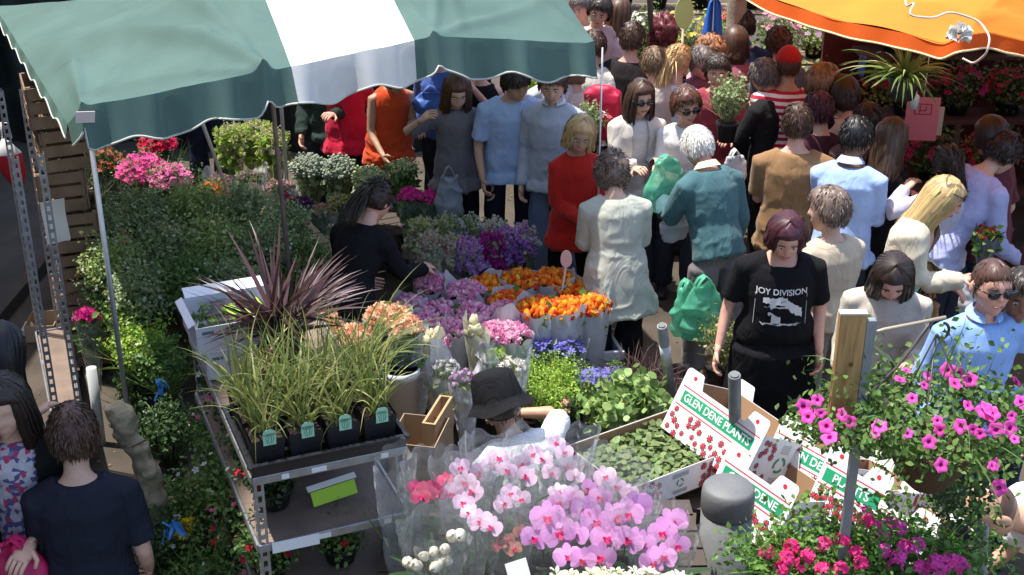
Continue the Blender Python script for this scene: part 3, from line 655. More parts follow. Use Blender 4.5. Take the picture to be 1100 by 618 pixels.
# sellers and people at the left
J_vend = person('vend', 412, 196, 'flower seller in black long sleeved top reaching over the bunches', h=1.6, yaw=-32, lean=30, hp=22, hair='pony', hc='dark', fem=True, top=('long', (.012, .012, .013)), sleeve='long', armL='low', armR=(.02, .36, -.3), group='people minding the stalls', bottom=('trousers', blk), b=1.22, skin='pink', hem=.15)
J_hat = person('hat', 529, 408, 'man in black bucket hat and white T-shirt stretching one arm over the trays', h=1.74, yaw=38, lean=44, hp=2, hy=-20, crouch=.12, hair='crop', hc='dark', top=('shirt', (.78, .78, .8)), armL='low', armR=(.06, .36, -.02, 1., .1, .1), group='people minding the stalls', skin='tan', hh=1.17, b=1.08, bottom=('trousers', dk))
J_navyT = person('navyT', 75, 436, 'brown haired man in plain navy T-shirt, his back to the camera, bottom left', h=1.78, yaw=14, hp=16, hair='short', hc='brown', top=('loose', (.02, .022, .034)), armL='hold', armR='relax', skin='fair', bottom=('trousers', (.06, .05, .04)), group='people minding the stalls', b=1.0, hvol=.014, crouch=.22)
J_scarf = person('scarf', -2, 412, 'woman in patterned wrap dress and black cardigan holding a pink bag', h=1.68, yaw=188, hp=12, hair='long', hc='dark', hlen=.2, fem=True, top=('long', (.25, .2, .28)), sleeve='none', armL='bent', armR='hold', group='people minding the stalls', skin='fair', hem=.4, over=((.012, .012, .013), .2, .09, 'cardigan'))
J_lgrey = person('lgrey', 2, 350, 'black haired woman in pale grey blue cardigan cut off by the left edge', h=1.66, yaw=-20, hair='long', hc='black', hlen=.2, fem=True, top=('long', (.3, .33, .38)), sleeve='long', armL='hold', armR='relax', group='people minding the stalls')
J_bend = person('bend', 1040, 538, 'man with shaved head in white T-shirt bending low behind pink flowers', h=1.78, yaw=95, lean=82, hp=18, hair='shaved', hc='brown', top=('shirt', (.8, .8, .8)), armL='low', armR='low', group=CR, skin='tan', b=1.15, hh=1.15, bottom=('trousers', dk))

for q in ((772, 62, 1.7, 170, 'short', 'dark', (.30, .05, .07), 'person in dark red top with dark hair half hidden behind the held plant'), (836, 30, 1.74, 10, 'short', 'brown', (.10, .12, .16), 'brown haired person in grey blue top beyond the red cap'), (905, 84, 1.7, 20, 'bob', 'dark', (.5, .46, .42), 'dark haired person in beige top between black T-shirt and pink sign'),
          (700, 52, 1.68, 20, 'short', 'light', (.55, .5, .45), 'fair haired person in beige shirt in front of the reddish curls'), (640, 34, 1.72, -20, 'short', 'brown', (.62, .58, .52), 'brown haired person in cream shirt left of the black T-shirt with backpack'), (1062, 128, 1.7, 40, 'bob', 'dark', (.12, .03, .04), 'dark haired person in dark red top in the shade of the orange awning'), (935, 112, 1.66, -30, 'short', 'dark', (.08, .05, .05), 'dark haired person in brown top in front of the pink price sign'),
          (600, 56, 1.7, 190, 'short', 'brown', (.6, .6, .62), 'person in white shirt under the canopy edge behind the grey jumper'), (345, 40, 1.7, 175, 'short', 'dark', (.03, .045, .04), 'person in dark green coat left of the crimson top'), (790, 30, 1.66, 5, 'long', 'brown', (.4, .12, .2), 'long haired person in rose top next to the shiny navy jacket')):
    person('x%d' % q[0], q[0], q[1], q[7], h=q[2], yaw=q[3], hp=14, hair=q[4], hc=q[5], top=('loose', q[6]), sleeve='long' if q[0] % 2 else 'short', armL='hold', group=CR, hlen=.14 if q[4] == 'long' else .06, fem=q[4] != 'short', skin='pink', face=(q[3] > 90))
# ---------------------------------------------------------------- setting
def gmat():
    m = mat('worn asphalt', (.078, .064, .05), .92, .2, noise=.28, nscale=2.5, bump=.5, bscale=90); return m
g = MB(); n = 60; xs = np.linspace(-60, 60, n); ys = np.linspace(-30, 120, n)
X_, Y_ = np.meshgrid(xs, ys, indexing='ij'); i, j = np.meshgrid(np.arange(n - 1), np.arange(n - 1), indexing='ij')
g.add(np.stack([X_.ravel(), Y_.ravel(), np.zeros(n * n)], 1), np.stack([i * n + j, (i + 1) * n + j, (i + 1) * n + j + 1, i * n + j + 1], -1).reshape(-1, 4), 0, False)
o = g.build('ground', gmat()); tag(o, None, None, kind='structure')
def slab(name, x0, x1, y0, y1, h, m):
    b = MB(); b.box(((x0 + x1) / 2, (y0 + y1) / 2, h / 2), (x1 - x0, y1 - y0, h)); o = b.build(name, m); tag(o, None, None, kind='structure'); return o
slab('pavement', -5.0, -3.6, -6, 30, .1, mat('paving', (.075, .066, .055), .9, noise=.2, nscale=4, bump=.3))
slab('pavement', 3.9, 6.4, -6, 30, .1, mat('paving', (.16, .145, .125), .9))
# fallen leaves and scraps as one piece of stuff
lt = MB(); P = np.stack([RNG.uniform(-4.5, 3, 900), RNG.uniform(3, 12, 900), np.full(900, .008)], 1)
leafT = (np.array([(0, -.5, 0), (.28, -.1, .06), (0, .5, .02), (-.28, -.1, .06)]), [(0, 1, 2), (0, 2, 3)], [0, 0])
D = rand_dirs(900, .8); lt.inst(leafT, P, rots(D), RNG.uniform(.012, .05, 900)); o = lt.build('leaf_litter', leafm('dead leaves', (.16, .11, .06), .5, 0)); tag(o, 'dry brown leaves and petals trodden on the road', 'litter', kind='stuff')

# ---------------------------------------------------------------- green and white canopy
A, D_ = W(88, 116, 2.2), W(638, 47, 2.2)
sv = (D_ - A); SL = sv.length; sv.normalize(); tvo = Vector((-sv.y, sv.x, 0)); tv = Vector((-.34, .94, 0)).normalized(); STALL_ROT = math.atan2(sv.y, sv.x)
green = (.115, .195, .172); white_c = (.78, .78, .76)
def canvas(name, col): return mat(name, col, .75, .2, noise=.13, nscale=2.2, bump=.18, bscale=140, trans=.3)
CG, CW = canvas('green canvas', green), canvas('white canvas', white_c)
sB = (W(309, 71, 2.27) - A).dot(sv); sC = (W(441, 42, 2.34) - A).dot(sv)
DEPTH = 2.7
def hfront(s): return float(np.interp(s, [-.14, 0, .3 * SL, .65 * SL, SL, SL + .02], [2.1, 2.2, 2.265, 2.35, 2.2, 2.2]))
creases = [((0, .9), (1.3, 1.3), .10, .014), ((.6, .1), (1.0, 1.6), .09, .012), ((1.5, .2), (1.3, 1.5), .09, .014), ((2.1, .1), (2.3, 1.5), .08, .014), ((.32 * SL, 0), (.02, 1.55), .09, .030), ((.32 * SL, 0), (.35, 1.0), .07, .024), ((.32 * SL, 0), (.55, 1.7), .05, .018), ((.32 * SL, 0), (.0, .3), .04, .016),
           ((0, 0), (.5, 1.1), .05, .012), ((.65 * SL, 0), (.8 * SL, 1.2), .05, .016), ((.65 * SL, 0), (.58 * SL, 1.2), .05, .014), ((.65 * SL, 0), (SL, .5), .05, .015), ((SL, 0), (.8 * SL, 1.3), .07, .02), ((0, .0), (0, 1.6), .05, .02)]
def roofz(s, t):
    f = hfront(s); rise = .34 * min(1, max(0, s) / .9) if s < SL * .9 else .34
    r = math.sin(min(1, t / 1.35) * math.pi / 2) * rise if t < 1.35 else rise * (1 - (t - 1.35) / 1.5)
    z = f + r
    k = (s % (.33 * SL)) / (.33 * SL); z -= .035 * math.sin(math.pi * k) * min(1, t * 2) * (1 if s > 0 else 0)
    for (a, b, wd, hh_) in creases:
        ax, ay = a; bx, by = b; dx, dy = bx - ax, by - ay; L2 = dx * dx + dy * dy; q = max(0, min(1, ((s - ax) * dx + (t - ay) * dy) / L2))
        d = math.hypot(s - ax - q * dx, t - ay - q * dy); z += 1.9 * hh_ * math.exp(-(d / (wd * (.4 + q))) ** 2) * (1 - q * .6) * math.sin(max(q, .06) * math.pi) ** .5
    return z
OUTV = Vector((-.85, .5, 0)).normalized()
def sp(s, t, z): return (A + tv * t + Vector((0, 0, z - A.z))) + (sv * s if s >= 0 else OUTV * (-s / .14) * (.12 + .2 * max(0, t)))
can = thing('market_stall', 'market stall under a green and white striped canvas canopy with scalloped edge', 'stall', (A.x, A.y, 0), STALL_ROT)
def loc(p): # world -> stall local
    d = Vector(p) - Vector((A.x, A.y, 0)); return (d.dot(sv), d.dot(tvo), d.z)
def cut(mb, name, m, par=can):
    for i_, V in enumerate(mb.V): mb.V[i_] = np.array([loc(p) for p in V])
    return mb.build(name, m, par)
ss = sorted(set(list(np.linspace(-.14, SL, 150)) + [sB, sC, 0])); tt = np.linspace(0, DEPTH, 120)
roof = MB(); V = np.array([[sp(s, t, roofz(s, t)) for t in tt] for s in ss]); ns, ntt = len(ss), len(tt)
V += (vnoise(V, 3, 4) * .008)[..., None] * np.array((0, 0, 1.)); V += (vnoise(V * np.array((1, 1, 1)), 11, 8) * .0035)[..., None] * np.array((0, 0, 1.))
def sheet(mb, G, matfn, th=.004):
    a, b = G.shape[:2]; i, j = np.meshgrid(np.arange(a - 1), np.arange(b - 1), indexing='ij')
    F = np.stack([i * b + j, (i + 1) * b + j, (i + 1) * b + j + 1, i * b + j + 1], -1).reshape(-1, 4)
    M = matfn(i.ravel()) if matfn else np.zeros(len(F), int); mb.add(G.reshape(-1, 3), F, M, True)
isw = np.array([1 if sB - 1e-6 <= s < sC - 1e-6 else 0 for s in ss])
sheet(roof, V, lambda i: isw[i]); cut(roof, 'canopy_roof', [CG, CW])
# valance
val = MB(); nz = 9; fr = []
def scal(s): return .205 + .028 * math.cos((s / .43) * 2 * math.pi)
for s in ss:
    row = []
    for q in range(nz):
        f = q / (nz - 1); drop = f * (scal(s) if s >= 0 else .1); wv = .025 * f * math.sin(s * 14.6 + 1) + .014 * f * math.sin(s * 33) ; p = Vector(V[ss.index(s)][0]) + Vector((0, 0, .001 - drop)) - tvo * (.004 + .05 * f - wv); row.append(p)
    fr.append(row)
fr = np.array(fr); sheet(val, fr, lambda i: isw[i]); cut(val, 'valance', [CG, CW])
pip = MB(); pip.tube(fr[:, -1], .006, 6); cut(pip, 'piping', mat('white piping', (.5, .5, .45), .7))
# left side flap edge
vl = MB(); rows = []
for t in tt:
    base = Vector(V[0][list(tt).index(t)]); rows.append([base - Vector((0, 0, .05 + .02 * math.cos(t / .36 * 6.283))) * f + sv * (-.02 * f) for f in np.linspace(0, 1, 5)])
rows = np.array([[list(p) for p in r] for r in rows]); sheet(vl, rows, None); cut(vl, 'valance', [CG])
p2 = MB(); p2.tube(rows[:, -1], .005, 6); cut(p2, 'piping', _mats['white piping'])
# frame
fm_ = mat('galvanised frame', (.42, .43, .45), .45, .5, .6, noise=.15)
for (s, t) in ((.02, .03), (SL + .06, .0), (0, DEPTH - .1), (.5 * SL, DEPTH - .1), (SL - .05, DEPTH - .1)):
    b = MB(); z = roofz(s, t) - .03; b.tube([sp(s, t, 0), sp(s, t, z)], .014 if s < SL else .006, 8)
    if t < 1: cut(b, 'pole', fm_)
    else: cut(b, 'pole', fm_)
b = MB(); b.tube([sp(0, .02, 2.17), sp(.3 * SL, .02, 2.2), sp(.65 * SL, .02, 2.3), sp(SL - .03, .02, 2.17)], .012, 8)
b.tube([sp(.02, .03, 2.17), sp(.02, DEPTH - .1, 2.17)], .012, 8); b.tube([sp(0, DEPTH - .1, 2.1), sp(SL, DEPTH - .1, 2.1)], .012, 8); cut(b, 'crossbar', fm_)
b = MB(); b.box(tuple(sp(.01, -.03, 2.16)), (.09, .004, .06), Euler((.2, .1, STALL_ROT)).to_matrix()); cut(b, 'cloth_patch', mat('pale patch', (.66, .56, .52), .8))
# rust coloured pole in the middle of the stall and a slanted pale prop
b = MB(); q = W(297, 180, 1.5); b.tube([(q.x + .05, q.y, 0), (q.x + .02, q.y, 1.2), (q.x, q.y, 2.3)], .014, 8); o = b.build('prop_pole', mat('rusty pole', (.2, .14, .12), .7, noise=.3)); tag(o, 'thin brown pole rising through the plants to the white canopy stripe', 'pole')
b = MB(); a1, a2 = W(224, 150, 1.2), W(238, 188, .9); d = (a2 - a1).normalized(); b.tube([a1 - d * .6, a2 + d * .3], .014, 8); o = b.build('prop_pole', mat('pale pole', (.55, .52, .48), .6)); tag(o, 'pale slanting pole beside the yellow snapdragons', 'pole')

# ---------------------------------------------------------------- orange awning stall on the right
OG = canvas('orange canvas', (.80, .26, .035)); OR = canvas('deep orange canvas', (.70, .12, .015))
edge = [(770, -30, 2.12), (800, -2, 2.14), (835, 16, 2.15), (870, 27, 2.15), (905, 38, 2.15), (940, 45, 2.15), (975, 52, 2.16), (1012, 63, 2.15), (1030, 55, 2.22), (1060, 50, 2.22), (1085, 56, 2.18), (1110, 62, 2.14), (1200, 95, 2.1)]
E = np.array([W(*e) for e in edge]); u_ = np.linspace(0, len(E) - 1, 80); E = np.stack([np.interp(u_, np.arange(len(E)), E[:, k]) for k in range(3)], 1)
for _ in range(2): E[1:-1] = (E[:-2] + E[1:-1] * 2 + E[2:]) / 4
back = nrm(np.array((.62, .8, 0))); aw = thing('awning_stall', 'flower stall under a bright orange canvas awning at the right', 'stall', tuple(W(1010, 60, 2.15)[:2]) + (0,))
ax_, ay_ = aw.location.x, aw.location.y
def awl(mb, name, m):
    for i_, V in enumerate(mb.V): mb.V[i_] = V - np.array((ax_, ay_, 0))
    return mb.build(name, m, aw)
rows = []; tq = np.linspace(0, 3.0, 40)
for i_, e in enumerate(E):
    r_ = []
    for t in tq:
        z = .085 + .42 * math.sin(min(t, 2.4) / 2.4 * 1.4) + .05 * math.exp(-((t - .55 + .006 * i_) / .05) ** 2) + .03 * math.exp(-((t - 1.1 + .01 * i_) / .06) ** 2) - .04 * math.sin(i_ / 79 * 9) * min(1, t)
        r_.append(e + back * t + np.array((0, 0, z)))
    rows.append(r_)
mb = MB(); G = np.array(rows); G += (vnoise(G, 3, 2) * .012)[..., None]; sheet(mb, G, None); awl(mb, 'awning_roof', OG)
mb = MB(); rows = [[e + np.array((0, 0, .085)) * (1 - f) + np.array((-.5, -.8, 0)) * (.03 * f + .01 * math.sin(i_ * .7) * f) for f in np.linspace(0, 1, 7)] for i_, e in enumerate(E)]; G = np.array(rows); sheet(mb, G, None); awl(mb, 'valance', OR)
mb = MB(); mb.tube(G[:, -1], .007, 6); awl(mb, 'piping', mat('cream piping', (.8, .62, .35), .7))
for (px, pv) in ((1140, 70),):
    q = W(px, pv, 2.15); mb = MB(); mb.tube([(q.x, q.y + .05, 0), (q.x, q.y + .05, 2.3)], .018, 8); awl(mb, 'pole', mat('dark red pole', (.12, .03, .03), .5))
    q2 = q + Vector(back) * 2.6; mb = MB(); mb.tube([(q2.x, q2.y, 0), (q2.x, q2.y, 2.65)], .018, 8); awl(mb, 'pole', _mats['dark red pole'])
# back panels of the stall, shelves
DR = mat('dark red boards', (.075, .012, .014), .7, noise=.3); 
mb = MB(); mb.box((4.4, 11.2, 1.15), (3.4, .05, 2.3)); 
awl(mb, 'back_panel', DR)
mb = MB(); mb.box((5.2, 9.2, 1.15), (.05, 3.9, 2.3)); awl(mb, 'side_panel', DR)
for z, y in ((.55, 9.7), (.95, 10.3), (1.35, 10.8)):
    mb = MB(); mb.box((4.0, y, z), (2.2, .4, .03)); awl(mb, 'shelf', mat('dark shelf', (.05, .03, .03), .8))
# rope and white rosette lying on the awning
mb = MB(); k_ = [(972, -10, 2.55), (973, 8, 2.5), (983, 2, 2.55), (975, 17, 2.5), (1003, 20, 2.48), (1020, 12, 2.5), (1052, 22, 2.45), (1064, 40, 2.40), (1060, 58, 2.32), (1046, 69, 2.2), (1034, 63, 2.22)]
P = np.array([W(*a) for a in k_]); q = np.linspace(0, len(P) - 1, 60); P = np.stack([np.interp(q, np.arange(len(P)), P[:, i]) for i in range(3)], 1)
for _ in range(3): P[1:-1] = (P[:-2] + 2 * P[1:-1] + P[2:]) / 4
mb.tube(P, .006, 6); o = mb.build('rope', mat('pink rope', (.72, .52, .45), .8)); tag(o, 'pale rope looping over the edge of the orange awning', 'rope')
mb = MB(); c0 = np.array(W(1030, 38, 2.42)); D = rand_dirs(60, -.2); mb.inst((np.array([(0, 0, 0), (.5, .25, .8), (0, .0, 1), (-.5, .25, .8)]), [(0, 1, 2), (0, 2, 3)], [0, 0]), c0[None] + D * .012, rots(D), RNG.uniform(.04, .065, 60)); o = mb.build('rosette', mat('white ribbon', (.8, .78, .74), .6)); tag(o, 'white crumpled ribbon rosette tied on the orange awning', 'decoration')

# ---------------------------------------------------------------- building added outside the frame at the left, sized to shade the lower left
bl = thing('shade_building', 'unseen tall brown brick building added at the left to shade the lower left', 'building', (-6.6, -.3, 0))
BR = mat('brown brick', (.20, .11, .075), .9, noise=.25, nscale=12, bump=.4)
mb = MB(); mb.box((0, 0, 6.4), (3.2, 14.3, 12.8)); mb.build('wall', BR, bl)
mb = MB(); mb.box((.0, 0, 12.88), (3.4, 14.4, .16)); mb.build('parapet', mat('stone coping', (.4, .37, .32), .8), bl)
for y in np.arange(-5.5, 6.6, 2.2):
    for z in (1.7, 4.6, 7.4, 10.2):
        f = MB(); f.box((1.62, y, z), (.08, 1.0, 1.5)); fo = f.build('window', mat('window frame white', (.7, .7, .68), .5), bl)
        f = MB(); f.box((1.665, y, z + .38), (.02, .84, .62)); f.box((1.665, y, z - .34), (.02, .84, .62)); f.build('pane', mat('window glass', (.03, .04, .05), .05, .8), fo)

b2 = thing('shade_building', 'unseen low brown brick wing added to carry the shade further back', 'building', (-6.6, 12.0, 0)); mb = MB(); mb.box((0, 0, 2.6), (3.2, 10.2, 5.2)); mb.build('wall', BR, b2); mb = MB(); mb.box((0, 0, 5.26), (3.4, 10.2, .12)); mb.build('parapet', _mats['stone coping'], b2)  # low wing added out of view to put the left ground in shade
for y in (-2.4, 0, 2.4): f = MB(); f.box((1.62, y, 1.5), (.08, 1.7, 1.9)); fo = f.build('window', _mats['window frame white'], b2); f = MB(); f.box((1.665, y, 1.5), (.02, 1.5, 1.7)); f.build('pane', _mats['window glass'], fo)
BACKDROP = mat('dark backdrop', (.018, .026, .022), .6, .3, bump=.3, bscale=12)  # for a dark sheet added to cover the sunlit ground behind the canopy
ts = thing('dark_backdrop', 'dark green sheet added to darken the gap behind the canopy', 'screen', (-2.7, 12.3, 0)); mb = MB(); G = np.array([[(x, .07 * math.sin(x * 7) + .03 * math.sin(x * 17 + z * 2), z) for z in np.linspace(0, 2.3, 20)] for x in np.linspace(-2.6, 2.5, 160)]); sheet(mb, G, None); mb.build('sheet', BACKDROP, ts)
for x in (-2.5, 0, 2.4): mb = MB(); mb.tube([(x, .12, 0), (x, .12, 2.4)], .02, 8); mb.build('pole', fm_, ts)
# ---------------------------------------------------------------- metal trolleys
STEEL = mat('trolley steel', (.34, .35, .36), .42, .5, .65, noise=.2, nscale=20); BOARD = mat('brown shelf board', (.20, .145, .115), .75, noise=.18, nscale=9); WLAB = mat('white label', (.72, .72, .7), .6)
def post(mb, x, y, z0, z1, sx, sy, wd=.036):
    """perforated angle post: two flanges with slots"""
    for (dx, dy) in ((1, 0), (0, 1)):
        ax = np.array((dx * sx, dy * sy, 0.)); nn = np.array((dy * sx, dx * sy, 0)) 
        n = int((z1 - z0) / .05)
        for e in (.12, .88):
            c = np.array((x, y, (z0 + z1) / 2)) + ax * wd * e; s = np.abs(ax) * wd * .3 + np.abs(nn) * .0025; mb.box(c, (s[0], s[1], z1 - z0))
        for k in range(n):
            c = np.array((x, y, z0 + .05 * (k + .5) + .0)) + ax * wd * .5; s = np.abs(ax) * wd * .47 + np.abs(nn) * .0024; mb.box(c, (s[0], s[1], .022))
def trolley(label, fl, fr_, top, shelves, length=1.35, post_top=None):
    a = Vector(fl); b_ = Vector(fr_); dx = b_ - a; wd = dx.length; rz = math.atan2(dx.y, dx.x)
    t = thing('plant_trolley', label, 'trolley', (a.x, a.y, 0), rz)
    pz = post_top or top
    for (x, y, sx, sy) in ((0, 0, 1, 1), (wd, 0, -1, 1), (0, length, 1, -1), (wd, length, -1, -1)):
        mb = MB(); post(mb, x, y, .15, pz, sx, sy); mb.build('post', STEEL, t)
        mb = MB(); mb.tube([(x + sx * .03 - .012, y + sy * .03, .055), (x + sx * .03 + .012, y + sy * .03, .055)], .052, 14); mb.box((x + sx * .03, y + sy * .03, .125), (.04, .04, .05)); mb.build('castor', mat('castor rubber', (.03, .03, .03), .6), t)
    for z in shelves:
        sh = MB(); sh.box((wd / 2, length / 2, z - .012), (wd - .006, length - .006, .016)); so_ = sh.build('shelf', BOARD, t)
        r = MB()
        for (c, s) in (((wd / 2, -.006, z - .012), (wd + .01, .012, .036)), ((wd / 2, length + .006, z - .012), (wd + .01, .012, .036)), ((-.006, length / 2, z - .012), (.012, length, .036)), ((wd + .006, length / 2, z - .012), (.012, length, .036))): r.box(c, s, None, 0, .002)
        r.build('shelf_rim', STEEL, so_)
        if True:
            for q in (.2, .42, .86): l_ = MB(); l_.box((wd * q, -.0135, z - .012), (.03 + .03 * (q == .42), .002, .022)); l_.build('price_label', WLAB, so_)
    return t, rz, wd
T1, T1R, T1W = trolley('steel plant trolley carrying grass pots and white boxes', W(272, 514, 1.3), W(434, 480, 1.3), 1.3, (.38, .68, .99, 1.3))
T1L = Matrix.Translation(T1.location) @ Matrix.Rotation(T1R, 4, 'Z')
def t1(x, y, z): return T1L @ Vector((x, y, z))
T2f = W(47, 165, 1.9) - Vector((math.cos(T1R) * .16, math.sin(T1R) * .16, 0)); T2, T2R, T2W = trolley('tall narrow steel rack with slotted posts beside the wooden crates', T2f, T2f + Vector((math.cos(T1R) * .16, math.sin(T1R) * .16, 0)), 1.9, (.3, ), 1.35, 1.9)
T2L = Matrix.Translation(T2.location) @ Matrix.Rotation(T2R, 4, 'Z')
def t2(x, y, z): return T2L @ Vector((x, y, z))
# ---------------------------------------------------------------- plant templates
def petal_strip(k, L, wd, up, cup=.0, m=0):
    """k petals round +Z; returns template"""
    V = []; F = []; M = []
    for i in range(k):
        a = 2 * math.pi * i / k; ca, sa = math.cos(a), math.sin(a); b = len(V)
        for (r, w_, z) in ((.06, .0, 0), (.55, 1., up * .5 + cup), (.55, -1., up * .5 + cup), (.9, .7, up), (.9, -.7, up), (1.05, 0, up * 1.05)):
            x, y = r * L, w_ * wd * .5; V.append((x * ca - y * sa, x * sa + y * ca, z * L))
        F += [(b, b + 1, b + 2), (b + 2, b + 1, b + 3, b + 4), (b + 4, b + 3, b + 5)]; M += [m] * 3
    return V, F, M
def tpl(V, F, M): return (np.array(V, float), F, M)
STAR5 = tpl(*petal_strip(5, 1, .7, .12)); STAR6 = tpl(*petal_strip(6, 1, .5, .35, .1))
def petunia_t():
    V = [(0, 0, -.55)]; n = 20; F = []; M = []
    for r, z in ((.12, -.25), (.32, 0), (.8, .12), (1, .05)):
        for i in range(n):
            a = 2 * math.pi * i / n; q = r * (1 + .13 * (r > .5) * math.cos(5 * a)); V.append((q * math.cos(a), q * math.sin(a), z + .07 * (r > .5) * math.cos(5 * a + 1) * r))
    for i in range(n): F.append((0, 1 + (i + 1) % n, 1 + i)); M.append(1)
    for k in range(3):
        for i in range(n): F.append((1 + k * n + i, 1 + k * n + (i + 1) % n, 1 + (k + 1) * n + (i + 1) % n, 1 + (k + 1) * n + i)); M.append(1 if k == 0 else 0)
    return tpl(V, F, M)
PET = petunia_t()
def tulip_t():
    V, F, M = [], [], []
    n = 9
    prof = ((.0, 0), (.32, .08), (.48, .35), (.46, .65), (.30, .95), (.12, 1.05))
    for k, (r, z) in enumerate(prof):
        for i in range(n):
            a = 2 * math.pi * i / n; q = r * (1 + .12 * math.cos(3 * a)); V.append((q * math.cos(a), q * math.sin(a), z + (.1 * math.cos(3 * a) if k > 3 else 0)))
    for k in range(len(prof) - 1):
        for i in range(n): F.append((k * n + i, k * n + (i + 1) % n, (k + 1) * n + (i + 1) % n, (k + 1) * n + i)); M.append(0)
    return tpl(V, F, M)
TUL = tulip_t()
def puff_t(seed=1, k=14):
    r = np.random.default_rng(seed); V, F, M = [], [], []
    for i in range(k):
        d = r.normal(0, 1, 3); d /= np.linalg.norm(d); d[2] = abs(d[2]) * .9 + .05; a = np.cross(d, r.normal(0, 1, 3)); a /= np.linalg.norm(a); c = d * .55; b = len(V); e = np.cross(d, a)
        V += [tuple(c - a * .4 - e * .1), tuple(c - d * .1 - e * .4), tuple(c + a * .4), tuple(c + d * .45 + e * .3)]; F.append((b, b + 1, b + 2, b + 3)); M.append(0)
    return tpl(V, F, M)
PUFF = puff_t()
bl_, fl_ = sphere(7, 5); BEAD = tpl(bl_, fl_, [0] * len(fl_))
LEAF = tpl([(0, 0, 0), (.26, .3, .05), (.3, .55, .04), (0, 1, -.1), (-.3, .55, .04), (-.26, .3, .05), (0, .5, -.03)], [(0, 1, 6), (1, 2, 6), (2, 3, 6), (3, 4, 6), (4, 5, 6), (5, 0, 6)], [0] * 6)
ROUNDL = tpl([(0, 0, 0)] + [(.5 * math.sin(a) * (1 + .1 * math.cos(5 * a)), .5 - .5 * math.cos(a), .06 * math.cos(3 * a)) for a in np.linspace(.5, 5.8, 9)], [(0, i, i + 1) for i in range(1, 9)], [0] * 8)
def orchid_t():
    V, F, M = [], [], []
    def pet(ang, L, wd, m=0, z=.0, curl=.1):
        ca, sa = math.cos(ang), math.sin(ang); b = len(V)
        prof = [(0, .08), (.2, .45), (.5, 1), (.8, .85), (1, .3)]
        for (r, w_) in prof:
            for s in (-1, 0, 1):
                x, y = r * L, s * w_ * wd / 2; V.append((x * ca - y * sa, x * sa + y * ca, z + curl * r * r - abs(s) * .05 * w_))
        for k in range(4):
            for j in range(2): F.append((b + k * 3 + j, b + (k + 1) * 3 + j, b + (k + 1) * 3 + j + 1, b + k * 3 + j + 1)); M.append(m)
    for a in (90, 215, 325): pet(R(a), .95, .62, 0, -.03)
    for a in (12, 168): pet(R(a), 1.0, 1.15, 0, .02, .06)
    pet(R(270), .42, .34, 1, .08, .28); pet(R(200), .25, .25, 1, .1, .3); pet(R(340), .25, .25, 1, .1, .3)
    return tpl(V, F, M)
ORC = orchid_t()

def leaves_in(mb, n, c, rad, size, m=0, t=LEAF, shell=.5, up=.3, zmin=-1.):
    D = rand_dirs(n, zmin); r = RNG.uniform(shell, 1, n) ** .7
    lump = 1 + vnoise(D * 2.3 + np.array(c)[None] * 3, 1, 3) * .28
    P = np.array(c) + D * np.array(rad) * (r * lump)[:, None]
    N_ = nrm(D * .7 + np.array((0, 0, up)) + RNG.normal(0, .55, D.shape)); mb.inst(t, P, rots(N_), RNG.uniform(.6, 1.2, n) * size, m); return P, D
def flowers_on(mb, n, c, rad, size, t, m=0, zmin=.1, face=(0, -.35, 1), jit=.5, out=1.03):
    D = rand_dirs(n, zmin); P = np.array(c) + D * np.array(rad) * RNG.uniform(.92, 1.1, n)[:, None] * out
    N_ = nrm(D * .6 + np.array(face) * .7 + RNG.normal(0, jit, D.shape)); mb.inst(t, P, rots(N_), RNG.uniform(.8, 1.15, n) * size, m)
G1 = leafm('leaf mid green', (.12, .21, .05)); G2 = leafm('leaf grey green', (.27, .34, .16)); G3 = leafm('leaf lime', (.28, .42, .06)); G4 = leafm('leaf dark', (.05, .10, .03)); G5 = leafm('leaf pale', (.34, .43, .15), .3)
STEM = leafm('stem green', (.08, .14, .04), .2, 0); POTB = mat('black plastic pot', (.018, .018, .02), .4); POTT = mat('terracotta pot', (.35, .15, .08), .8)
def pot(root, r, h, m=POTB, z0=0.):
    b = MB(); b.tube([(0, 0, z0), (0, 0, z0 + h * .86), (0, 0, z0 + h * .86), (0, 0, z0 + h)], [r * .72, r * .95, r * 1.06, r * 1.04], 18); b.build('pot', m, root)
    b = MB(); b.tube([(0, 0, z0 + h * .97), (0, 0, z0 + h * 1.01)], [r * .95, r * .9], 14); b.build('soil', mat('potting soil', (.03, .02, .015), .95), root)

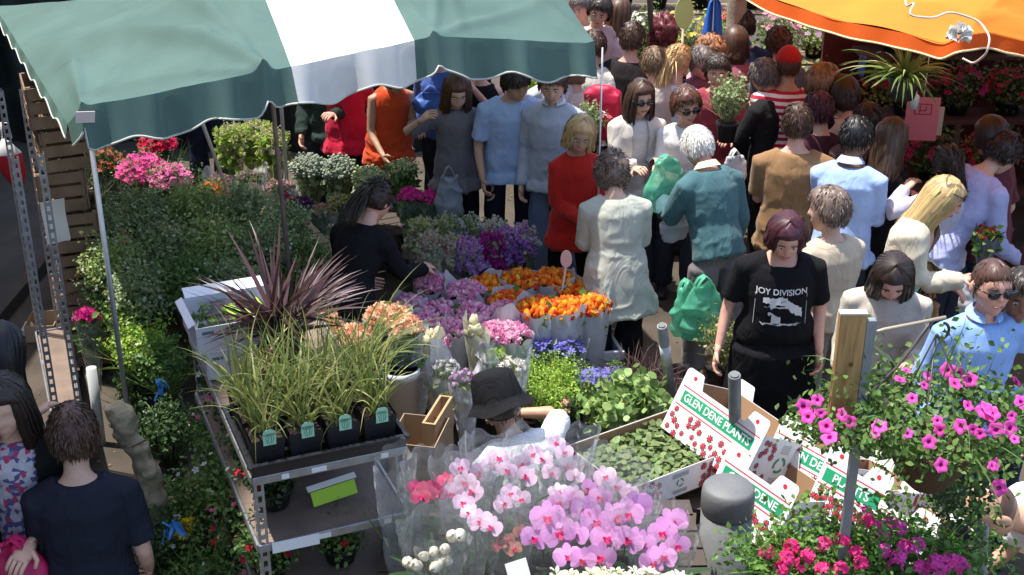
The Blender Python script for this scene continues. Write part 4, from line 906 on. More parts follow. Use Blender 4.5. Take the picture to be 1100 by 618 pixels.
def bush(label, u, v, h, r, base, name='potted_shrub', leafmat=G1, n=1300, size=.03, fl=None, nf=0, fs=.03, ft=STAR5, group=None, cat='plant', t=LEAF, stalks=40, at=None, squash=1., up=.3):
    p = Vector(at) if at else W(u, v, h); root = thing(name, label, cat, (p.x, p.y, base), 0, group)
    H = h - base; ph = min(.16, H * .35); pot(root, min(r * .6, .11), ph)
    c = (0, 0, H - r * .75 * squash); mb = MB(); leaves_in(mb, n, c, (r, r, r * .85 * squash), size, 0, t, .35, up)
    k = int(n * .12); a = RNG.uniform(0, 6.28, k); rr = r * .7 * np.sqrt(RNG.uniform(0, 1, k)); b0 = np.stack([rr * .3 * np.cos(a), rr * .3 * np.sin(a), np.full(k, ph)], 1)
    mb.blades(b0, np.stack([np.cos(a) * .5, np.sin(a) * .5, np.full(k, 1.)], 1), H - ph, .006, .25, 5, 0, wob=.6)
    # shoots that break the outline
    tips = mb.blades(np.array(c) + rand_dirs(stalks, .1) * r * .6, rand_dirs(stalks, .45), RNG.uniform(.4, .75, stalks) * r * 1.3, .006, .5, 4, 0, wob=.5)
    for q in range(5): mb.inst(t, tips + RNG.normal(0, size * .6, tips.shape), rots(rand_dirs(stalks, .2)), RNG.uniform(.6, 1, stalks) * size)
    mb.build('foliage', leafmat, root)
    if fl:
        mb = MB(); mats = fl if isinstance(fl, list) else [fl]; flowers_on(mb, nf, c, (r, r, r * .9 * squash), fs, ft, 0); mb.build('blossom', mats if len(mats) > 1 or ft[2].count(1) == 0 else [mats[0], mats[0]], root)
    return root

PAPER = mat('white wrapping paper', (.55, .55, .56), .75, .25, noise=.08, nscale=12, bump=.25, bscale=30, trans=.2)
CEL = cello()
def wrap_mesh(mb, r, h, r0=.5, m=0, crinkle=.06, n=40, peak=.1, lean=(0, 0)):
    K = 9; V = []; ph = random.random() * 6
    for k in range(K):
        f = k / (K - 1)
        for i in range(n):
            a = 2 * math.pi * i / n; q = r * (r0 + (1 - r0) * f ** .8) * (1 + crinkle * f * math.sin(a * 5 + ph) + crinkle * .7 * math.sin(a * 11 + ph * 3) * f + .03 * math.sin(a * 17 + k)); z = h * f + (peak * max(0, math.cos(a - ph)) ** 3 * f * f) + crinkle * .2 * math.sin(a * 7) * f
            V.append((q * math.cos(a) + lean[0] * f, q * math.sin(a) + lean[1] * f, z))
    V = np.array(V); V += (vnoise(V, 22, 5) * .006)[:, None]
    F = [(k * n + i, k * n + (i + 1) % n, (k + 1) * n + (i + 1) % n, (k + 1) * n + i) for k in range(K - 1) for i in range(n)]
    mb.add(V, F, m); return mb
def bunch(label, u, v, h, r, H=.45, kind='tulip', fm=None, wrap=PAPER, n=70, fs=.035, group=None, name='flower_bunch', leafm_=G1, lv=160, peak=.06, base_obj=None, dome=.05, wr0=.55, at=None, wh=None):
    p = Vector(at) if at else W(u, v, h); root = thing(name, label, 'flowers', (p.x, p.y, p.z - H), random.random() * 6, group)
    a = RNG.uniform(0, 6.28, n); q = r * .93 * np.sqrt((np.arange(n) + .5) / n); a = np.arange(n) * 2.399 + RNG.normal(0, .15, n)
    P = np.stack([q * np.cos(a), q * np.sin(a), H - dome * (q / r) ** 2 + RNG.normal(0, .008, n) - (fs if kind == 'tulip' else 0)], 1)
    D = nrm(np.stack([P[:, 0] * 1.5, P[:, 1] * 1.5, np.full(n, .35)], 1) + RNG.normal(0, .12, (n, 3)))
    mats = fm if isinstance(fm, list) else [fm]; mb = MB()
    if kind == 'tulip':
        for k in range(len(mats)):
            s = np.arange(n) % len(mats) == k; mb.inst(TUL, P[s], rots(D[s]), RNG.uniform(.9, 1.15, s.sum()) * fs, k)
    elif kind == 'puff':
        for k in range(len(mats)):
            s = np.arange(n) % len(mats) == k; mb.inst(PUFF, P[s], rots(D[s]), RNG.uniform(.8, 1.2, s.sum()) * fs, k)
            mb.inst(BEAD, P[s], rots(D[s]), RNG.uniform(.5, .7, s.sum()) * fs * .8, k)
    elif kind in ('star', 'lily'):
        for k in range(len(mats)):
            s = np.arange(n) % len(mats) == k; mb.inst(STAR6 if kind == 'lily' else STAR5, P[s], rots(D[s]), RNG.uniform(.8, 1.2, s.sum()) * fs, k)
    elif kind == 'spike':
        L = .2
        for k in range(len(mats)):
            s = np.arange(n) % len(mats) == k
            for z in np.linspace(0, 1, 12):
                m_ = s.sum()
                for rep in range(2): mb.inst(PUFF, P[s] + D[s] * ((z - .75) * L) + RNG.normal(0, .007, (m_, 3)), rots(rand_dirs(m_)), RNG.uniform(.8, 1.2, m_) * fs * (1.15 - z * .8), k)
    elif kind == 'spray':
        for rep in range(7): mb.inst(BEAD, P + RNG.normal(0, .022, P.shape), rots(D), RNG.uniform(.5, 1.2, n) * fs * .22, rep % len(mats))
    mb.build('blooms', mats, root)
    mb = MB()
    mb.blades(P * np.array((.3, .3, 0)) + np.array((0, 0, .02)), P - P * np.array((.3, .3, 0)), np.linalg.norm(P - P * np.array((.3, .3, 0)), axis=1) * .97, .006, .0, 3, 0, wob=.02, taper=False)
    if lv:
        Q = np.stack([RNG.normal(0, r * .5, lv), RNG.normal(0, r * .5, lv), RNG.uniform(H * .5, H * .97, lv)], 1); rr = np.linalg.norm(Q[:, :2], axis=1, keepdims=True); Q[:, :2] *= np.minimum(1, r * .9 / np.maximum(rr, 1e-4))
        mb.inst(LEAF, Q, rots(rand_dirs(lv, 0)), RNG.uniform(.03, .07, lv))
    mb.build('stems', leafm_, root)
    if wrap: wrap_mesh(MB(), 1, 1); mb = MB(); wrap_mesh(mb, r * 1.08, (wh or H - dome * .9), wr0, 0, .05, 40, peak); mb.build('wrapping', wrap, root)
    return root

# ---------------------------------------------------------------- buckets / supports
def bench(label, u, v, h, L, Wd, rz, name='display_bench', m=None, slats=6, at=None):
    p = Vector(at) if at else W(u, v, h); t = thing(name, label, 'bench', (p.x, p.y, 0), rz); m = m or mat('weathered wood', (.22, .16, .11), .85, noise=.25, nscale=6)
    mb = MB()
    for i in range(slats): mb.box((0, -Wd / 2 + Wd * (i + .5) / slats, h - .012), (L, Wd / slats * .88, .022))
    mb.build('table_top', m, t)
    for sx in (-1, 1):
        for sy in (-1, 1): mb = MB(); mb.box((sx * (L / 2 - .05), sy * (Wd / 2 - .05), (h - .023) / 2), (.05, .05, h - .023)); mb.build('leg', m, t)
    return t

# ================================================================= under the canopy
gB = 'green leafy plants in pots under the canopy'
p0 = W(190, 250, .62)
bench('long low wooden bench under the mass of green potted plants', 205, 262, .6, 1.75, 1.25, STALL_ROT)
spots = [(98, 228, 1.0, .19, G2), (150, 208, .98, .2, G2), (205, 200, 1.0, .21, G5), (258, 205, .98, .2, G2), (304, 222, .95, .18, G2), (118, 262, 1.0, .2, G5), (172, 245, 1.02, .22, G2), (228, 240, 1.02, .22, G5), (284, 245, .98, .2, G2), (326, 262, .85, .17, G1), (150, 292, 1.0, .19, G2), (202, 282, 1.02, .2, G1), (250, 285, .98, .18, G2), (318, 296, .75, .15, G1)]
wheres = ['at the back left corner of the mass', 'at the back behind the pink flowers', 'at the back below the navy jeans', 'at the back below the cellophane bunches', 'beside the thin brown pole', 'at the left beside the slotted post', 'left of the middle of the mass', 'in the middle of the mass', 'right of the middle of the mass', 'at the right end near the flower seller', 'at the front left above the white boxes', 'at the front right above the white boxes', 'at the front behind the purple spiky plant', 'low at the right behind the purple spiky plant']
for (u, v, h, r, m), wh_ in zip(spots, wheres): bush('bushy %s leaved pot plant %s' % ('pale' if m is G5 else 'grey green' if m is G2 else 'mid green', wh_), u, v, h, r, .6 if h > .9 else .3, leafmat=m, n=1900, size=.03, group=gB, fl=petal('speck flower', (.6, .62, .55)), nf=14, fs=.011)
bush('pink phlox like plant massed with small pink flowers at the back left', 152, 172, 1.0, .17, .5, leafmat=G1, n=700, size=.03, fl=petal('bright pink', (.72, .10, .34)), nf=260, fs=.024, name='flowering_plant')
bush('pink flowering plant right of the other pink one, below the navy jeans', 182, 182, .98, .14, .5, leafmat=G1, n=600, size=.03, fl=petal('rose pink', (.75, .2, .42)), nf=230, fs=.022, name='flowering_plant')
bush('crimson flowering plant right under the scalloped canopy edge', 168, 146, 1.0, .13, .4, leafmat=G4, n=500, size=.03, fl=petal('crimson', (.6, .01, .08)), nf=150, fs=.025, name='flowering_plant')
bush('plant with rusty orange flowers beside the left canopy pole', 112, 165, .95, .14, .3, leafmat=G4, n=600, fl=petal('rust', (.42, .12, .05)), nf=90, fs=.02, name='flowering_plant')
bush('yellow tinged tall foliage plant at the far left under the canopy', 70, 160, 1.0, .15, .2, leafmat=leafm('olive leaf', (.14, .14, .03)), n=700, fl=petal('yellow ochre', (.5, .32, .03)), nf=40, fs=.02, name='flowering_plant')
bush('dark plant with pale pink flowers between canopy pole and slotted post', 82, 205, .8, .15, .2, leafmat=G4, n=700, fl=petal('pale pink', (.62, .36, .42)), nf=40, fs=.022, name='flowering_plant')
bush('low plant with bright orange flowers by the foot of the pale slanting pole', 226, 200, .8, .1, .4, leafmat=G1, n=350, fl=petal('orange', (.8, .16, .01)), nf=50, fs=.022, name='flowering_plant')
gS = 'cut flower bunches under the canopy'
cream = petal('cream petal', (.66, .62, .42)); lemon = petal('lemon petal', (.55, .58, .22)); palew = petal('white petal', (.72, .70, .66))
for u, v, s in ((248, 138, 'left'), (270, 132, 'middle'), (292, 140, 'right')): bunch('yellow green snapdragons in leafy %s bunch beside the pale pole' % s, u, v, .95, .13, .6, 'spike', [lemon, cream], None, 34, .022, gS, leafm_=G3, lv=420, dome=.12)
SIL = cello('silvery cellophane', .45, (.8, .8, .84))
for u, v, s, c in ((236, 190, 'left of the pair', (.35, .2, .22)), (268, 186, 'right of the pair', (.3, .24, .2)), (300, 196, 'by the thin brown pole', (.5, .32, .3))): bunch('cellophane wrapped bunch of dull pink flowers, %s' % s, u, v, .8, .12, .45, 'puff', petal('dull %s' % s, c), SIL, 40, .022, gS, wr0=.4, peak=.1)
for u, v, s in ((332, 172, 'left'), (362, 174, 'right')): bunch('grey green sea holly bunch, %s one behind the black clad seller' % s, u, v, .8, .13, .5, 'spray', [petal('sea holly', (.42, .46, .36)), petal('sea holly2', (.3, .36, .28))], None, 180, .05, gS, leafm_=G2, lv=260, dome=.08)
bunch('deep purple flowers between the thin pole and the peach bunches', 322, 215, .7, .1, .45, 'puff', petal('deep purple', (.10, .02, .14)), CEL, 50, .025, gS)
bunch('small crimson pink bunch against the thin brown pole', 310, 212, .75, .05, .4, 'puff', petal('raspberry', (.55, .03, .16)), CEL, 18, .025, gS)
for u, v, s, c in ((345, 222, 'left', (.5, .3, .26)), (368, 212, 'middle', (.42, .38, .2)), (388, 222, 'right', (.55, .33, .33))): bunch('mixed peach and olive wrapped bunch, %s of three behind the seller' % s, u, v, .66, .11, .45, 'puff', [petal('mix ' + s, c), petal('olive mix', (.3, .3, .1))], CEL, 50, .022, gS)
bunch('leafy green bunch in front of the white trousers', 432, 176, .85, .11, .5, 'spray', petal('pale spray', (.5, .55, .3)), None, 60, .04, gS, leafm_=G1, lv=420)
bunch('pale green bunch left of the leafy one, with a red flower', 395, 185, .8, .1, .45, 'spray', petal('pale spray', (.5, .55, .3)), CEL, 120, .05, gS, leafm_=G2, lv=220)
for u, v, s in ((440, 206, 'left'), (462, 208, 'right')): bunch('hot pink carnation bunch, %s one beside the seller\'s head' % s, u, v, .75, .085, .4, 'puff', petal('hot pink', (.78, .06, .36)), CEL, 42, .03, gS)
o = bench('dark low bench holding the cut flower bunches under the canopy', 330, 250, .35, 2.2, .7, STALL_ROT, m=mat('dark bench wood', (.07, .055, .045), .85))
# stocks in front of the women
gK = 'stock and snapdragon bunches in front of the shoppers'
lil = petal('lilac petal', (.65, .36, .66)); mag = petal('magenta petal', (.5, .04, .3)); pur = petal('violet petal', (.48, .2, .55)); blush = petal('blush petal', (.68, .48, .42))
for u, v, m, s in ((452, 240, [cream, lemon], 'cream and green stocks beside the seller'), (478, 237, [cream, G5], 'cream green stocks second from the seller'), (505, 237, [palew, G5], 'whitish green stocks below the carried bag'), (530, 240, [palew, cream], 'white stocks below the navy trousers'),
                   (462, 256, [blush, cream], 'blush and cream stocks in the front left'), (486, 258, [cream, blush], 'peachy cream stocks front, second from left'), (503, 262, [lil], 'lilac stocks at the front'), (527, 256, [mag], 'deep magenta stocks in the middle'), (545, 250, [pur, lil], 'violet stocks to the right of the magenta'), (560, 246, [lil, palew], 'lilac and white stocks at the right end')):
    bunch(s, u, v, .78, .095, .5, 'spike', m, CEL if 'cream' in s else None, 24, .026, gK, lv=70, dome=.07, leafm_=G2)
bench('low trestle under the stock bunches', 505, 262, .28, 1.0, .6, .0, m=_mats['dark bench wood'])

# ================================================================= tulips and pinks
def tray_bucket(label, u, v, h, r, H, col=(.6, .6, .6), at=None):
    p = Vector(at) if at else W(u, v, h); t = thing('bucket', label, 'bucket', (p.x, p.y, p.z - H)); b = MB()
    b.tube([(0, 0, 0), (0, 0, H * .88), (0, 0, H * .88), (0, 0, H), (0, 0, H), (0, 0, .02)], [r * .78, r * .97, r * 1.06, r * 1.05, r * .97, r * .75], 24, caps=True); b.build('body', mat('bucket %.2f' % col[0], col, .5), t); return t
org = [petal('tulip orange', (.80, .20, .012), .25, .2), petal('tulip amber', (.82, .34, .02), .25, .2), petal('tulip red orange', (.66, .085, .01), .2, .2)]
gT = 'orange tulips wrapped in white paper'; gP = 'pink flowers wrapped in white paper'
for u, v, h, r, s in ((524, 298, .80, .115, 'far left of the back row'), (560, 293, .82, .125, 'middle of the back row'), (594, 291, .84, .12, 'back row right beside the wooden spoon sign'), (618, 303, .80, .10, 'behind the single right hand bunch'), (549, 316, .80, .12, 'second row left next to the pink ones'), (580, 322, .82, .125, 'front row with creased paper, left'), (606, 323, .82, .115, 'front row with creased paper, right'), (636, 319, .82, .095, 'separate one furthest right above the white crate')):
    bunch('orange tulips in white paper, ' + s, u, v, h, r * 1.07, .5, 'tulip', org, PAPER, 92, .038, gT, lv=40, peak=.05)
pk = [petal('tulip pink', (.80, .30, .50), .2, .3), petal('tulip light pink', (.84, .52, .64), .2, .3)]
for u, v, h, r, s in ((466, 300, .80, .115, 'back row left beside the seller'), (500, 307, .80, .12, 'back row with a raised paper collar'), (452, 342, .76, .12, 'front row far left'), (482, 345, .76, .12, 'front row second from left'), (512, 338, .76, .12, 'front row third from left'), (541, 330, .78, .11, 'in front of the orange ones with folded paper'), (548, 352, .74, .12, 'front row right end'), (440, 318, .78, .1, 'behind the front row at the far left'), (472, 324, .78, .11, 'between the rows, left'), (505, 326, .78, .11, 'between the rows, right'), (530, 350, .75, .1, 'front row second from right'), (466, 358, .73, .1, 'lowest one above the cream callas')):
    bunch('small pink tulips in pale paper, ' + s, u, v, h, r, .48, 'puff' if random.random() < .5 else 'tulip', pk, PAPER, 80, .028, gP, lv=30, peak=.12 if 'collar' in s or 'folded' in s else .05)
# lolly shaped wooden sign among the tulips
p = W(612, 270, 1.02); t = thing('price_paddle', 'pale pink wooden paddle sign on a stick among the orange tulips', 'sign', (p.x - .02, p.y, .5)); b = MB(); b.tube([(-.06, -.04, 0), (.0, 0, .43)], .006, 6); b.build('stick', mat('raw stick', (.62, .5, .36), .7), t)
b = MB(); b.tube([(.0, -.006, .47), (.0, .006, .47)], [(.035, .055)] * 2, 18); b.build('board', mat('pink card', (.6, .42, .38), .7), t)
def open_crate(label, u, v, h, L, Wd, H, rz, m, name='crate', rim=.0, at=None, th=.012, cat='crate'):
    p = Vector(at) if at else W(u, v, h); t = thing(name, label, cat, (p.x, p.y, p.z - H), rz); b = MB()
    b.box((0, 0, th / 2), (L, Wd, th)); 
    for s in (-1, 1): b.box((s * (L / 2 - th / 2), 0, H / 2 + th / 2), (th, Wd, H - th)); b.box((0, s * (Wd / 2 - th / 2), H / 2 + th / 2), (L - 2 * th - .002, th, H - th))
    b.build('body', m, t)
    if rim:
        b = MB()
        for s in (-1, 1): b.box((s * (L / 2 + .004), 0, H - rim / 2), (.014, Wd + .036, rim), None, 0, .003); b.box((0, s * (Wd / 2 + .004), H - rim / 2 + .001), (L + .03, .014, rim), None, 0, .003)
        b.build('rim', m, t)
    return t
WP = mat('white polystyrene', (.58, .58, .57), .6, bump=.15)
c1 = open_crate('white plastic crate with a thick rim below the right hand tulips', 632, 368, .42, .34, .3, .34, .22, WP, rim=.06)
bench('low table under the wrapped tulips and pinks', 545, 352, .29, 1.15, .8, .12, m=_mats['dark bench wood'])

# ================================================================= front: irises, lime foliage, violas, ivy
iris = petal('iris blue', (.22, .2, .62)); 
for u, v, s in ((560, 372, 'left of the row'), (585, 366, 'middle of the row'), (612, 368, 'right of the row'), (640, 400, 'lowest one next to the yellow violas')):
    bunch('blue iris bunch in clear wrap, ' + s, u, v, .62, .1, .42, 'lily', iris, CEL, 20, .028, 'blue iris bunches', lv=60, leafm_=leafm('blue green leaf', (.16, .24, .18)), wr0=.4)
for u, v, s in ((572, 398, 'left clump'), (598, 393, 'middle clump'), (616, 402, 'right clump'), (590, 418, 'front clump')):
    bush('feathery lime green plant, %s beside the bucket hat' % s, u, v, .6, .13, .3, leafmat=G3, n=1300, size=.02, group='lime green feathery plants', stalks=60)
VIO = petal('viola yellow', (.85, .6, .01)); VIP = petal('viola violet', (.3, .2, .6))
for u, v, m, s in ((630, 414, VIO, 'yellow violas above the tray corner'), (640, 432, VIO, 'smaller yellow violas nearer the tray'), (655, 412, VIP, 'violet violas right of the yellow ones'), (662, 398, VIP, 'violet violas further back by the crate')):
    bush(s, u, v, .5, .07, .3, leafmat=G1, n=260, size=.022, fl=m, nf=26, fs=.024, name='viola_plant', group='violas in small pots')
for u, v, s in ((672, 422, 'left'), (694, 424, 'right'), (655, 440, 'front')): bush('variegated ivy with big pale leaves, %s of three behind the tray' % s, u, v, .56, .1, .3, leafmat=leafm('variegated leaf', (.26, .38, .12)), n=170, size=.06, t=ROUNDL, name='ivy_plant', group='ivy plants behind the tray')
for u, v, s in ((676, 388, 'left tuft'), (700, 385, 'right tuft'), (726, 412, 'tuft right of the metal post')):
    p = W(u, v + 25, .35); t = thing('grass_plant', 'dark red wispy grass, %s' % s, 'plant', (p.x, p.y, .2), 0, 'dark red grasses'); pot(t, .07, .12); b = MB(); k = 150; d = rand_dirs(k, .55); b.blades(np.array([(0, 0, .1)] * k) + RNG.normal(0, .02, (k, 3)), d, RNG.uniform(.2, .36, k), .006, 1., 6, wob=.3); b.build('foliage', leafm('dark red grass', (.09, .045, .045)), t)
bench('low slatted stand under the irises and violas', 620, 425, .29, .95, .6, .0)
BUN = mat('peach bun petal', (.6, .36, .24), .6)
bush('tiny plant with two round peach flowers beside the outstretched arm', 612, 432, .55, .05, .3, leafmat=G4, n=120, size=.02, fl=BUN, nf=3, fs=.03, ft=PUFF, name='flowering_plant')
# peach bunches and cream wraps left of the hat
peach = [petal('peach', (.80, .42, .25)), petal('light peach', (.82, .58, .38))]
for u, v, r, s in ((415, 332, .11, 'largest, right behind the grasses'), (435, 345, .08, 'small one nearest the pink tulips'), (345, 342, .1, 'left, above the tall grasses'), (380, 355, .08, 'between the other peach ones')):
    bunch('peach coloured carnations, ' + s, u, v, 1.02, r * 1.15, .5, 'puff', peach, CEL, 46, .032, 'peach carnation bunches')
CRP = mat('cream wrapping', (.70, .66, .50), .7, noise=.1, trans=.25); 
for u, v, s, r in ((462, 360, 'left', .06), (512, 352, 'right', .055)):
    p = W(u, v, .85); t = thing('calla_bunch', 'cream paper cone of pale callas, %s of the pair behind the bucket hat' % s, 'flowers', (p.x, p.y, .42), 0); b = MB(); wrap_mesh(b, r * 1.2, .4, .3, 0, .12, 30, .12); b.build('wrapping', CRP, t); b = MB(); P = RNG.normal(0, r * .35, (7, 3)) + np.array((0, 0, .38)); b.inst(TUL, P, rots(rand_dirs(7, .8)), np.full(7, .06)); b.build('blooms', cream, t)
IRI = cello('iridescent cellophane', .5, (.82, .8, .88))
for u, v, s, m in ((448, 372, 'with cream flowers at the left', cream), (478, 390, 'with grey leaves in the middle', petal('ash', (.5, .5, .48))), (500, 402, 'with a pale mauve flower nearest the bucket hat', petal('mauve', (.5, .35, .5))), (530, 378, 'with lime shoots behind the bucket hat', G3), (552, 388, 'with white flowers right of the bucket hat', palew)):
    bunch('shiny cellophane cone ' + s, u, v, .8, .085, .45, 'puff', m, IRI, 16, .022, 'shiny cellophane cones', lv=60, wr0=.25, peak=.16, leafm_=G2)
p = W(438, 420, .75); tray_bucket('tall white bucket half hidden by the grass plants', 430, 395, .78, .10, .36, (.6, .6, .62))
c = open_crate('pale wooden box standing on end left of the bucket hat', 470, 440, .75, .07, .3, .5, -.25, mat('pine box', (.42, .28, .15), .8, noise=.2), name='wooden_box', cat='box')
c = open_crate('brown cardboard box behind the trolley corner', 450, 462, .7, .24, .3, .3, -.2, mat('cardboard', (.34, .24, .15), .85, noise=.1), name='cardboard_box', cat='box', th=.005)

# ================================================================= trolley 1 goods
TRAYB = mat('black tray plastic', (.014, .014, .016), .35, .5)
pt = t1(T1W / 2 + .0, .24, 1.302); tr = open_crate('shallow black plastic tray holding the grass pots', 0, 0, 0, .62, .5, .06, T1R, TRAYB, name='plant_tray', at=(pt.x, pt.y, 1.302 + .06), rim=.014, cat='tray', th=.006)
LABG = mat('mint green label', (.30, .55, .40), .55); DKG = mat('dark green ink', (.05, .2, .1), .6)
gg = leafm('sedge green', (.15, .19, .05)); gy = leafm('sedge yellow', (.36, .35, .12))
cols = ['far left', 'second from left', 'third from left', 'far right']
for row in (0, 1, 2):
    for k in range(4):
        q = t1(.075 + k * .15, .10 + row * .16, 1.31)
        t = thing('grass_pot', 'arching grass in square black pot with mint label, %s in front row' % cols[k] if row == 0 else 'arching striped grass, %s in the %s row of the black tray' % (cols[k], ('', 'middle', 'back')[row]), 'plant', (q.x, q.y, q.z), T1R, 'striped grasses on the trolley')
        b = MB(); hh = .125; V = np.array([(x * s * .068, y * s * .068, z) for z, s in ((0, .8), (hh, 1)) for x, y in ((-1, -1), (1, -1), (1, 1), (-1, 1))]); b.add(V, [(3, 2, 1, 0), (0, 1, 5, 4), (1, 2, 6, 5), (2, 3, 7, 6), (3, 0, 4, 7)], 0, False); b.build('pot', POTB, t)
        b = MB(); b.box((0, 0, hh - .008), (.12, .12, .008)); b.build('soil', _mats['potting soil'], t)
        if row == 0:
            b = MB(); b.box((0.005, -.074, hh + .005), (.05, .0016, .05)); b.tube([(.005, -.0748, hh + .03), (.005, -.0732, hh + .03)], [(.025, .018)] * 2, 16); lo = b.build('plant_label', LABG, t)
            b = MB()
            for x in (-.012, -.004, .006, .014): b.box((x + .005, -.0756, hh + .0), (.0022, .0008, .032 - abs(x) * .6), Euler((0, x * 18, 0)))
            for z in (.024, .029): b.box((.005, -.0756, hh + z), (.022, .0008, .0016))
            b.build('label_print', DKG, lo)
        b = MB(); n_ = 62
        for m_, n2 in ((0, 34), (1, 14)):
            d = nrm(np.concatenate([RNG.normal(0, .38, (n2, 2)), np.ones((n2, 1))], 1)); b.blades(np.concatenate([RNG.normal(0, .02, (n2, 2)), np.full((n2, 1), hh - .01)], 1), d, RNG.uniform(.2, .43, n2), RNG.uniform(.006, .011, n2), RNG.uniform(.5, 1.7, n2), 9, m_, wob=.25)
        b.build('foliage', [gg, gy], t)
# long loose blades at the right corner
for (x, y, s) in ((T1W - .04, .5, 'rearmost'),):
    q = t1(x, y, 1.31); t = thing('grass_pot', 'wide arching grass at the right corner reaching over the cream callas', 'plant', (q.x, q.y, q.z), 0); pot(t, .06, .12); b = MB(); k = 34; d = nrm(np.stack([RNG.uniform(.1, 1.2, k), RNG.uniform(-.3, .7, k), np.ones(k) * .8], 1)); b.blades(np.array([(0, 0, .11)] * k), d, RNG.uniform(.3, .55, k), .009, 1., 9, wob=.2); b.build('foliage', gg, t)
# white boxes at the far end of the top shelf
WB = mat('white cardboard', (.62, .63, .68), .75, .2, noise=.05); INK = mat('grey ink', (.15, .17, .2), .6)
def white_box(label, z, dx, rz, opn):
    q = t1(.165 + dx, 1.02, z); t = thing('white_box', label, 'box', (q.x, q.y, z), T1R + rz); b = MB(); L, Wd, H, th = .40, .34, .125, .004
    b.box((0, 0, .002), (L, Wd, th))
    for s in (-1, 1): b.box((s * (L / 2 - th / 2), 0, H / 2 + th), (th, Wd, H - th)); b.box((0, s * (Wd / 2 - th / 2), H / 2 + th), (L - 2 * th - .002, th, H - th))
    b.build('body', WB, t)
    if opn:
        for (c, s, e) in (((0, Wd / 2 + .03, H + .015), (L * .9, .07, .003), (.35, 0, 0)), ((-L / 2 - .012, 0, H + .01), (.035, Wd * .9, .003), (0, -.5, 0))): b = MB(); b.box(c, s, Euler(e)); b.build('flap', WB, t)
        b = MB(); b.box((.06, .02, H - .03), (.18, .12, .02), Euler((.1, .05, .3))); b.build('green_packet', mat('lime packet', (.33, .55, .06), .5), t)
        b = MB(); b.box((-.02, .1, H - .04), (.2, .1, .02), Euler((.2, -.1, 0))); b.build('dark_packet', mat('dark packet', (.03, .035, .05), .5), t)
        b = MB(); leaves_in(b, 60, (-.12, .0, H - .03), (.05, .08, .05), .04); b.build('leaves', G1, t)
    else:
        b = MB(); b.box((0, 0, H + .003), (L, Wd, .003)); b.build('lid', WB, t)
    b = MB(); b.box((-L / 2 + .05, -Wd / 2 - .0006, H * .8), (.05, .001, .014)); b.build('printed_mark', INK, t)
white_box('lower closed white cardboard box on the far end of the trolley', 1.303, .03, -.03, False); white_box('upper open white box with lime green packet, on top of the closed one', 1.436, -.01, .02, True)
# cordyline
q = t1(.29, .74, 1.303); t = thing('cordyline', 'purple red spiky cordyline in a pot between white boxes and grasses', 'plant', tuple(q), 0); pot(t, .1, .16); b = MB(); k = 130; d = rand_dirs(k, .02); d[:, 2] *= 1.15; b.blades(np.array([(0, 0, .2)] * k) + RNG.normal(0, .015, (k, 3)) + np.array((0, 0, 1)) * RNG.uniform(-.05, .12, (k, 1)), d, RNG.uniform(.3, .5, k), RNG.uniform(.014, .022, k), .35, 7, wob=.12); b.build('foliage', leafm('burgundy blade', (.065, .030, .028), .5, .2, .35), t)
b = MB(); b.tube([(0, 0, .12), (0, 0, .3)], .018, 8); b.build('stem', mat('cordyline stem', (.1, .06, .05), .8), t)
q = t1(.40, .98, 1.303); t = thing('cordyline', 'pinkish grey long bladed plant leaning towards the flower seller', 'plant', tuple(q), 0); pot(t, .07, .14); b = MB(); k = 38; d = nrm(np.stack([RNG.uniform(.1, 1.4, k), RNG.uniform(-.2, .8, k), np.full(k, .8)], 1)); b.blades(np.array([(0, 0, .15)] * k), d, RNG.uniform(.3, .45, k), .016, .5, 7, wob=.15); b.build('foliage', leafm('pinkish blade', (.24, .16, .17), .3), t)
# lower shelves: green plants with small flowers
whit = petal('white small', (.75, .74, .72)); redp = petal('begonia red', (.5, .01, .02)); pnk = petal('small pink', (.7, .16, .3))
low = [(.12, .25, 1.0, .14, redp, 'front of the second shelf with red flowers'), (.1, .55, 1.0, .15, whit, 'second shelf, near the white flower'), (.12, .85, 1.0, .15, pnk, 'second shelf, with pink buds'), (.12, 1.15, 1.0, .15, whit, 'second shelf, far end'), (.42, .95, 1.0, .14, redp, 'second shelf, hidden far right'), (.4, .6, 1.0, .12, redp, 'second shelf, in the dark behind the lime sign'),
       (.12, .2, .69, .16, redp, 'third shelf, front left with red flowers'), (.42, .2, .69, .16, redp, 'third shelf, front right with red flowers'), (.08, .55, .69, .16, pnk, 'third shelf, spilling out at the left'), (.08, .9, .69, .16, whit, 'third shelf, spilling out further back'), (.1, 1.2, .69, .15, pnk, 'third shelf, far end'),
       (.1, .3, .39, .16, pnk, 'bottom shelf, near end'), (.1, .75, .39, .16, redp, 'bottom shelf, middle'), (.1, 1.15, .39, .16, whit, 'bottom shelf, far end')]
for (x, y, z, r, m, s) in low:
    q = t1(x - (.05 if z < .9 else 0), y, 0); rr = min(r, .135); bush('dark bedding plant on the trolley, ' + s, 0, 0, z + .245, rr, z, leafmat=G1 if z < .9 else G4, n=520, size=.026, fl=m, nf=16, fs=.016, group='bedding plants on the trolley shelves', at=(q.x, q.y, z + .245), name='bedding_plant')
q = t1(.36, .20, .995); t = thing('shelf_sign', 'lime green and white folded card lying on the second trolley shelf', 'sign', tuple(q), T1R + .18); b = MB(); b.box((0, 0, .03), (.2, .003, .06), Euler((-.5, 0, 0))); b.build('card', mat('lime card', (.38, .62, .05), .5), t); b = MB(); b.box((0, .022, .07), (.22, .003, .025), Euler((-.9, 0, 0))); b.build('top_strip', WLAB, t)
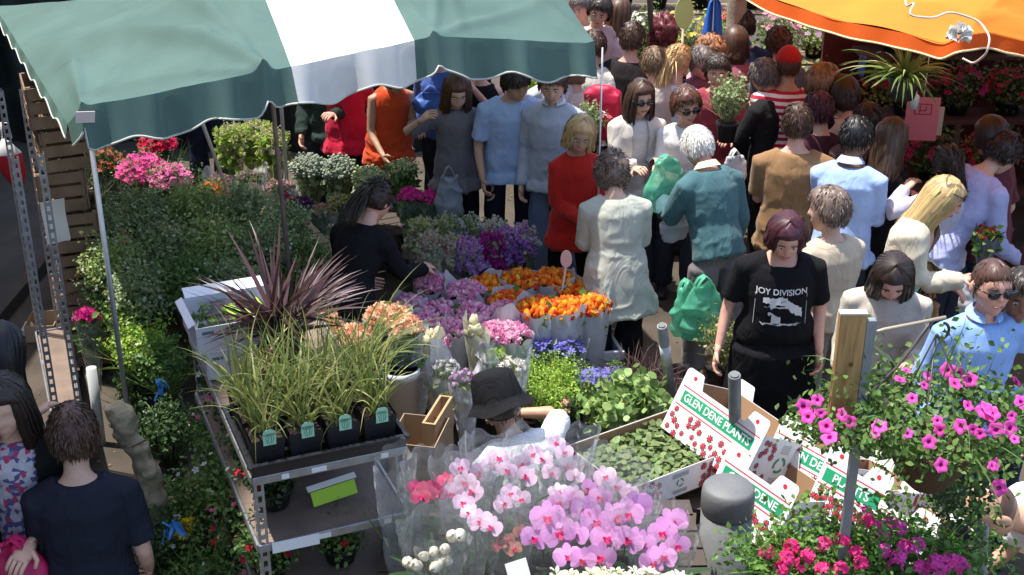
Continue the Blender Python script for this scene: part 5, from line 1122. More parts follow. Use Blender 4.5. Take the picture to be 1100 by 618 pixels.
q = t1(.12, -.02, .976); t = thing('paper_note', 'blank white paper strip on the front edge of the second shelf', 'paper', tuple(q), T1R); b = MB(); b.box((0.02, .0, 0), (.19, .002, .045), Euler((-.2, .02, 0))); tp_ = b.build('sheet', mat('note paper', (.7, .7, .69), .7), t)
# blue ribbons
RIB = mat('blue ribbon', (.06, .22, .55), .5)
for (u, v, h, s) in ((170, 410, 1.12, 'tied on the far corner post of the trolley'), (183, 565, .75, 'hanging low beside the yellow flower')):
    p = W(u, v, h); t = thing('ribbon', 'blue plastic ribbon ' + s, 'ribbon', tuple(p)); b = MB(); k = 9; base = RNG.normal(0, .012, (k, 3)); b.blades(base, nrm(RNG.normal(0, .4, (k, 3)) + np.array((.1, 0, -.8))), RNG.uniform(.05, .10, k), .018, .8, 5, taper=False, wob=.8); b.build('loops', RIB, t)
# beige bundle
p = W(150, 505, .75); t = thing('bundle', 'lumpy beige hessian wrapped bundle leaning beside the trolley', 'bundle', (p.x, p.y, .12)); b = MB(); pa, pb = W(122, 435, 1.05) - t.location, W(160, 505, .72) - t.location
P = np.array([pb * .0 + Vector((pb.x, pb.y, .1)), pb, pb * .6 + pa * .4, pb * .25 + pa * .75, pa]); b.tube(P, [.06, .06, .05, .062, .05], 16); V, N, F = remesh(b, .01, 2); V = V + N * (vnoise(V, 18, 3) * .018 + vnoise(V, 40, 4) * .006)[:, None]; b = MB(); b.V.append(V); b.n = len(V)
for f in F: b.F.append(f); b.M.append(np.zeros(len(f))); b.S.append(np.full(len(f), True))
b.build('sacking', mat('hessian', (.40, .34, .22), .95, noise=.2, nscale=20, bump=.6), t); b = MB(); b.tube([pb * .55 + pa * .45 + Vector((-.07, -.03, 0)), pb * .55 + pa * .45 + Vector((0, -.075, .01)), pb * .5 + pa * .5 + Vector((.07, -.02, 0))], .006, 6); b.build('string', mat('string', (.3, .25, .16), .9), t)
# plants on the ground and side between trolley and alley
side = [(150, 352, .8, .17, G3, 'lime green shoots'), (172, 372, .75, .14, G1, 'mid green mound below the white boxes'), (140, 318, .85, .17, G1, 'mound under the mass of green plants'), (176, 440, .6, .15, G4, 'dark mound by the slotted post'), (150, 395, .55, .14, G4, 'dark mound below the lime shoots'), (205, 520, .45, .16, G1, 'low mound by the lower blue ribbon'), (175, 560, .5, .15, G4, 'dark mound beside the yellow flower'), (120, 300, .8, .15, G4, 'dark mound left, by the tall trolley'), (215, 600, .45, .17, G1, 'low mound at the bottom edge')]
for u, v, h, r, m, s in side: bush('leafy ground plant, ' + s, u, v, h, r, max(0.0, h - .5), leafmat=m, n=900, size=.03, group='leafy plants beside the trolley', fl=whit, nf=4, fs=.012)
bush('small yellow flowering plant beside the navy T-shirt', 200, 568, .5, .06, .25, leafmat=G1, n=120, size=.025, fl=petal('pure yellow', (.8, .55, .02)), nf=6, fs=.035, ft=PUFF, name='flowering_plant')
# trolley 2 goods and the crates
p = W(58, 240, 1.25); t = thing('paper_sheet', 'blank cream sheet of paper hung on the tall trolley', 'paper', tuple(p), T2R + .3); b = MB(); G = np.array([[(x, .01 * math.sin(z * 20 + x * 9), z) for z in np.linspace(-.12, .14, 8)] for x in np.linspace(-.06, .08, 6)]); sheet(b, G, None); b.build('sheet', mat('cream paper', (.62, .56, .5), .8), t)
WC = mat('crate wood', (.22, .14, .09), .85, noise=.25, nscale=7)
def slat_crate(label, loc_, rz, L=.42, Wd=.3, H=.26, grp='wooden crates stacked at the left'):
    t = thing('wooden_crate', label, 'crate', loc_, rz, grp)
    for s in (-1, 1):
        b = MB()
        for k in range(3): b.box((0, s * (Wd / 2 - .006), .045 + k * (H - .05) / 2.4), (L, .01, .068))
        b.build('side_slats', WC, t); b = MB()
        for k in range(3): b.box((s * (L / 2 - .012), 0, .046 + k * (H - .05) / 2.4), (.01, Wd - .028, .068))
        b.build('end_slats', WC, t)
    b = MB()
    for sx in (-1, 1):
        for sy in (-1, 1): b.box((sx * (L / 2 - .03), sy * (Wd / 2 - .025), H / 2), (.026, .026, H))
    b.build('corner_posts', WC, t); b = MB()
    for k in range(4): b.box((0, -Wd / 2 + .05 + k * (Wd - .1) / 3, .006), (L - .03, .06, .008))
    b.build('bottom_slats', WC, t)
names = ['topmost', 'second from the top', 'third from the top', 'fourth from the top', 'fifth from the top', 'sixth from the top', 'lowest']
p = W(48, 88, 1.95)
for k in range(7): slat_crate('rough brown slatted crate, %s of the stack left of the canopy' % names[k], (p.x + .03 * math.sin(k * 2.3) + .0 * k, p.y + .05 + .02 * k, 1.70 - .275 * k + .0), T2R + 1.57 + .07 * math.sin(k * 1.7))
# left alley oddments
p = W(92, 345, .7); bunch('bright pink flowers in a long clear sleeve standing in the alley', 92, 335, .75, .07, .55, 'puff', petal('fuchsia', (.6, .03, .25)), CEL, 20, .03, None, wr0=.3)
p = W(98, 405, .45); t = thing('plastic_pipe', 'pale upright plastic tube in the alley below the pink sleeve', 'pipe', (p.x, p.y, 0)); b = MB(); b.tube([(0, 0, 0), (0, .02, .5)], .03, 12); b.build('tube', mat('pale plastic', (.5, .52, .5), .4), t)
c = open_crate('small cardboard carton lying in the left alley', 46, 342, .12, .2, .26, .12, .1, mat('cardboard tan', (.38, .28, .17), .85), name='cardboard_box', cat='box', th=.005)
CUP = mat('white foam cup', (.7, .7, .68), .6)
for (u, v, s) in ((28, 353, 'beside the small carton'), (76, 402, 'in the middle of the alley'), (52, 388, 'standing among the litter')):
    p = W(u, v, .05); t = thing('paper_cup', 'discarded white paper cup ' + s, 'cup', (p.x, p.y, .04), 1, None); t.rotation_euler = (1.3, .2, u); b = MB(); b.tube([(0, 0, -.04), (0, 0, .045), (0, 0, .05), (0, 0, .05), (0, 0, -.03)], [.026, .036, .039, .034, .024], 16); b.build('cup', CUP, t)
b = MB(); 
for (u, v, u2, v2, s) in ((55, 300, 78, 420, 'left of two poles on the alley ground'), (68, 300, 100, 430, 'right of two poles on the alley ground')):
    a_, b_ = W(u, v, .05), W(u2, v2, .05); bb = MB(); bb.tube([tuple(a_), tuple(b_)], .018, 8); o = bb.build('scaffold_pole', mat('dark steel pole', (.10, .10, .105), .5, .5, .5)); tag(o, 'dark metal pole, ' + s, 'pole', 'poles lying in the alley')
p = W(10, 165, 1.45); t = thing('carrier_bag', 'red and white printed carrier bag hanging at the far left edge', 'bag', tuple(p)); b = MB(); b.tube([(0, 0, .1), (0, 0, .0), (.01, 0, -.12), (.02, 0, -.2)], [(.03, .02), (.075, .03), (.085, .04), (.06, .02)], 14, 0); V = b.V[0]; V += (vnoise(V, 14, 2) * .018)[:, None]; b.M = [np.array([1 if V[f].mean(0)[2] < -.03 else 0 for f in F_]) for F_ in b.F]; b.build('bag_body', [mat('bag white', (.7, .66, .64), .5), mat('bag red', (.5, .02, .03), .5)], t)
b = MB(); b.tube([(-.03, 0, .1), (-.02, 0, .2), (.02, 0, .2), (.03, 0, .1)], .006, 6); b.build('handle', _mats['bag white'], t)
# ================================================================= seedling tray and printed cartons
CWH = mat('carton white', (.74, .74, .74), .55, .3, noise=.04); CBR = mat('carton brown inside', (.30, .18, .10), .85); PRR = mat('print red', (.60, .03, .05), .5); PRG = mat('print green', (.02, .30, .14), .5); PRK = mat('print black', (.02, .02, .02), .5); PRW = mat('print white', (.8, .8, .8), .5); PRY = mat('print grey', (.38, .39, .39), .6)
def floral(parent, Wd, H, Mloc, n, seed, logo=True):
    """printed daisies on a wall: local plane X right, Y up, Z out"""
    r = np.random.default_rng(seed); b = MB(); cs = []
    for i in range(400):
        side = r.random(); x = (r.uniform(.2, .48) if side > .5 else r.uniform(-.48, -.2)) * Wd if logo else r.uniform(-.47, .47) * Wd; y = r.uniform(-.42, .42) * H
        if all((x - a) ** 2 + (y - c) ** 2 > .026 ** 2 for a, c in cs): cs.append((x, y))
        if len(cs) >= n: break
    for k, (x, y) in enumerate(cs):
        s = r.uniform(.85, 1.15) * .0165; a0 = r.uniform(0, 1)
        for q in range(8):
            a = a0 + q * math.pi / 4; d = np.array((math.cos(a), math.sin(a), 0)); e = np.array((-d[1], d[0], 0)); c = np.array((x, y, .0012)); z_ = np.array((0, 0, .0001 * q))
            b.add([c + d * s * .3 + z_, c + d * s * .75 + e * s * .26 + z_, c + d * s * 1.25 + z_, c + d * s * .75 - e * s * .26 + z_], [(0, 3, 2, 1)], 1 if q % 2 else 3, False)
            b.add([c + d * s * .3 + z_ * 1.5, c + d * s * .7 + e * s * .16 + z_ + (0, 0, .0005), c + d * s * .95 + z_ + (0, 0, .0005), c + d * s * .7 - e * s * .16 + z_ + (0, 0, .0005)], [(0, 3, 2, 1)], 0, False)
        a = np.arange(10) * .6283; b.add([(x + s * .45 * math.cos(t), y + s * .45 * math.sin(t), .003) for t in a], [tuple(range(10))], 2, False)
    if logo:
        a = np.linspace(0, 6.283, 25)[:-1]; r1, r2 = H * .16, H * .11
        for (t0, t1_) in ((0, 7), (8, 15), (16, 23)):
            V = [(r1 * math.cos(a[i]), r1 * math.sin(a[i]) + .0, .0015) for i in range(t0, t1_)] + [(r2 * math.cos(a[i]), r2 * math.sin(a[i]), .0015) for i in range(t0, t1_)]; m_ = t1_ - t0; b.add(V, [(i, i + 1, m_ + i + 1, m_ + i) for i in range(m_ - 1)], 4, False)
        for k in range(6): b.box((0, H * .38 - k * H * .03, .001), (Wd * .16, H * .013, .0008), None, 5)
        for k in range(5): b.box((0, -H * .26 - k * H * .03, .001), (Wd * .14, H * .013, .0008), None, 5)
    o = b.build('floral_print', [PRR, PRK, PRR, PRK, PRG, PRY], parent); o.matrix_local = Mloc; return o
def wallM(cx, cy, cz, rz): return Matrix.Translation((cx, cy, cz)) @ Matrix.Rotation(rz, 4, 'Z') @ Matrix.Rotation(math.pi / 2, 4, 'X')
def carton(label, loc_, rot, L=.56, Wd=.36, H=.16, text=None, seed=1, tabs=True, logo=True, floral_long=False, fill=None, group='printed flower cartons'):
    t = thing('plant_carton', label, 'carton', tuple(loc_), 0, group, rot); th = .004; b = MB(); b.box((0, 0, .002), (L, Wd, .004)); b.build('base', CBR, t)
    for s in (-1, 1):
        b = MB(); b.box((0, s * (Wd / 2), H / 2), (L, .003, H), None, 0)
        if tabs:
            for e in (-1, 1):
                hh_ = .07; n = 7; P = [(e * L / 2, H)] + [(e * (L / 2), H + hh_ - .025)] + [(e * (L / 2 - .025 + .025 * math.cos(q)), H + hh_ - .025 + .025 * math.sin(q)) for q in np.linspace(0, 1.57, n)] + [(e * (L / 2 - .1 - .02 * math.sin(q)), H + hh_ - .02 + .02 * math.cos(q)) for q in np.linspace(0, 1.57, n)] + [(e * (L / 2 - .14), H)]
                V = [(x, s * Wd / 2 - .0015, z) for x, z in P] + [(x, s * Wd / 2 + .0015, z) for x, z in P]; m_ = len(P); b.add(V, [tuple(range(m_)), tuple(range(m_, 2 * m_))[::-1]] + [(i, (i + 1) % m_, m_ + (i + 1) % m_, m_ + i) for i in range(m_)], 0, False)
        b.build('long_side', CWH, t)
        b = MB(); b.box((0, s * (Wd / 2 - .0035), H / 2), (L - .01, .003, H - .004)); b.build('brown_lining', CBR, t)
        b = MB(); b.box((s * L / 2, 0, H / 2 - .001), (.003, Wd - .004, H - .003)); b.build('end_side', CWH, t)
        b = MB(); b.box((s * (L / 2 - .0035), 0, H / 2 - .001), (.003, Wd - .01, H - .006)); b.build('brown_lining', CBR, t)
        floral(t, Wd * .98, H, wallM(s * (L / 2 + .0022), 0, H / 2, s * math.pi / 2), 22, seed + s, logo)
    if text:
        b = MB(); zc = H - .072; b.box((.0, -Wd / 2 - .0025, zc), (L * .86, .0012, .062)); bo = b.build('green_band', PRG, t)
        for z in (.048, -.048): b = MB(); b.box((0, -Wd / 2 - .0025, zc + z), (L * .94, .001, .005)); b.build('red_line', PRR, t)
        tm = text_mesh(text, .056, PRW, bo, (0, -Wd / 2 - .0042, zc), (math.pi / 2, 0, 0)); tm.scale.x = min(1.0, L * .80 / tm.dimensions.x)
        for e in (-1, 1): b = MB(); b.tube([(e * (L / 2 - .07), -Wd / 2 - .0032, H + .035), (e * (L / 2 - .07), -Wd / 2 - .002, H + .035)], .011, 12); b.build('small_emblem', PRR, t)
    elif floral_long: floral(t, L * .98, H, wallM(0, -Wd / 2 - .0025, H / 2, 0), 40, seed + 5, True)
    if text and H > .2: floral(t, L * .98, H - .13, wallM(0, -Wd / 2 - .0025, (H - .13) / 2, 0), 30, seed + 7, False)
    floral(t, L * .98, H, wallM(0, Wd / 2 + .0025, H / 2, math.pi), 36, seed + 9, True)
    return t
# flat tray of seedlings
c4 = [W(648, 470, .74), W(720, 440, .74), W(784, 484, .74), W(672, 527, .74)]
ctr = (c4[1] + c4[3]) / 2; ex = (c4[2] - c4[3]); rzT = math.atan2(ex.y, ex.x); LT = ex.length; WT = (c4[1] - c4[2]).length
tr = carton('open carton filled with dark green seedlings beside the outstretched arm', (ctr.x, ctr.y, .60), (0, 0, rzT), LT, WT, .14, None, 3, False, False, True)
sd_ = thing('seedling_tray', 'tray of dark green seedlings sitting inside the open carton', 'seedlings', (ctr.x, ctr.y, .606), rzT)
b = MB(); b.box((0, 0, .03), (LT - .03, WT - .03, .055)); b.build('tray', TRAYB, sd_)
b = MB(); nx, ny = 10, 8
for i in range(nx):
    for j in range(ny):
        c0 = ((i + .5) / nx * (LT - .06) - (LT - .06) / 2, (j + .5) / ny * (WT - .06) - (WT - .06) / 2, .09); D = nrm(np.concatenate([RNG.normal(0, .35, (13, 2)), np.abs(RNG.normal(1, .2, (13, 1)))], 1)); b.inst(ROUNDL, np.array(c0) + RNG.normal(0, .012, (13, 3)), rots(D), RNG.uniform(.022, .042, 13))
b.build('seedlings', leafm('seedling leaf', (.17, .23, .08), .4), sd_)
bench('rough stand under the seedling carton', 0, 0, .59, LT * .9, WT * .9, rzT, at=(ctr.x, ctr.y, 0), m=_mats['dark bench wood'])
ux = Vector((.55, -.83, 0)).normalized(); rzB = math.atan2(ux.y, ux.x)
def carton_end(label, u, v, h, roll, pitch, rz, L, Wd, H, text, seed):
    Rm = Euler((R(roll), R(pitch), rz)).to_matrix(); E = W(u, v, h) - Rm @ Vector((L / 2, 0, H / 2)); return carton(label, E, (R(roll), R(pitch), rz), L, Wd, H, text, seed)
carton_end('tilted carton with green GLEN DENE PLANTS band behind the grey bollard', 836, 500, .72, -26, 4, rzB, .58, .40, .27, 'GLEN DENE PLANTS', 11)
carton_end('daisy printed carton with round green logo lying lowest by the bollard', 868, 566, .62, -22, 6, rzB + .08, .42, .42, .27, 'GLEN DENE', 22)
carton_end('white carton with green striped lid edge, left of the thin grey post', 928, 528, .62, -26, 2, rzB + .1, .45, .36, .22, 'GLEN DENE', 44)
carton_end('daisy printed carton right of the thin grey post', 966, 556, .68, -24, 4, rzB + .12, .34, .40, .25, 'PLANTS', 55)
carton_end('carton open to its brown inside nearest the bending man', 1016, 596, .64, -24, 4, rzB + .1, .40, .36, .2, 'GLEN DENE', 66)
p = W(880, 540, .5); bench('long trestle table carrying the printed cartons', 0, 0, .53, 1.5, .7, -.25, at=(p.x, p.y + .1, 0), m=_mats['dark bench wood'])

# ================================================================= bollard and posts
BOL = mat('grey bollard paint', (.15, .152, .155), .55, .35, noise=.12, nscale=10, bump=.15)
p = W(783, 522, .96); t = thing('bollard', 'thick dark grey round bollard with a stepped cap in the foreground', 'bollard', (p.x, p.y, 0)); r = .113
b = MB(); b.tube([(0, 0, 0), (0, 0, .83)], [r * .985, r * .985], 40); b.build('shaft', BOL, t)
b = MB(); b.tube([(0, 0, .828), (0, 0, .835), (0, 0, .85), (0, 0, .925), (0, 0, .95), (0, 0, .962), (0, 0, .965)], [r * .93, r * .94, r * 1.01, r * 1.01, r * .97, r * .88, r * .1], 40); b.build('cap', BOL, t)
PST = mat('grey post paint', (.27, .29, .31), .5, .4, .3, noise=.15)
def spost(label, u, v, u2, v2, h, h2, r, m=PST, tape=False):
    a, b_ = W(u, v, h), W(u2, v2, h2); d = (a - b_); base = a - d * (h / (h - h2)); t = thing('metal_post', label, 'post', tuple(base)); b = MB(); b.tube([(0, 0, 0), tuple(a - base - d.normalized() * .006), tuple(a - base)], [r, r, r * .9], 20); b.build('shaft', m, t)
    b = MB(); b.tube([tuple(a - base), tuple(a - base + d.normalized() * .008)], [r * .78, r * .7], 16); b.build('end_cap', mat('post top', (.14, .15, .15), .6), t)
    if tape: q0 = (a - base) * .86; q1 = (a - base) * .72; b = MB(); b.tube([tuple(q1), tuple(q0)], r * 1.04, 20); b.build('white_tape', mat('pale tape', (.55, .57, .58), .6), t)
spost('leaning grey metal post with a pale band, beside the black trousers', 711, 350, 723, 440, .98, .35, .028, tape=True)
spost('upright grey post standing behind the bollard and in front of the cartons', 789, 403, 790, 500, 1.2, .60, .030, mat('darker post', (.17, .185, .195), .5, .4, .3, noise=.2))
spost('short pale grey post at the bottom right in front of the bending man', 1054, 566, 1053, 618, 1.35, 1.1, .025)
# tall post with the wooden board and bracket
p = W(937, 336, 2.30); t = thing('basket_post', 'tall thin grey post with a wooden board and a hanging basket bracket', 'post', (p.x, p.y, 0))
b = MB(); b.box((0, 0, 1.14), (.030, .022, 2.28), None, 0, .004); b.build('shaft', PST, t)
WD = mat('varnished pine', (.42, .25, .10), .6, .3); tt_ = WD.node_tree; L_ = tt_.links.new; tc = tt_.nodes.new('ShaderNodeTexCoord'); mp = tt_.nodes.new('ShaderNodeMapping'); mp.inputs['Scale'].default_value = (14, 14, 1.2); wv = tt_.nodes.new('ShaderNodeTexNoise'); wv.inputs['Scale'].default_value = 5; wv.inputs['Detail'].default_value = 8
rp = tt_.nodes.new('ShaderNodeValToRGB'); rp.color_ramp.elements[0].position = .3; rp.color_ramp.elements[0].color = (.26, .14, .05, 1); rp.color_ramp.elements[1].position = .7; rp.color_ramp.elements[1].color = (.50, .31, .13, 1)
L_(tc.outputs['Object'], mp.inputs[0]); L_(mp.outputs[0], wv.inputs['Vector']); L_(wv.outputs[0], rp.inputs[0]); L_(rp.outputs[0], tt_.nodes['Principled BSDF'].inputs['Base Color'])
b = MB(); b.box((-.060, -.004, 2.115), (.082, .028, .37), None, 0, .003); bo = b.build('wooden_board', WD, t)
b = MB(); b.box((-.060, -.004, 2.303), (.084, .031, .006)); b.build('pale_end', mat('pale cut wood', (.72, .66, .52), .7), bo)
b = MB(); b.tube([(-.052, -.0188, 2.13), (-.052, -.0175, 2.13)], .008, 10); b.build('knot', mat('dark knot', (.12, .06, .03), .6), bo)
IRN = mat('wrought iron', (.10, .09, .08), .5, .4, .4); IRL = mat('pale iron bar', (.42, .36, .26), .5, .4, .3)
q = [W(950, 354, 2.23), W(1016, 341, 2.26)]; a_ = q[0] - t.location; e_ = q[1] - t.location
b = MB(); b.tube([(.012, 0, a_.z), tuple(a_), tuple(e_)], .006, 8); b.build('bracket_arm', IRL, t)
b = MB(); z0 = W(962, 396, 2.05) - t.location; b.tube([(.012, 0, 2.0), tuple(z0), tuple(e_ * .8 + a_ * .2)], .006, 8); b.build('bracket_brace', IRN, t)
b = MB(); hk = [e_ + Vector((.02 * math.sin(x) - .004, 0, -.02 - .026 * (1 - math.cos(x)))) for x in np.linspace(0, 4.2, 12)]; b.tube([tuple(x) for x in hk], .005, 8); b.build('hook', IRN, t)
b = MB(); s0 = W(950, 394, 2.03) - t.location; b.tube([tuple(s0 + Vector((.03 * math.cos(x) * (1 - x / 9), 0, .03 * math.sin(x) * (1 - x / 9)))) for x in np.linspace(-2.5, 3.6, 18)], .0045, 8); b.build('scroll', IRN, t)

# ================================================================= petunias and geraniums
PETM = petal('petunia pink', (.86, .10, .48), .15, .3); PETD = petal('petunia throat', (.42, .01, .2), .1); GER = petal('geranium pink', (.85, .05, .26), .15, .3); GERL = petal('geranium light', (.82, .14, .45), .15, .3)
def trailing(label, name, c, rad, nleaf, flows, size, base_z, cat, basket=True, lm=G1, fs=.036, stems=40, group=None, hang=None):
    t = thing(name, label, cat, (c[0], c[1], base_z), 0, group); cc = np.array((0, 0, c[2] - base_z)); b = MB()
    leaves_in(b, nleaf, tuple(cc), rad, size, 0, LEAF, .45); d = rand_dirs(stems, -.35); tips = b.blades(cc + d * np.array(rad) * .6, d + np.array((0, 0, .3)), RNG.uniform(.5, 1.0, stems) * rad[0] * .8, .006, .9, 5, 0, wob=.5)
    for q in range(12): b.inst(LEAF, tips * (1 - q * .03) + cc * q * .03 + RNG.normal(0, size * .9, tips.shape), rots(rand_dirs(stems, 0)), RNG.uniform(.6, 1, stems) * size)
    b.build('foliage', lm, t)
    b = MB(); P = []
    for (u, v) in flows:
        # project the sight ray of each bloom on the ellipsoid shell of the plant
        o_ = Vector((0, 0, CAMH)); dd = (W(u, v, 1.0) - o_).normalized(); oc = np.array(o_) - np.array(c); D = np.array(dd) / (np.array(rad) * 1.06); O = oc / (np.array(rad) * 1.06); A_ = D @ D; B_ = 2 * O @ D; C_ = O @ O - 1; disc = B_ * B_ - 4 * A_ * C_
        tt0 = (-B_ - math.sqrt(disc)) / (2 * A_) if disc > 0 else -B_ / (2 * A_); P.append(np.array(o_) + np.array(dd) * tt0 - np.array((c[0], c[1], base_z)))
    P = np.array(P); n = len(P); nn = nrm((P - cc) / np.array(rad)) * .5 + np.array((0, -.75, .75)) + RNG.normal(0, .45, (n, 3)); b.inst(PET, P, rots(nn), RNG.uniform(.6, 1.15, n) * fs * .95); return t, b, P, cc
fl = [(930, 433 + i) for i in range(0)] + [(882, 444), (868, 448), (888, 458), (891, 470), (913, 453), (878, 430), (967, 408), (974, 398), (993, 414), (997, 404), (1018, 398), (1030, 400), (1026, 412), (1042, 408), (980, 428), (1092, 410), (1070, 462), (1040, 436), (1057, 440), (1062, 442), (1065, 445), (1085, 460), (1007, 452), (1010, 462), (1032, 458), (1045, 461), (1053, 466), (1087, 447), (1090, 472), (1066, 501), (1073, 524), (1011, 500), (940, 466), (945, 458), (975, 466), (998, 475), (904, 445), (863, 437), (1097, 432)]
tc_, b, P, cc = trailing('hanging basket overflowing with bright pink petunias, right of the wooden board', 'hanging_basket', tuple(W(1005, 450, 1.93)), (.42, .27, .12), 3000, fl, .03, 1.68, 'hanging basket', stems=45, fs=.025)
b.build('blossom', [PETM, PETD], tc_)
b = MB(); b.tube([(0, 0, 0), (0, 0, .04), (0, 0, .12), (0, 0, .17)], [.05, .09, .13, .14], 22); b.build('basket', mat('coir basket', (.10, .065, .035), .95, bump=.6), tc_)
b = MB(); hkp = t.location + hk[-1] - tc_.location
for k in range(3): b.tube([(.17 * math.cos(k * 2.1), .17 * math.sin(k * 2.1), .17), tuple(hkp)], .003, 5)
b.build('chains', IRN, tc_)
# trailing wisps to the left of the basket
fl2 = [(880, 444), (866, 446), (885, 462), (893, 470), (912, 452), (878, 428), (1013, 500), (940, 470), (905, 470)]
tl_, b, P, cc = trailing('small pink petunia trailing to the left of the wooden board', 'petunia_plant', tuple(W(893, 456, 1.75)), (.14, .1, .07), 420, fl2, .026, 1.55, 'plant', stems=20, fs=.026); b.build('blossom', [PETM, PETD], tl_); b = MB(); b.tube([(.0, 0, .19), (.09, .02, .2), (.2, -.05, .26)], .006, 6); b.build('stem', STEM, tl_)
tl_, b, P, cc = trailing('long tail of petunia shoots hanging below the basket', 'petunia_plant', tuple(W(1035, 520, 1.5)), (.12, .1, .2), 700, [(1012, 500), (1066, 502), (1073, 524), (1070, 498)], .028, 1.2, 'plant', stems=16, fs=.03, lm=G4); b.build('blossom', [PETM, PETD], tl_); pot(tl_, .06, .1); b = MB(); b.tube([(0, 0, -1.2), (0, 0, .0)], .02, 8); b.build('pot_stem_stand', IRN, tl_)
# geranium mass at the bottom
gf = [(824, 593), (845, 600), (850, 588), (862, 607), (868, 598), (885, 585), (884, 612), (920, 595), (925, 606), (932, 560), (941, 568), (948, 577), (955, 562), (966, 568), (972, 588), (978, 592), (985, 586), (962, 608), (965, 600), (1005, 604), (1015, 606), (1020, 602), (1035, 612), (1030, 606), (990, 610), (905, 580), (930, 552), (903, 612), (838, 612), (950, 592), (1000, 615), (1012, 612)]
def puffs(b, P, fs): 
    for p_ in P: D = rand_dirs(9, -.1); b.inst(STAR5, p_ + D * fs, rots(D), np.full(9, fs * .8), 0)
for (u, v, h, rx, s, sel, mm) in ((905, 600, 1.42, .24, 'geranium planter with rose pink heads right of the bollard', gf[:10] + [gf[25], gf[27], gf[28]], [GER, PETD]), (985, 606, 1.40, .24, 'geranium planter with magenta heads below the open carton', gf[10:25] + gf[26:27] + gf[29:], [PETM, PETD]), (845, 618, 1.38, .13, 'small geranium plant touching the bollard', gf[:3] + [gf[28]], [GER, PETD])):
    tl_, b, P, cc = trailing(s, 'geranium_planter', tuple(W(u, v + 4, h - .1)), (rx, .22, .15), 2100 if rx > .2 else 700, [], .03, h - .36, 'planter', stems=60) if False else (None,) * 4
    c = tuple(W(u, v + 4, h - .1)); t = thing('geranium_planter', s, 'planter', (c[0], c[1], h - .38)); cc = np.array((0, 0, .28)); b = MB(); rad = np.array((rx, .20, .14)); leaves_in(b, 2300 if rx > .2 else 800, tuple(cc), rad, .03, 0, LEAF, .45); d = rand_dirs(60, 0); tips = b.blades(cc + d * rad * .7, d, RNG.uniform(.08, .16, 60), .005, .4, 4, 0)
    for q in range(8): b.inst(LEAF, tips + RNG.normal(0, .02, tips.shape), rots(rand_dirs(60, .1)), RNG.uniform(.018, .032, 60))
    b.build('foliage', leafm('geranium leaf', (.12, .24, .045)), t)
    P = []
    for (fu, fv) in sel:
        o_ = np.array((0, 0, CAMH)); dd = np.array((W(fu, fv, 1.0) - Vector(o_)).normalized()); D = dd / (rad * 1.12); O = (o_ - np.array(c)) / (rad * 1.12); A_ = D @ D; B_ = 2 * O @ D; C_ = O @ O - 1; disc = B_ * B_ - 4 * A_ * C_; tt0 = (-B_ - math.sqrt(disc)) / (2 * A_) if disc > 0 else -B_ / (2 * A_); P.append(o_ + dd * tt0 - np.array((c[0], c[1], h - .38)))
    b = MB(); puffs(b, np.array(P), .021); b.build('blossom', mm, t)
    b = MB(); b.box((0, 0, .09), (rx * 1.7, .22, .18), None, 0, .01); b.build('trough', mat('dark green trough', (.02, .05, .03), .5), t)
    b = MB()
    for sx in (-1, 1):
        lg = MB(); lg.box((sx * rx * .75, 0, -(h - .38) / 2), (.03, .18, h - .382)); lg.build('leg', IRN, t)

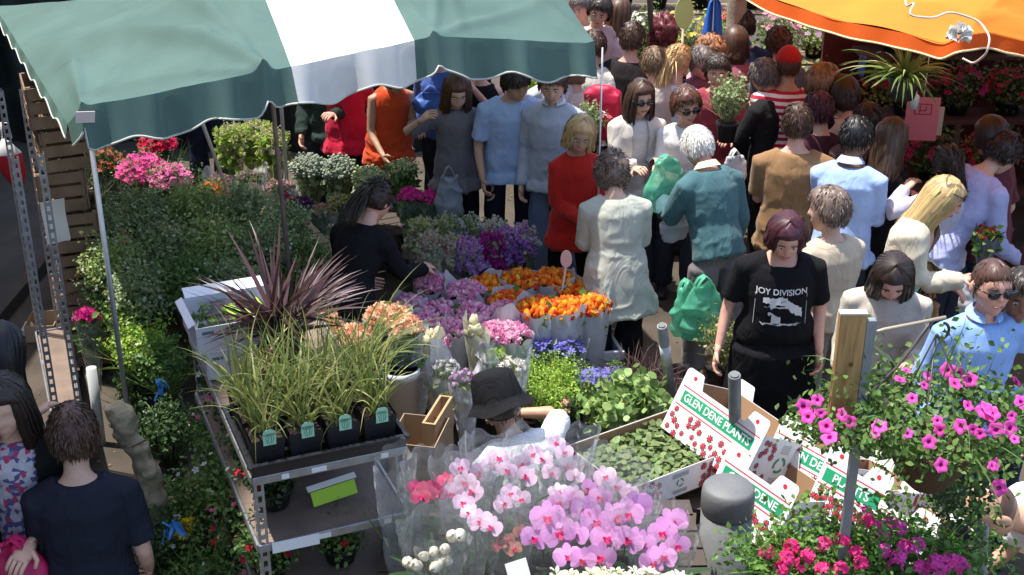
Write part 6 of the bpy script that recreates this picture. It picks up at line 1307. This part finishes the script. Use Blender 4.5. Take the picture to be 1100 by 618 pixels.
# ================================================================= orchids in cellophane
OP = petal('orchid pink', (.74, .36, .68), .12, .35); OPL = petal('orchid pale', (.78, .56, .70), .14, .35); OLIP = petal('orchid lip', (.55, .03, .12), .1, .2); ODK = petal('orchid wine', (.42, .06, .14), .2, .3); OWH = petal('orchid cream', (.76, .72, .60), .08, .3)
def orchid(label, tips, base, m, bs=.057, sleeve=.12, top=None, group='wrapped orchids in the foreground', buds=0, hs=None, bead=False, face=(0, -.8, .6)):
    """tips: list of stems; each a list of bloom pixels (u, v, height)"""
    bp = W(*base); t = thing('potted_orchid', label, 'orchid', (bp.x, bp.y, .78), 0, group); z0 = .78; pot(t, .06, .12, mat('clear grey pot', (.2, .2, .2), .3))
    b = MB(); leaves = [(0, 0, .12)] * 6; b.blades(np.array(leaves, float), rand_dirs(6, .1), np.full(6, .22), .06, .5, 6); b.build('leaves', G4, t)
    b = MB(); fb = MB(); allP = []
    for st in tips:
        P = np.array([np.array(W(*q)) - np.array((bp.x, bp.y, z0)) for q in st]); allP.append(P); s_ = [(0, 0, .1), tuple(P[0] * .45 + np.array((0, .03, .12)))] + [tuple(x + np.array((0, .025, -.01))) for x in P]; b.tube(s_, .0035, 6)
        D = np.array([face] * len(P)) + RNG.normal(0, .22, (len(P), 3))
        D = nrm(D)
        # blooms upright: build frames by hand
        X = nrm(np.cross(np.array((0, 0, 1.)), D)); Y = np.cross(D, X); M_ = np.stack([X, Y, D], -1); roll = RNG.normal(0, .3, len(P)); cr, sr = np.cos(roll), np.sin(roll); Rz = np.zeros((len(P), 3, 3)); Rz[:, 0, 0] = cr; Rz[:, 0, 1] = -sr; Rz[:, 1, 0] = sr; Rz[:, 1, 1] = cr; Rz[:, 2, 2] = 1; M_ = M_ @ Rz
        if bead: fb.inst(BEAD, P, rots(rand_dirs(len(P), .2)), np.stack([RNG.uniform(.016, .026, len(P))] * 2 + [RNG.uniform(.02, .03, len(P))], 1)[:, :1].repeat(1, 1)[:, 0]); fb.inst(TUL, P, rots(D), RNG.uniform(.03, .045, len(P)))
        else: fb.inst(ORC, P, M_, RNG.uniform(.88, 1.12, len(P)) * bs)
    b.build('flower_stem', STEM, t); fb.build('blooms', [m, OLIP], t)
    if sleeve:
        A_ = np.concatenate(allP); cx, cy = A_[:, 0].mean(), A_[:, 1].mean(); H = A_[:, 2].max() + .06; r = max(sleeve, np.abs(A_[:, :2] - (cx, cy)).max() + .03); b = MB(); wrap_mesh(b, r, H, .4, 0, .07, 44, .05, (cx, cy)); b.build('cellophane_sleeve', CEL, t)
    return t
h = 1.38
orchid('saturated pink orchid lowest in the front, left of centre', [[(574, 578, h), (600, 572, h + .02)], [(588, 556, h + .06)]], (585, 590, .95), OP)
orchid('saturated pink orchid with blooms overlapping in the front centre', [[(640, 560, h + .03), (652, 578, h), (628, 548, h + .06)], [(618, 575, h)]], (635, 590, .95), OP)
orchid('saturated pink orchid with a single high bloom in the front', [[(683, 544, h + .06), (676, 552, h + .05), (660, 556, h + .04)]], (670, 588, .95), OP)
orchid('saturated pink orchid with large low bloom near the bollard', [[(690, 584, h), (676, 580, h + .02)], [(722, 562, h + .04), (712, 572, h + .02)]], (702, 600, .95), OP)
orchid('pale pink orchid at the back left under the bucket hat', [[(516, 508, h), (528, 500, h + .03), (536, 492, h + .05)], [(545, 505, h + .03)]], (525, 540, .95), OPL, .042)
orchid('pale pink orchid with dark lips behind the middle one', [[(560, 498, h + .03), (572, 488, h + .05), (584, 494, h + .05)], [(566, 512, h + .02), (592, 508, h + .03)]], (570, 535, .95), OPL, .042)
orchid('pale pink orchid beside the white sleeve', [[(606, 486, h + .05), (598, 476, h + .06), (610, 500, h + .03)], [(618, 512, h + .02)]], (605, 530, .95), OPL, .038)
orchid('pale pink orchid with wrinkled older blooms left of the front ones', [[(548, 530, h), (560, 536, h), (540, 542, h)], [(600, 528, h + .03), (616, 532, h + .04)]], (560, 565, .95), OPL, .042)
orchid('lilac orchid between the pale and the saturated ones', [[(634, 526, h + .05), (645, 534, h + .04)], [(600, 540, h + .03), (612, 538, h + .03)]], (620, 560, .95), OP, .042)
orchid('wine red orchid in a tall clear sleeve at the left end', [[(446, 524, h), (452, 534, h), (460, 526, h), (470, 530, h)], [(478, 516, h + .03)]], (455, 555, .95), ODK, .036, .11)
orchid('cream orchid hung with round buds at the bottom left', [[(448, 608, 1.3), (456, 598, 1.32), (466, 592, 1.34), (478, 590, 1.34)], [(486, 576, 1.38), (494, 574, 1.38)], [(438, 604, 1.3), (470, 606, 1.3), (480, 602, 1.3)]], (466, 618, .95), OWH, .03, .12, bead=True)
orchid('dusty pink orchid with brownish blooms above the white card', [[(546, 580, 1.32), (552, 590, 1.3), (536, 586, 1.32)], [(560, 572, 1.34)]], (545, 604, .95), petal('dusty pink', (.5, .24, .2)), .03, .1)
orchid('pale mauve orchid low between the cream buds and the pink ones', [[(505, 552, h), (516, 560, h), (498, 540, h + .02)], [(528, 566, h)]], (512, 590, .95), OPL, .045)
orchid('pale mauve orchid near the clear sleeve, high at the left', [[(494, 502, h + .04), (500, 518, h + .02), (486, 530, h)], [(508, 528, h)]], (498, 560, .95), OPL, .042)
orchid('lilac orchid at the very front below the centre', [[(610, 598, h - .03), (626, 602, h - .03), (645, 598, h - .03)]], (625, 612, .95), OP, .05)
orchid('lilac orchid at the front just left of the bollard', [[(712, 598, h - .02), (728, 586, h), (700, 604, h - .03)]], (712, 615, .95), OP, .048)
orchid('pale orchid at the back right beside the seedling carton', [[(650, 512, h + .04), (662, 522, h + .03), (676, 530, h + .02)]], (658, 545, .95), OPL, .04)
for (u, v, r, s) in ((424, 520, .085, 'tall empty clear sleeve standing beside the trolley corner'), (500, 565, .09, 'tall clear sleeve between the wine red and dusty orchids')):
    p = W(u, v, 1.2); t = thing('clear_sleeve', s, 'sleeve', (p.x, p.y, .78)); b = MB(); wrap_mesh(b, r, .52, .5, 0, .08, 36, .06); b.build('cellophane', CEL, t); b = MB(); b.blades(np.zeros((9, 3)) + (0, 0, .05), rand_dirs(9, .9), np.full(9, .4), .008, .2, 4); b.build('stems', STEM, t)
for (u, v, s) in ((612, 612, 'left'), (650, 608, 'middle'), (690, 612, 'right'), (725, 614, 'next to the bollard')):
    bunch('cream lily like flowers at the bottom edge, %s' % s, u, v + 12, 1.42, .07, .5, 'lily', [OWH, cream], None, 34, .026, 'cream flowers at the bottom edge', lv=40, dome=.03)
p = W(556, 612, 1.36); t = thing('blank_card', 'blank white card standing among the orchids at the bottom', 'card', tuple(p), .5); b = MB(); b.box((0, 0, 0), (.08, .003, .06), Euler((-.6, 0, 0))); b.build('card', WLAB, t); b = MB(); b.tube([(0, 0, -.2), (0, 0, -.02)], .003, 6); b.build('stick', _mats['raw stick'], t)
p = W(590, 590, .77); bench('sturdy table carrying the wrapped orchids', 0, 0, .775, 1.35, .75, .03, at=(p.x - .03, p.y + -.02, 0), m=_mats['dark bench wood'])
# white wrapping sheet behind the pale orchids
p = W(520, 478, 1.35); t = thing('wrapping_paper', 'crumpled white sheet between the orchids and the bucket hat', 'paper', (p.x, p.y, .8), 0); b = MB(); G = np.array([[(x, .06 * math.sin(x * 9) + z * .12, z) for z in np.linspace(0, .52, 16)] for x in np.linspace(-.15, .32, 24)]); G += (vnoise(G, 12, 5) * .02)[..., None]; sheet(b, G, None); b.build('sheet', cello('milky film', .25, (.8, .78, .8)), t)

# ================================================================= bags and things people hold
def bag(label, u, v, h, w_, H, m, rz=0., strap=.16, thick=.35, group=None, name='carrier_bag', holes=True, at=None):
    p = Vector(at) if at else W(u, v, h); t = thing(name, label, 'bag', (p.x, p.y, p.z - strap - H), rz, group); b = MB()
    K = [(0, .25), (.04, .8), (.25, 1), (.5, 1.02), (.8, .85), (1, .6)]
    b.tube([(0, 0, z * H) for z, _ in K], [(w_ / 2 * q, w_ / 2 * thick * (q if i < 4 else q * .6)) for i, (z, q) in enumerate(K)], 26, side=(1, 0, 0)); V, N, F = remesh(b, .012, 1); V = V + N * ((1 - np.abs(vnoise(V, 11, int(u) % 50))) ** 2 * .03 + vnoise(V, 30, 4) * .006 - .01)[:, None]; b = MB(); b.V.append(V); b.n = len(V)
    for f in F: b.F.append(f); b.M.append(np.zeros(len(f))); b.S.append(np.full(len(f), True))
    b.build('bag_body', m, t)
    for s in (-1, 1): b = MB(); b.tube([(-w_ * .25, s * .02, H * .93), (-w_ * .12, s * .02, H + strap * .6), (0, s * .01, H + strap), (w_ * .12, s * .02, H + strap * .6), (w_ * .25, s * .02, H * .93)], [(.016, .003)] * 5, 8, side=(0, 1, 0)); b.build('handle', m, t)
    return t
GBAG = mat('thin green plastic', (.16, .60, .40), .3, .5, trans=.4, noise=.12, bump=.9, bscale=14, alpha=.72); WBAG = mat('thin white plastic', (.72, .72, .74), .35, .5, trans=.3, noise=.06); BBAG = mat('blue plastic', (.02, .09, .36), .4); GYB = mat('grey plastic', (.4, .45, .5), .35, .5, trans=.3, alpha=.75)
g_ = 'green plastic carrier bags'
bag('full green carrier bag hanging from the white haired man\'s right hand', 757, 296, .92, .26, .36, GBAG, .3, .06, .5, g_)
bag('second green carrier bag partly behind the full one', 738, 300, .88, .2, .3, GBAG, .6, .06, .4, g_)
bag('green carrier bag held up between the long coat and the teal jumper', 716, 166, 1.42, .27, .32, GBAG, .4, .05, .45, g_)
bag('white carrier bag with faint print below the raised green bag', 727, 205, 1.2, .17, .22, WBAG, .2, .12, .3)
bag('white carrier bag held by the man in the black waistcoat', 790, 160, 1.35, .16, .24, WBAG, .2, .06, .3)
bag('blue plastic bag hanging beside the black skirt', 806, 385, .75, .18, .26, BBAG, .5, .08, .3)
bag('grey translucent bag carried by the woman in the grey T-shirt', 482, 178, 1.0, .2, .34, GYB, .1, .08, .35)
bag('bright pink bag held by the woman in the patterned dress', 14, 578, 1.02, .2, .22, mat('pink bag', (.55, .02, .12), .45), 0, .03, .5)
bag('brown leather handbag under the blonde woman\'s arm', 999, 283, 1.02, .2, .16, mat('tan leather', (.34, .18, .06), .5, noise=.15), -.9, .2, .4, name='handbag')
bag('white and lilac carrier bag beside the blonde woman', 1052, 290, .92, .16, .28, WBAG, -.5, .08, .35)
bag('blue shopping bag under the green canopy edge', 462, 92, 1.35, .26, .16, mat('blue bag', (.05, .12, .4), .5), .1, .05, .5)
# backpack
p = W(648, 88, 1.52); t = thing('backpack', 'bright red backpack beside the brown haired man in black', 'backpack', (p.x, p.y, 1.08), -.3); b = MB(); b.box((0, 0, .2), (.27, .13, .38), None, 0, .03); b.ball((0, 0, .36), (.12, .065, .07)); V, N, F = remesh(b, .012, 5); V = V + N * (vnoise(V, 14, 6) * .012)[:, None]; b = MB(); b.V.append(V); b.n = len(V)
for f in F: b.F.append(f); b.M.append(np.zeros(len(f))); b.S.append(np.full(len(f), True))
RB = mat('red nylon', (.42, .01, .045), .5, noise=.1); b.build('main_pocket', RB, t); b = MB(); b.box((0, -.085, .13), (.2, .045, .18), None, 0, .015); b.build('front_pocket', RB, t)
for s in (-1, 1): b = MB(); b.tube([(s * .08, .07, .36), (s * .09, .13, .3), (s * .09, .12, .14), (s * .09, .06, .05)], [(.02, .006)] * 4, 8); b.build('strap', mat('black strap', (.02, .02, .02), .7), t)
# held plants
bush('leafy potted plant wrapped in paper, held up by the man in the black waistcoat', 784, 92, 1.62, .13, 1.22, leafmat=G2, n=700, size=.032, name='held_plant', at=None, stalks=50)
bunch('mixed flower bunch in dark paper beside the blonde woman', 1062, 246, 1.15, .07, .3, 'puff', [petal('mixed red', (.5, .04, .06)), G1, petal('mixed gold', (.5, .35, .05))], mat('grey dark paper', (.12, .12, .16), .7), 26, .022, None, wr0=.15)
bush('dark leafy plant held in front of the grey jumper', 634, 118, 1.35, .11, .98, leafmat=G2, n=420, size=.035, name='held_plant', fl=palew, nf=10, fs=.015)
bush('little dark plant beside the blue bag at the black skirt', 775, 352, .68, .13, .3, leafmat=leafm('sparse olive', (.18, .2, .06)), n=240, size=.028, fl=petal('creamy dot', (.6, .55, .3)), nf=12, fs=.015)

# ---- T-shirt print
from mathutils.bvhtree import BVHTree
def project_print(J, V, lift=.0025):
    sh = [o for o in bpy.data.objects if o.parent == J['root'] and o.name.startswith('shirt')][0]
    bv = BVHTree.FromPolygons([v.co[:] for v in sh.data.vertices], [p_.vertices[:] for p_ in sh.data.polygons]); out = []
    for (x, z) in V:
        o_ = Vector(J['tp'](-x / 1.34, .4, z)); hit = bv.ray_cast(o_, Vector(-J['Yf'])); out.append(hit[0] + Vector(J['Yf']) * lift if hit[0] else o_ - Vector(J['Yf']) * .2)
    return out
def txt2d(txt, size):
    cu = bpy.data.curves.new('t', 'FONT'); cu.body = txt; cu.size = size; cu.align_x = 'CENTER'; cu.align_y = 'CENTER'; cu.offset = size * .015; to = bpy.data.objects.new('t', cu); C.objects.link(to); dg = bpy.context.evaluated_depsgraph_get(); dg.update(); me = bpy.data.meshes.new_from_object(to.evaluated_get(dg)); bpy.data.objects.remove(to); return [(v.co.x, v.co.y) for v in me.vertices], [tuple(p_.vertices) for p_ in me.polygons]
PRT = mat('shirt print white', (.62, .63, .63), .8); b = MB(); V2, F2 = txt2d('JOY DIVISION', .046)
b.add([tuple(q) for q in project_print(J_apron, [(x, y + .335) for x, y in V2])], F2, 0, False)
def stripq(x0, z0, x1, z1, w0, w1, n=14, wig=.004, seed=0):
    r = np.random.default_rng(seed); V, F = [], []
    for i in range(n + 1):
        f = i / n; x = x0 + (x1 - x0) * f; z = z0 + (z1 - z0) * f; ww = w0 + (w1 - w0) * f; V += [(x, z - ww / 2 + r.normal(0, wig)), (x, z + ww / 2 + r.normal(0, wig))]
    return V, [(2 * i, 2 * i + 2, 2 * i + 3, 2 * i + 1) for i in range(n)]
for k, a in enumerate(((-.10, .285, .03, .285, .03, .045), (.0, .29, .115, .225, .05, .03), (-.09, .25, .10, .25, .008, .014), (-.06, .262, -.03, .275, .05, .05), (.04, .25, .12, .20, .025, .04), (-.05, .175, .0, .175, .05, .035), (-.11, .145, .12, .145, .003, .003), (-.09, .152, .1, .152, .002, .002), (-.07, .215, -.02, .19, .015, .01))): V2, F2 = stripq(*a, seed=k); b.add([tuple(q) for q in project_print(J_apron, V2)], F2, 0, False)
for a in ((-.14, .32, -.145, .13), (.14, .32, .145, .13)): V2 = [(a[0], a[1]), (a[0] + .002, a[1]), (a[2] + .002, a[3]), (a[2], a[3])]; b.add([tuple(q) for q in project_print(J_apron, V2)], [(0, 1, 2, 3)], 0, False)
b.build('shirt_print', PRT, J_apron['root'])
# ---- bucket hat
Jh = J_hat; fm = Jh['Mx']; b = MB(); BH = fabric('black cotton', (.014, .014, .016))
prof = [(.0, .152), (.05, .15), (.082, .138), (.094, .115), (.102, .06), (.108, .03), (.108, .028), (.122, .010), (.142, -.016), (.144, -.018), (.138, -.019), (.106, .018), (.096, .05)]
n = 40; V = []
for r_, z in prof:
    for i in range(n): a = 2 * math.pi * i / n; V.append((r_ * math.cos(a) * (1 + .02 * math.sin(3 * a)), r_ * 1.12 * math.sin(a) - .006, z + .006 * math.sin(4 * a + 1) * (r_ > .12)))
V = np.array(V); V += (vnoise(V, 16, 3) * .005)[:, None]; F = [(k * n + i, k * n + (i + 1) % n, (k + 1) * n + (i + 1) % n, (k + 1) * n + i) for k in range(len(prof) - 1) for i in range(n)]
b.add(V @ fm[:3, :3].T + fm[:3, 3], F); b.build('bucket_hat', BH, Jh['root'])
# patterned fabric on the wrap dress
pm = [o for o in bpy.data.objects if o.parent == J_scarf['root'] and o.name.startswith('top')][0].data.materials[0].copy(); tt_ = pm.node_tree; vo = tt_.nodes.new('ShaderNodeTexVoronoi'); vo.inputs['Scale'].default_value = 48; tc = tt_.nodes.new('ShaderNodeTexCoord'); rp = tt_.nodes.new('ShaderNodeValToRGB'); rp.color_ramp.interpolation = 'CONSTANT'
for pos, c_ in ((.0, (.5, .48, .52, 1)), (.3, (.10, .09, .22, 1)), (.5, (.45, .42, .48, 1)), (.68, (.45, .06, .14, 1)), (.85, (.2, .2, .3, 1))):
    e_ = rp.color_ramp.elements.new(pos); e_.color = c_
tt_.links.new(tc.outputs['Object'], vo.inputs['Vector']); tt_.links.new(vo.outputs['Color'], rp.inputs[0]); bs_ = tt_.nodes['Principled BSDF']; 
for l in list(bs_.inputs['Base Color'].links): tt_.links.remove(l)
tt_.links.new(rp.outputs[0], bs_.inputs['Base Color']); [o for o in bpy.data.objects if o.parent == J_scarf['root'] and o.name.startswith('top')][0].data.materials[0] = pm

# ================================================================= far plant stalls, tree, signs
far = [(.2, 12.6), (.75, 12.4), (1.3, 12.7), (1.85, 12.4), (2.4, 12.6), (2.95, 12.3), (3.4, 11.6)]
gF = 'plants on the far stall behind the crowd'
fcol = [petal('far white', (.7, .68, .6)), petal('far pink', (.7, .3, .4)), petal('far yellow', (.7, .6, .1)), petal('far mauve', (.5, .3, .5)), petal('far red', (.55, .05, .06))]
nm = ['white', 'pink', 'yellow', 'mauve', 'red']; k = 0
for row, (y0, z, hh_) in enumerate(((11.2, .75, .34), (12.1, 1.0, .36), (13.1, 1.25, .42), (14.2, 1.4, .55))):
    for i in range(9):
        x = .25 + i * .42 + .1 * (row % 2) + RNG.uniform(-.05, .05); c_ = (i * 2 + row) % 5; lm = (G3, G1, G5, G1, G2)[(i + row) % 5]
        bush('%s plant with %s flowers, %s of the %s row of the far stall' % (('lime', 'green', 'pale', 'green', 'grey')[(i + row) % 5], nm[c_], ('left end', 'second', 'third', 'fourth', 'middle', 'sixth', 'seventh', 'eighth', 'right end')[i], ('front', 'second', 'third', 'back')[row]), 0, 0, z + hh_, .22, z, leafmat=lm, n=520, size=.045, fl=fcol[c_], nf=46, fs=.03, group=gF, at=(x, y0, z + hh_), stalks=14)
for (y0, z) in ((11.2, .74), (12.1, .99), (13.1, 1.24), (14.2, 1.39)): bench('far stall bench, row %s' % {11.2: 'nearest the crowd', 12.1: 'behind the nearest', 13.1: 'third back', 14.2: 'furthest back'}[y0], 0, 0, z, 3.9, .5, 0, at=(2.0, y0, 0))
t = thing('street_tree', 'slim pale barked street tree trunk behind the navy jacket', 'tree', (1.93, 11.0, 0)); p0 = W(790, 12, 1.7); t.location = (p0.x, p0.y, 0)
b = MB(); b.tube([(0, 0, 0), (0, 0, .1), (.02, 0, 1.2), (0, .02, 2.4), (.05, 0, 3.6), (.02, .04, 4.6)], [.13, .1, .085, .075, .06, .03], 16); b.tube([(.04, 0, 3.2), (.4, .2, 3.9), (.7, .3, 4.5)], [.04, .03, .012], 8); b.tube([(.04, 0, 3.4), (-.3, .1, 4.0), (-.6, .2, 4.7)], [.035, .025, .01], 8)
b.build('trunk', mat('pale bark', (.34, .29, .23), .9, noise=.3, nscale=10, bump=.7), t); b = MB()
for c_ in ((.6, .3, 4.6), (-.5, .2, 4.8), (.05, .1, 5.1), (.2, -.3, 4.7)): leaves_in(b, 420, c_, (.42, .42, .3), .07, 0, LEAF, .2)
b.build('crown', G1, t)
p = W(768, 0, 1.95); t = thing('blue_cloth', 'bright blue cloth hanging above the ginger haired person', 'cloth', (p.x, p.y, 1.3)); b = MB(); G = np.array([[((x * (.35 + .65 * (1 - z / .65) ** .8)), .03 * math.sin(x * 50 + z * 5), z) for z in np.linspace(0, .68, 14)] for x in np.linspace(-.12, .12, 20)]); sheet(b, G, None); b.build('cloth', mat('royal blue cloth', (.03, .15, .62), .7, bump=.3), t); b = MB(); b.tube([(0, 0, .66), (0, 0, 1.2)], .006, 6); b.tube([(0, .02, -1.3), (0, .02, 1.2)], .012, 6); b.build('hanger_pole', PST, t)
p = W(735, 14, 1.75); t = thing('oval_sign', 'pale yellow oval sign on a stick at the top of the picture', 'sign', (p.x, p.y, 0)); b = MB(); b.tube([(0, -.006, 1.75), (0, .006, 1.75)], [(.075, .13)] * 2, 24); b.build('board', mat('pale yellow board', (.62, .66, .22), .6), t); b = MB(); b.tube([(0, .012, 0), (0, .012, 1.8)], .01, 6); b.build('stick', _mats['raw stick'], t)
spost('thin dark pole rising out of the far crowd', 698, -4, 699, 25, 2.1, 1.7, .022, mat('dark pole', (.06, .06, .065), .5))
# ---- under the orange awning
gA = 'magenta flowers on the awning stall'
cd = petal('awning magenta', (.28, .015, .09)); ce = petal('awning crimson', (.22, .01, .03)); 
i = 0
for (x, y, z) in [(3.3 + .42 * k, 9.75, .57) for k in range(5)] + [(3.2 + .42 * k, 10.3, .97) for k in range(5)] + [(3.2 + .42 * k, 10.8, 1.37) for k in range(4)]:
    bush('dark plant with %s blooms on the awning stall, %s on the %s shelf' % (('magenta', 'crimson')[i % 2], ('first', 'second', 'third', 'fourth', 'last')[(i % 5) if i < 10 else i - 10], ('lowest', 'middle', 'top')[i // 5]), 0, 0, z + .34, .2, z, leafmat=G4, n=320, size=.045, fl=(cd, ce)[i % 2], nf=55, fs=.035, group=gA, at=(x, y, z + .34)); i += 1
p = W(972, 82, 1.95); t = thing('hanging_plant', 'spider plant with long arching striped leaves hanging under the orange awning', 'hanging plant', tuple(p)); b = MB(); k = 60; d = nrm(np.stack([RNG.normal(0, 1, k), RNG.normal(0, .8, k), RNG.uniform(.0, .9, k)], 1)); b.blades(np.zeros((k, 3)), d, RNG.uniform(.2, .46, k), .022, .9, 8, 0, wob=.1); b.blades(np.zeros((30, 3)), d[:30] + .1, RNG.uniform(.2, .46, 30), .015, .9, 8, 1, wob=.1); b.build('foliage', [leafm('spider leaf', (.16, .26, .06)), leafm('spider stripe', (.42, .46, .2))], t); b = MB(); b.tube([(0, 0, -.14), (0, 0, 0)], [.07, .1], 16); b.build('basket', POTB, t); b = MB(); b.tube([(0, 0, 0), (.0, .0, .25)], .004, 6); b.build('cord', mat('white cord', (.7, .68, .6), .7), t)
p = W(983, 100, 1.75); t = thing('hanging_bottle', 'small pale bottle hanging on a string under the awning', 'bottle', tuple(p)); b = MB(); b.tube([(0, 0, -.1), (0, 0, -.02), (0, 0, .0), (0, 0, .03)], [.03, .032, .012, .012], 14); b.build('bottle', mat('pale glass', (.5, .6, .55), .2, .6), t); b = MB(); b.tube([(0, 0, .03), (.01, .0, .4)], .003, 6); b.build('string', _mats['white cord'], t)
p = W(990, 128, 1.45); t = thing('price_sign', 'dusty pink price sign with dark square writing under the orange awning', 'sign', tuple(p), -.1); b = MB(); b.box((0, 0, 0), (.22, .008, .30)); bo = b.build('board', mat('dusty pink board', (.52, .16, .2), .7), t); INK2 = mat('dark red ink', (.2, .02, .04), .6)
b = MB()
for (c_, s_) in (((-.0, -.005, .105), (.11, .001, .006)), ((.0, -.005, .035), (.11, .001, .006)), ((-.055, -.005, .07), (.006, .001, .07)), ((.055, -.005, .07), (.006, .001, .07)), ((-.02, -.005, .07), (.006, .001, .05)), ((.02, -.005, .075), (.006, .001, .03)), ((0, -.005, .06), (.04, .001, .006))): b.box(c_, s_)
b.build('writing', INK2, bo); b = MB(); b.box((.12, .03, -.02), (.06, .004, .2)); b.build('side_card', mat('mottled card', (.4, .36, .28), .8), t); b = MB(); b.tube([(0, .02, .15), (0, .02, .7)], .004, 6); b.build('hanger', _mats['white cord'], t)
for (u, v, h, w_, H_, s, m) in ((928, 60, 1.9, .05, .1, 'small blue and red toy windmill card beyond the striped shirt', (.05, .1, .4)),):
    bag(s, u, v, h, w_, H_, mat('awn %d' % u, m, .6), .4, .03, .3, name='hanging_bag')
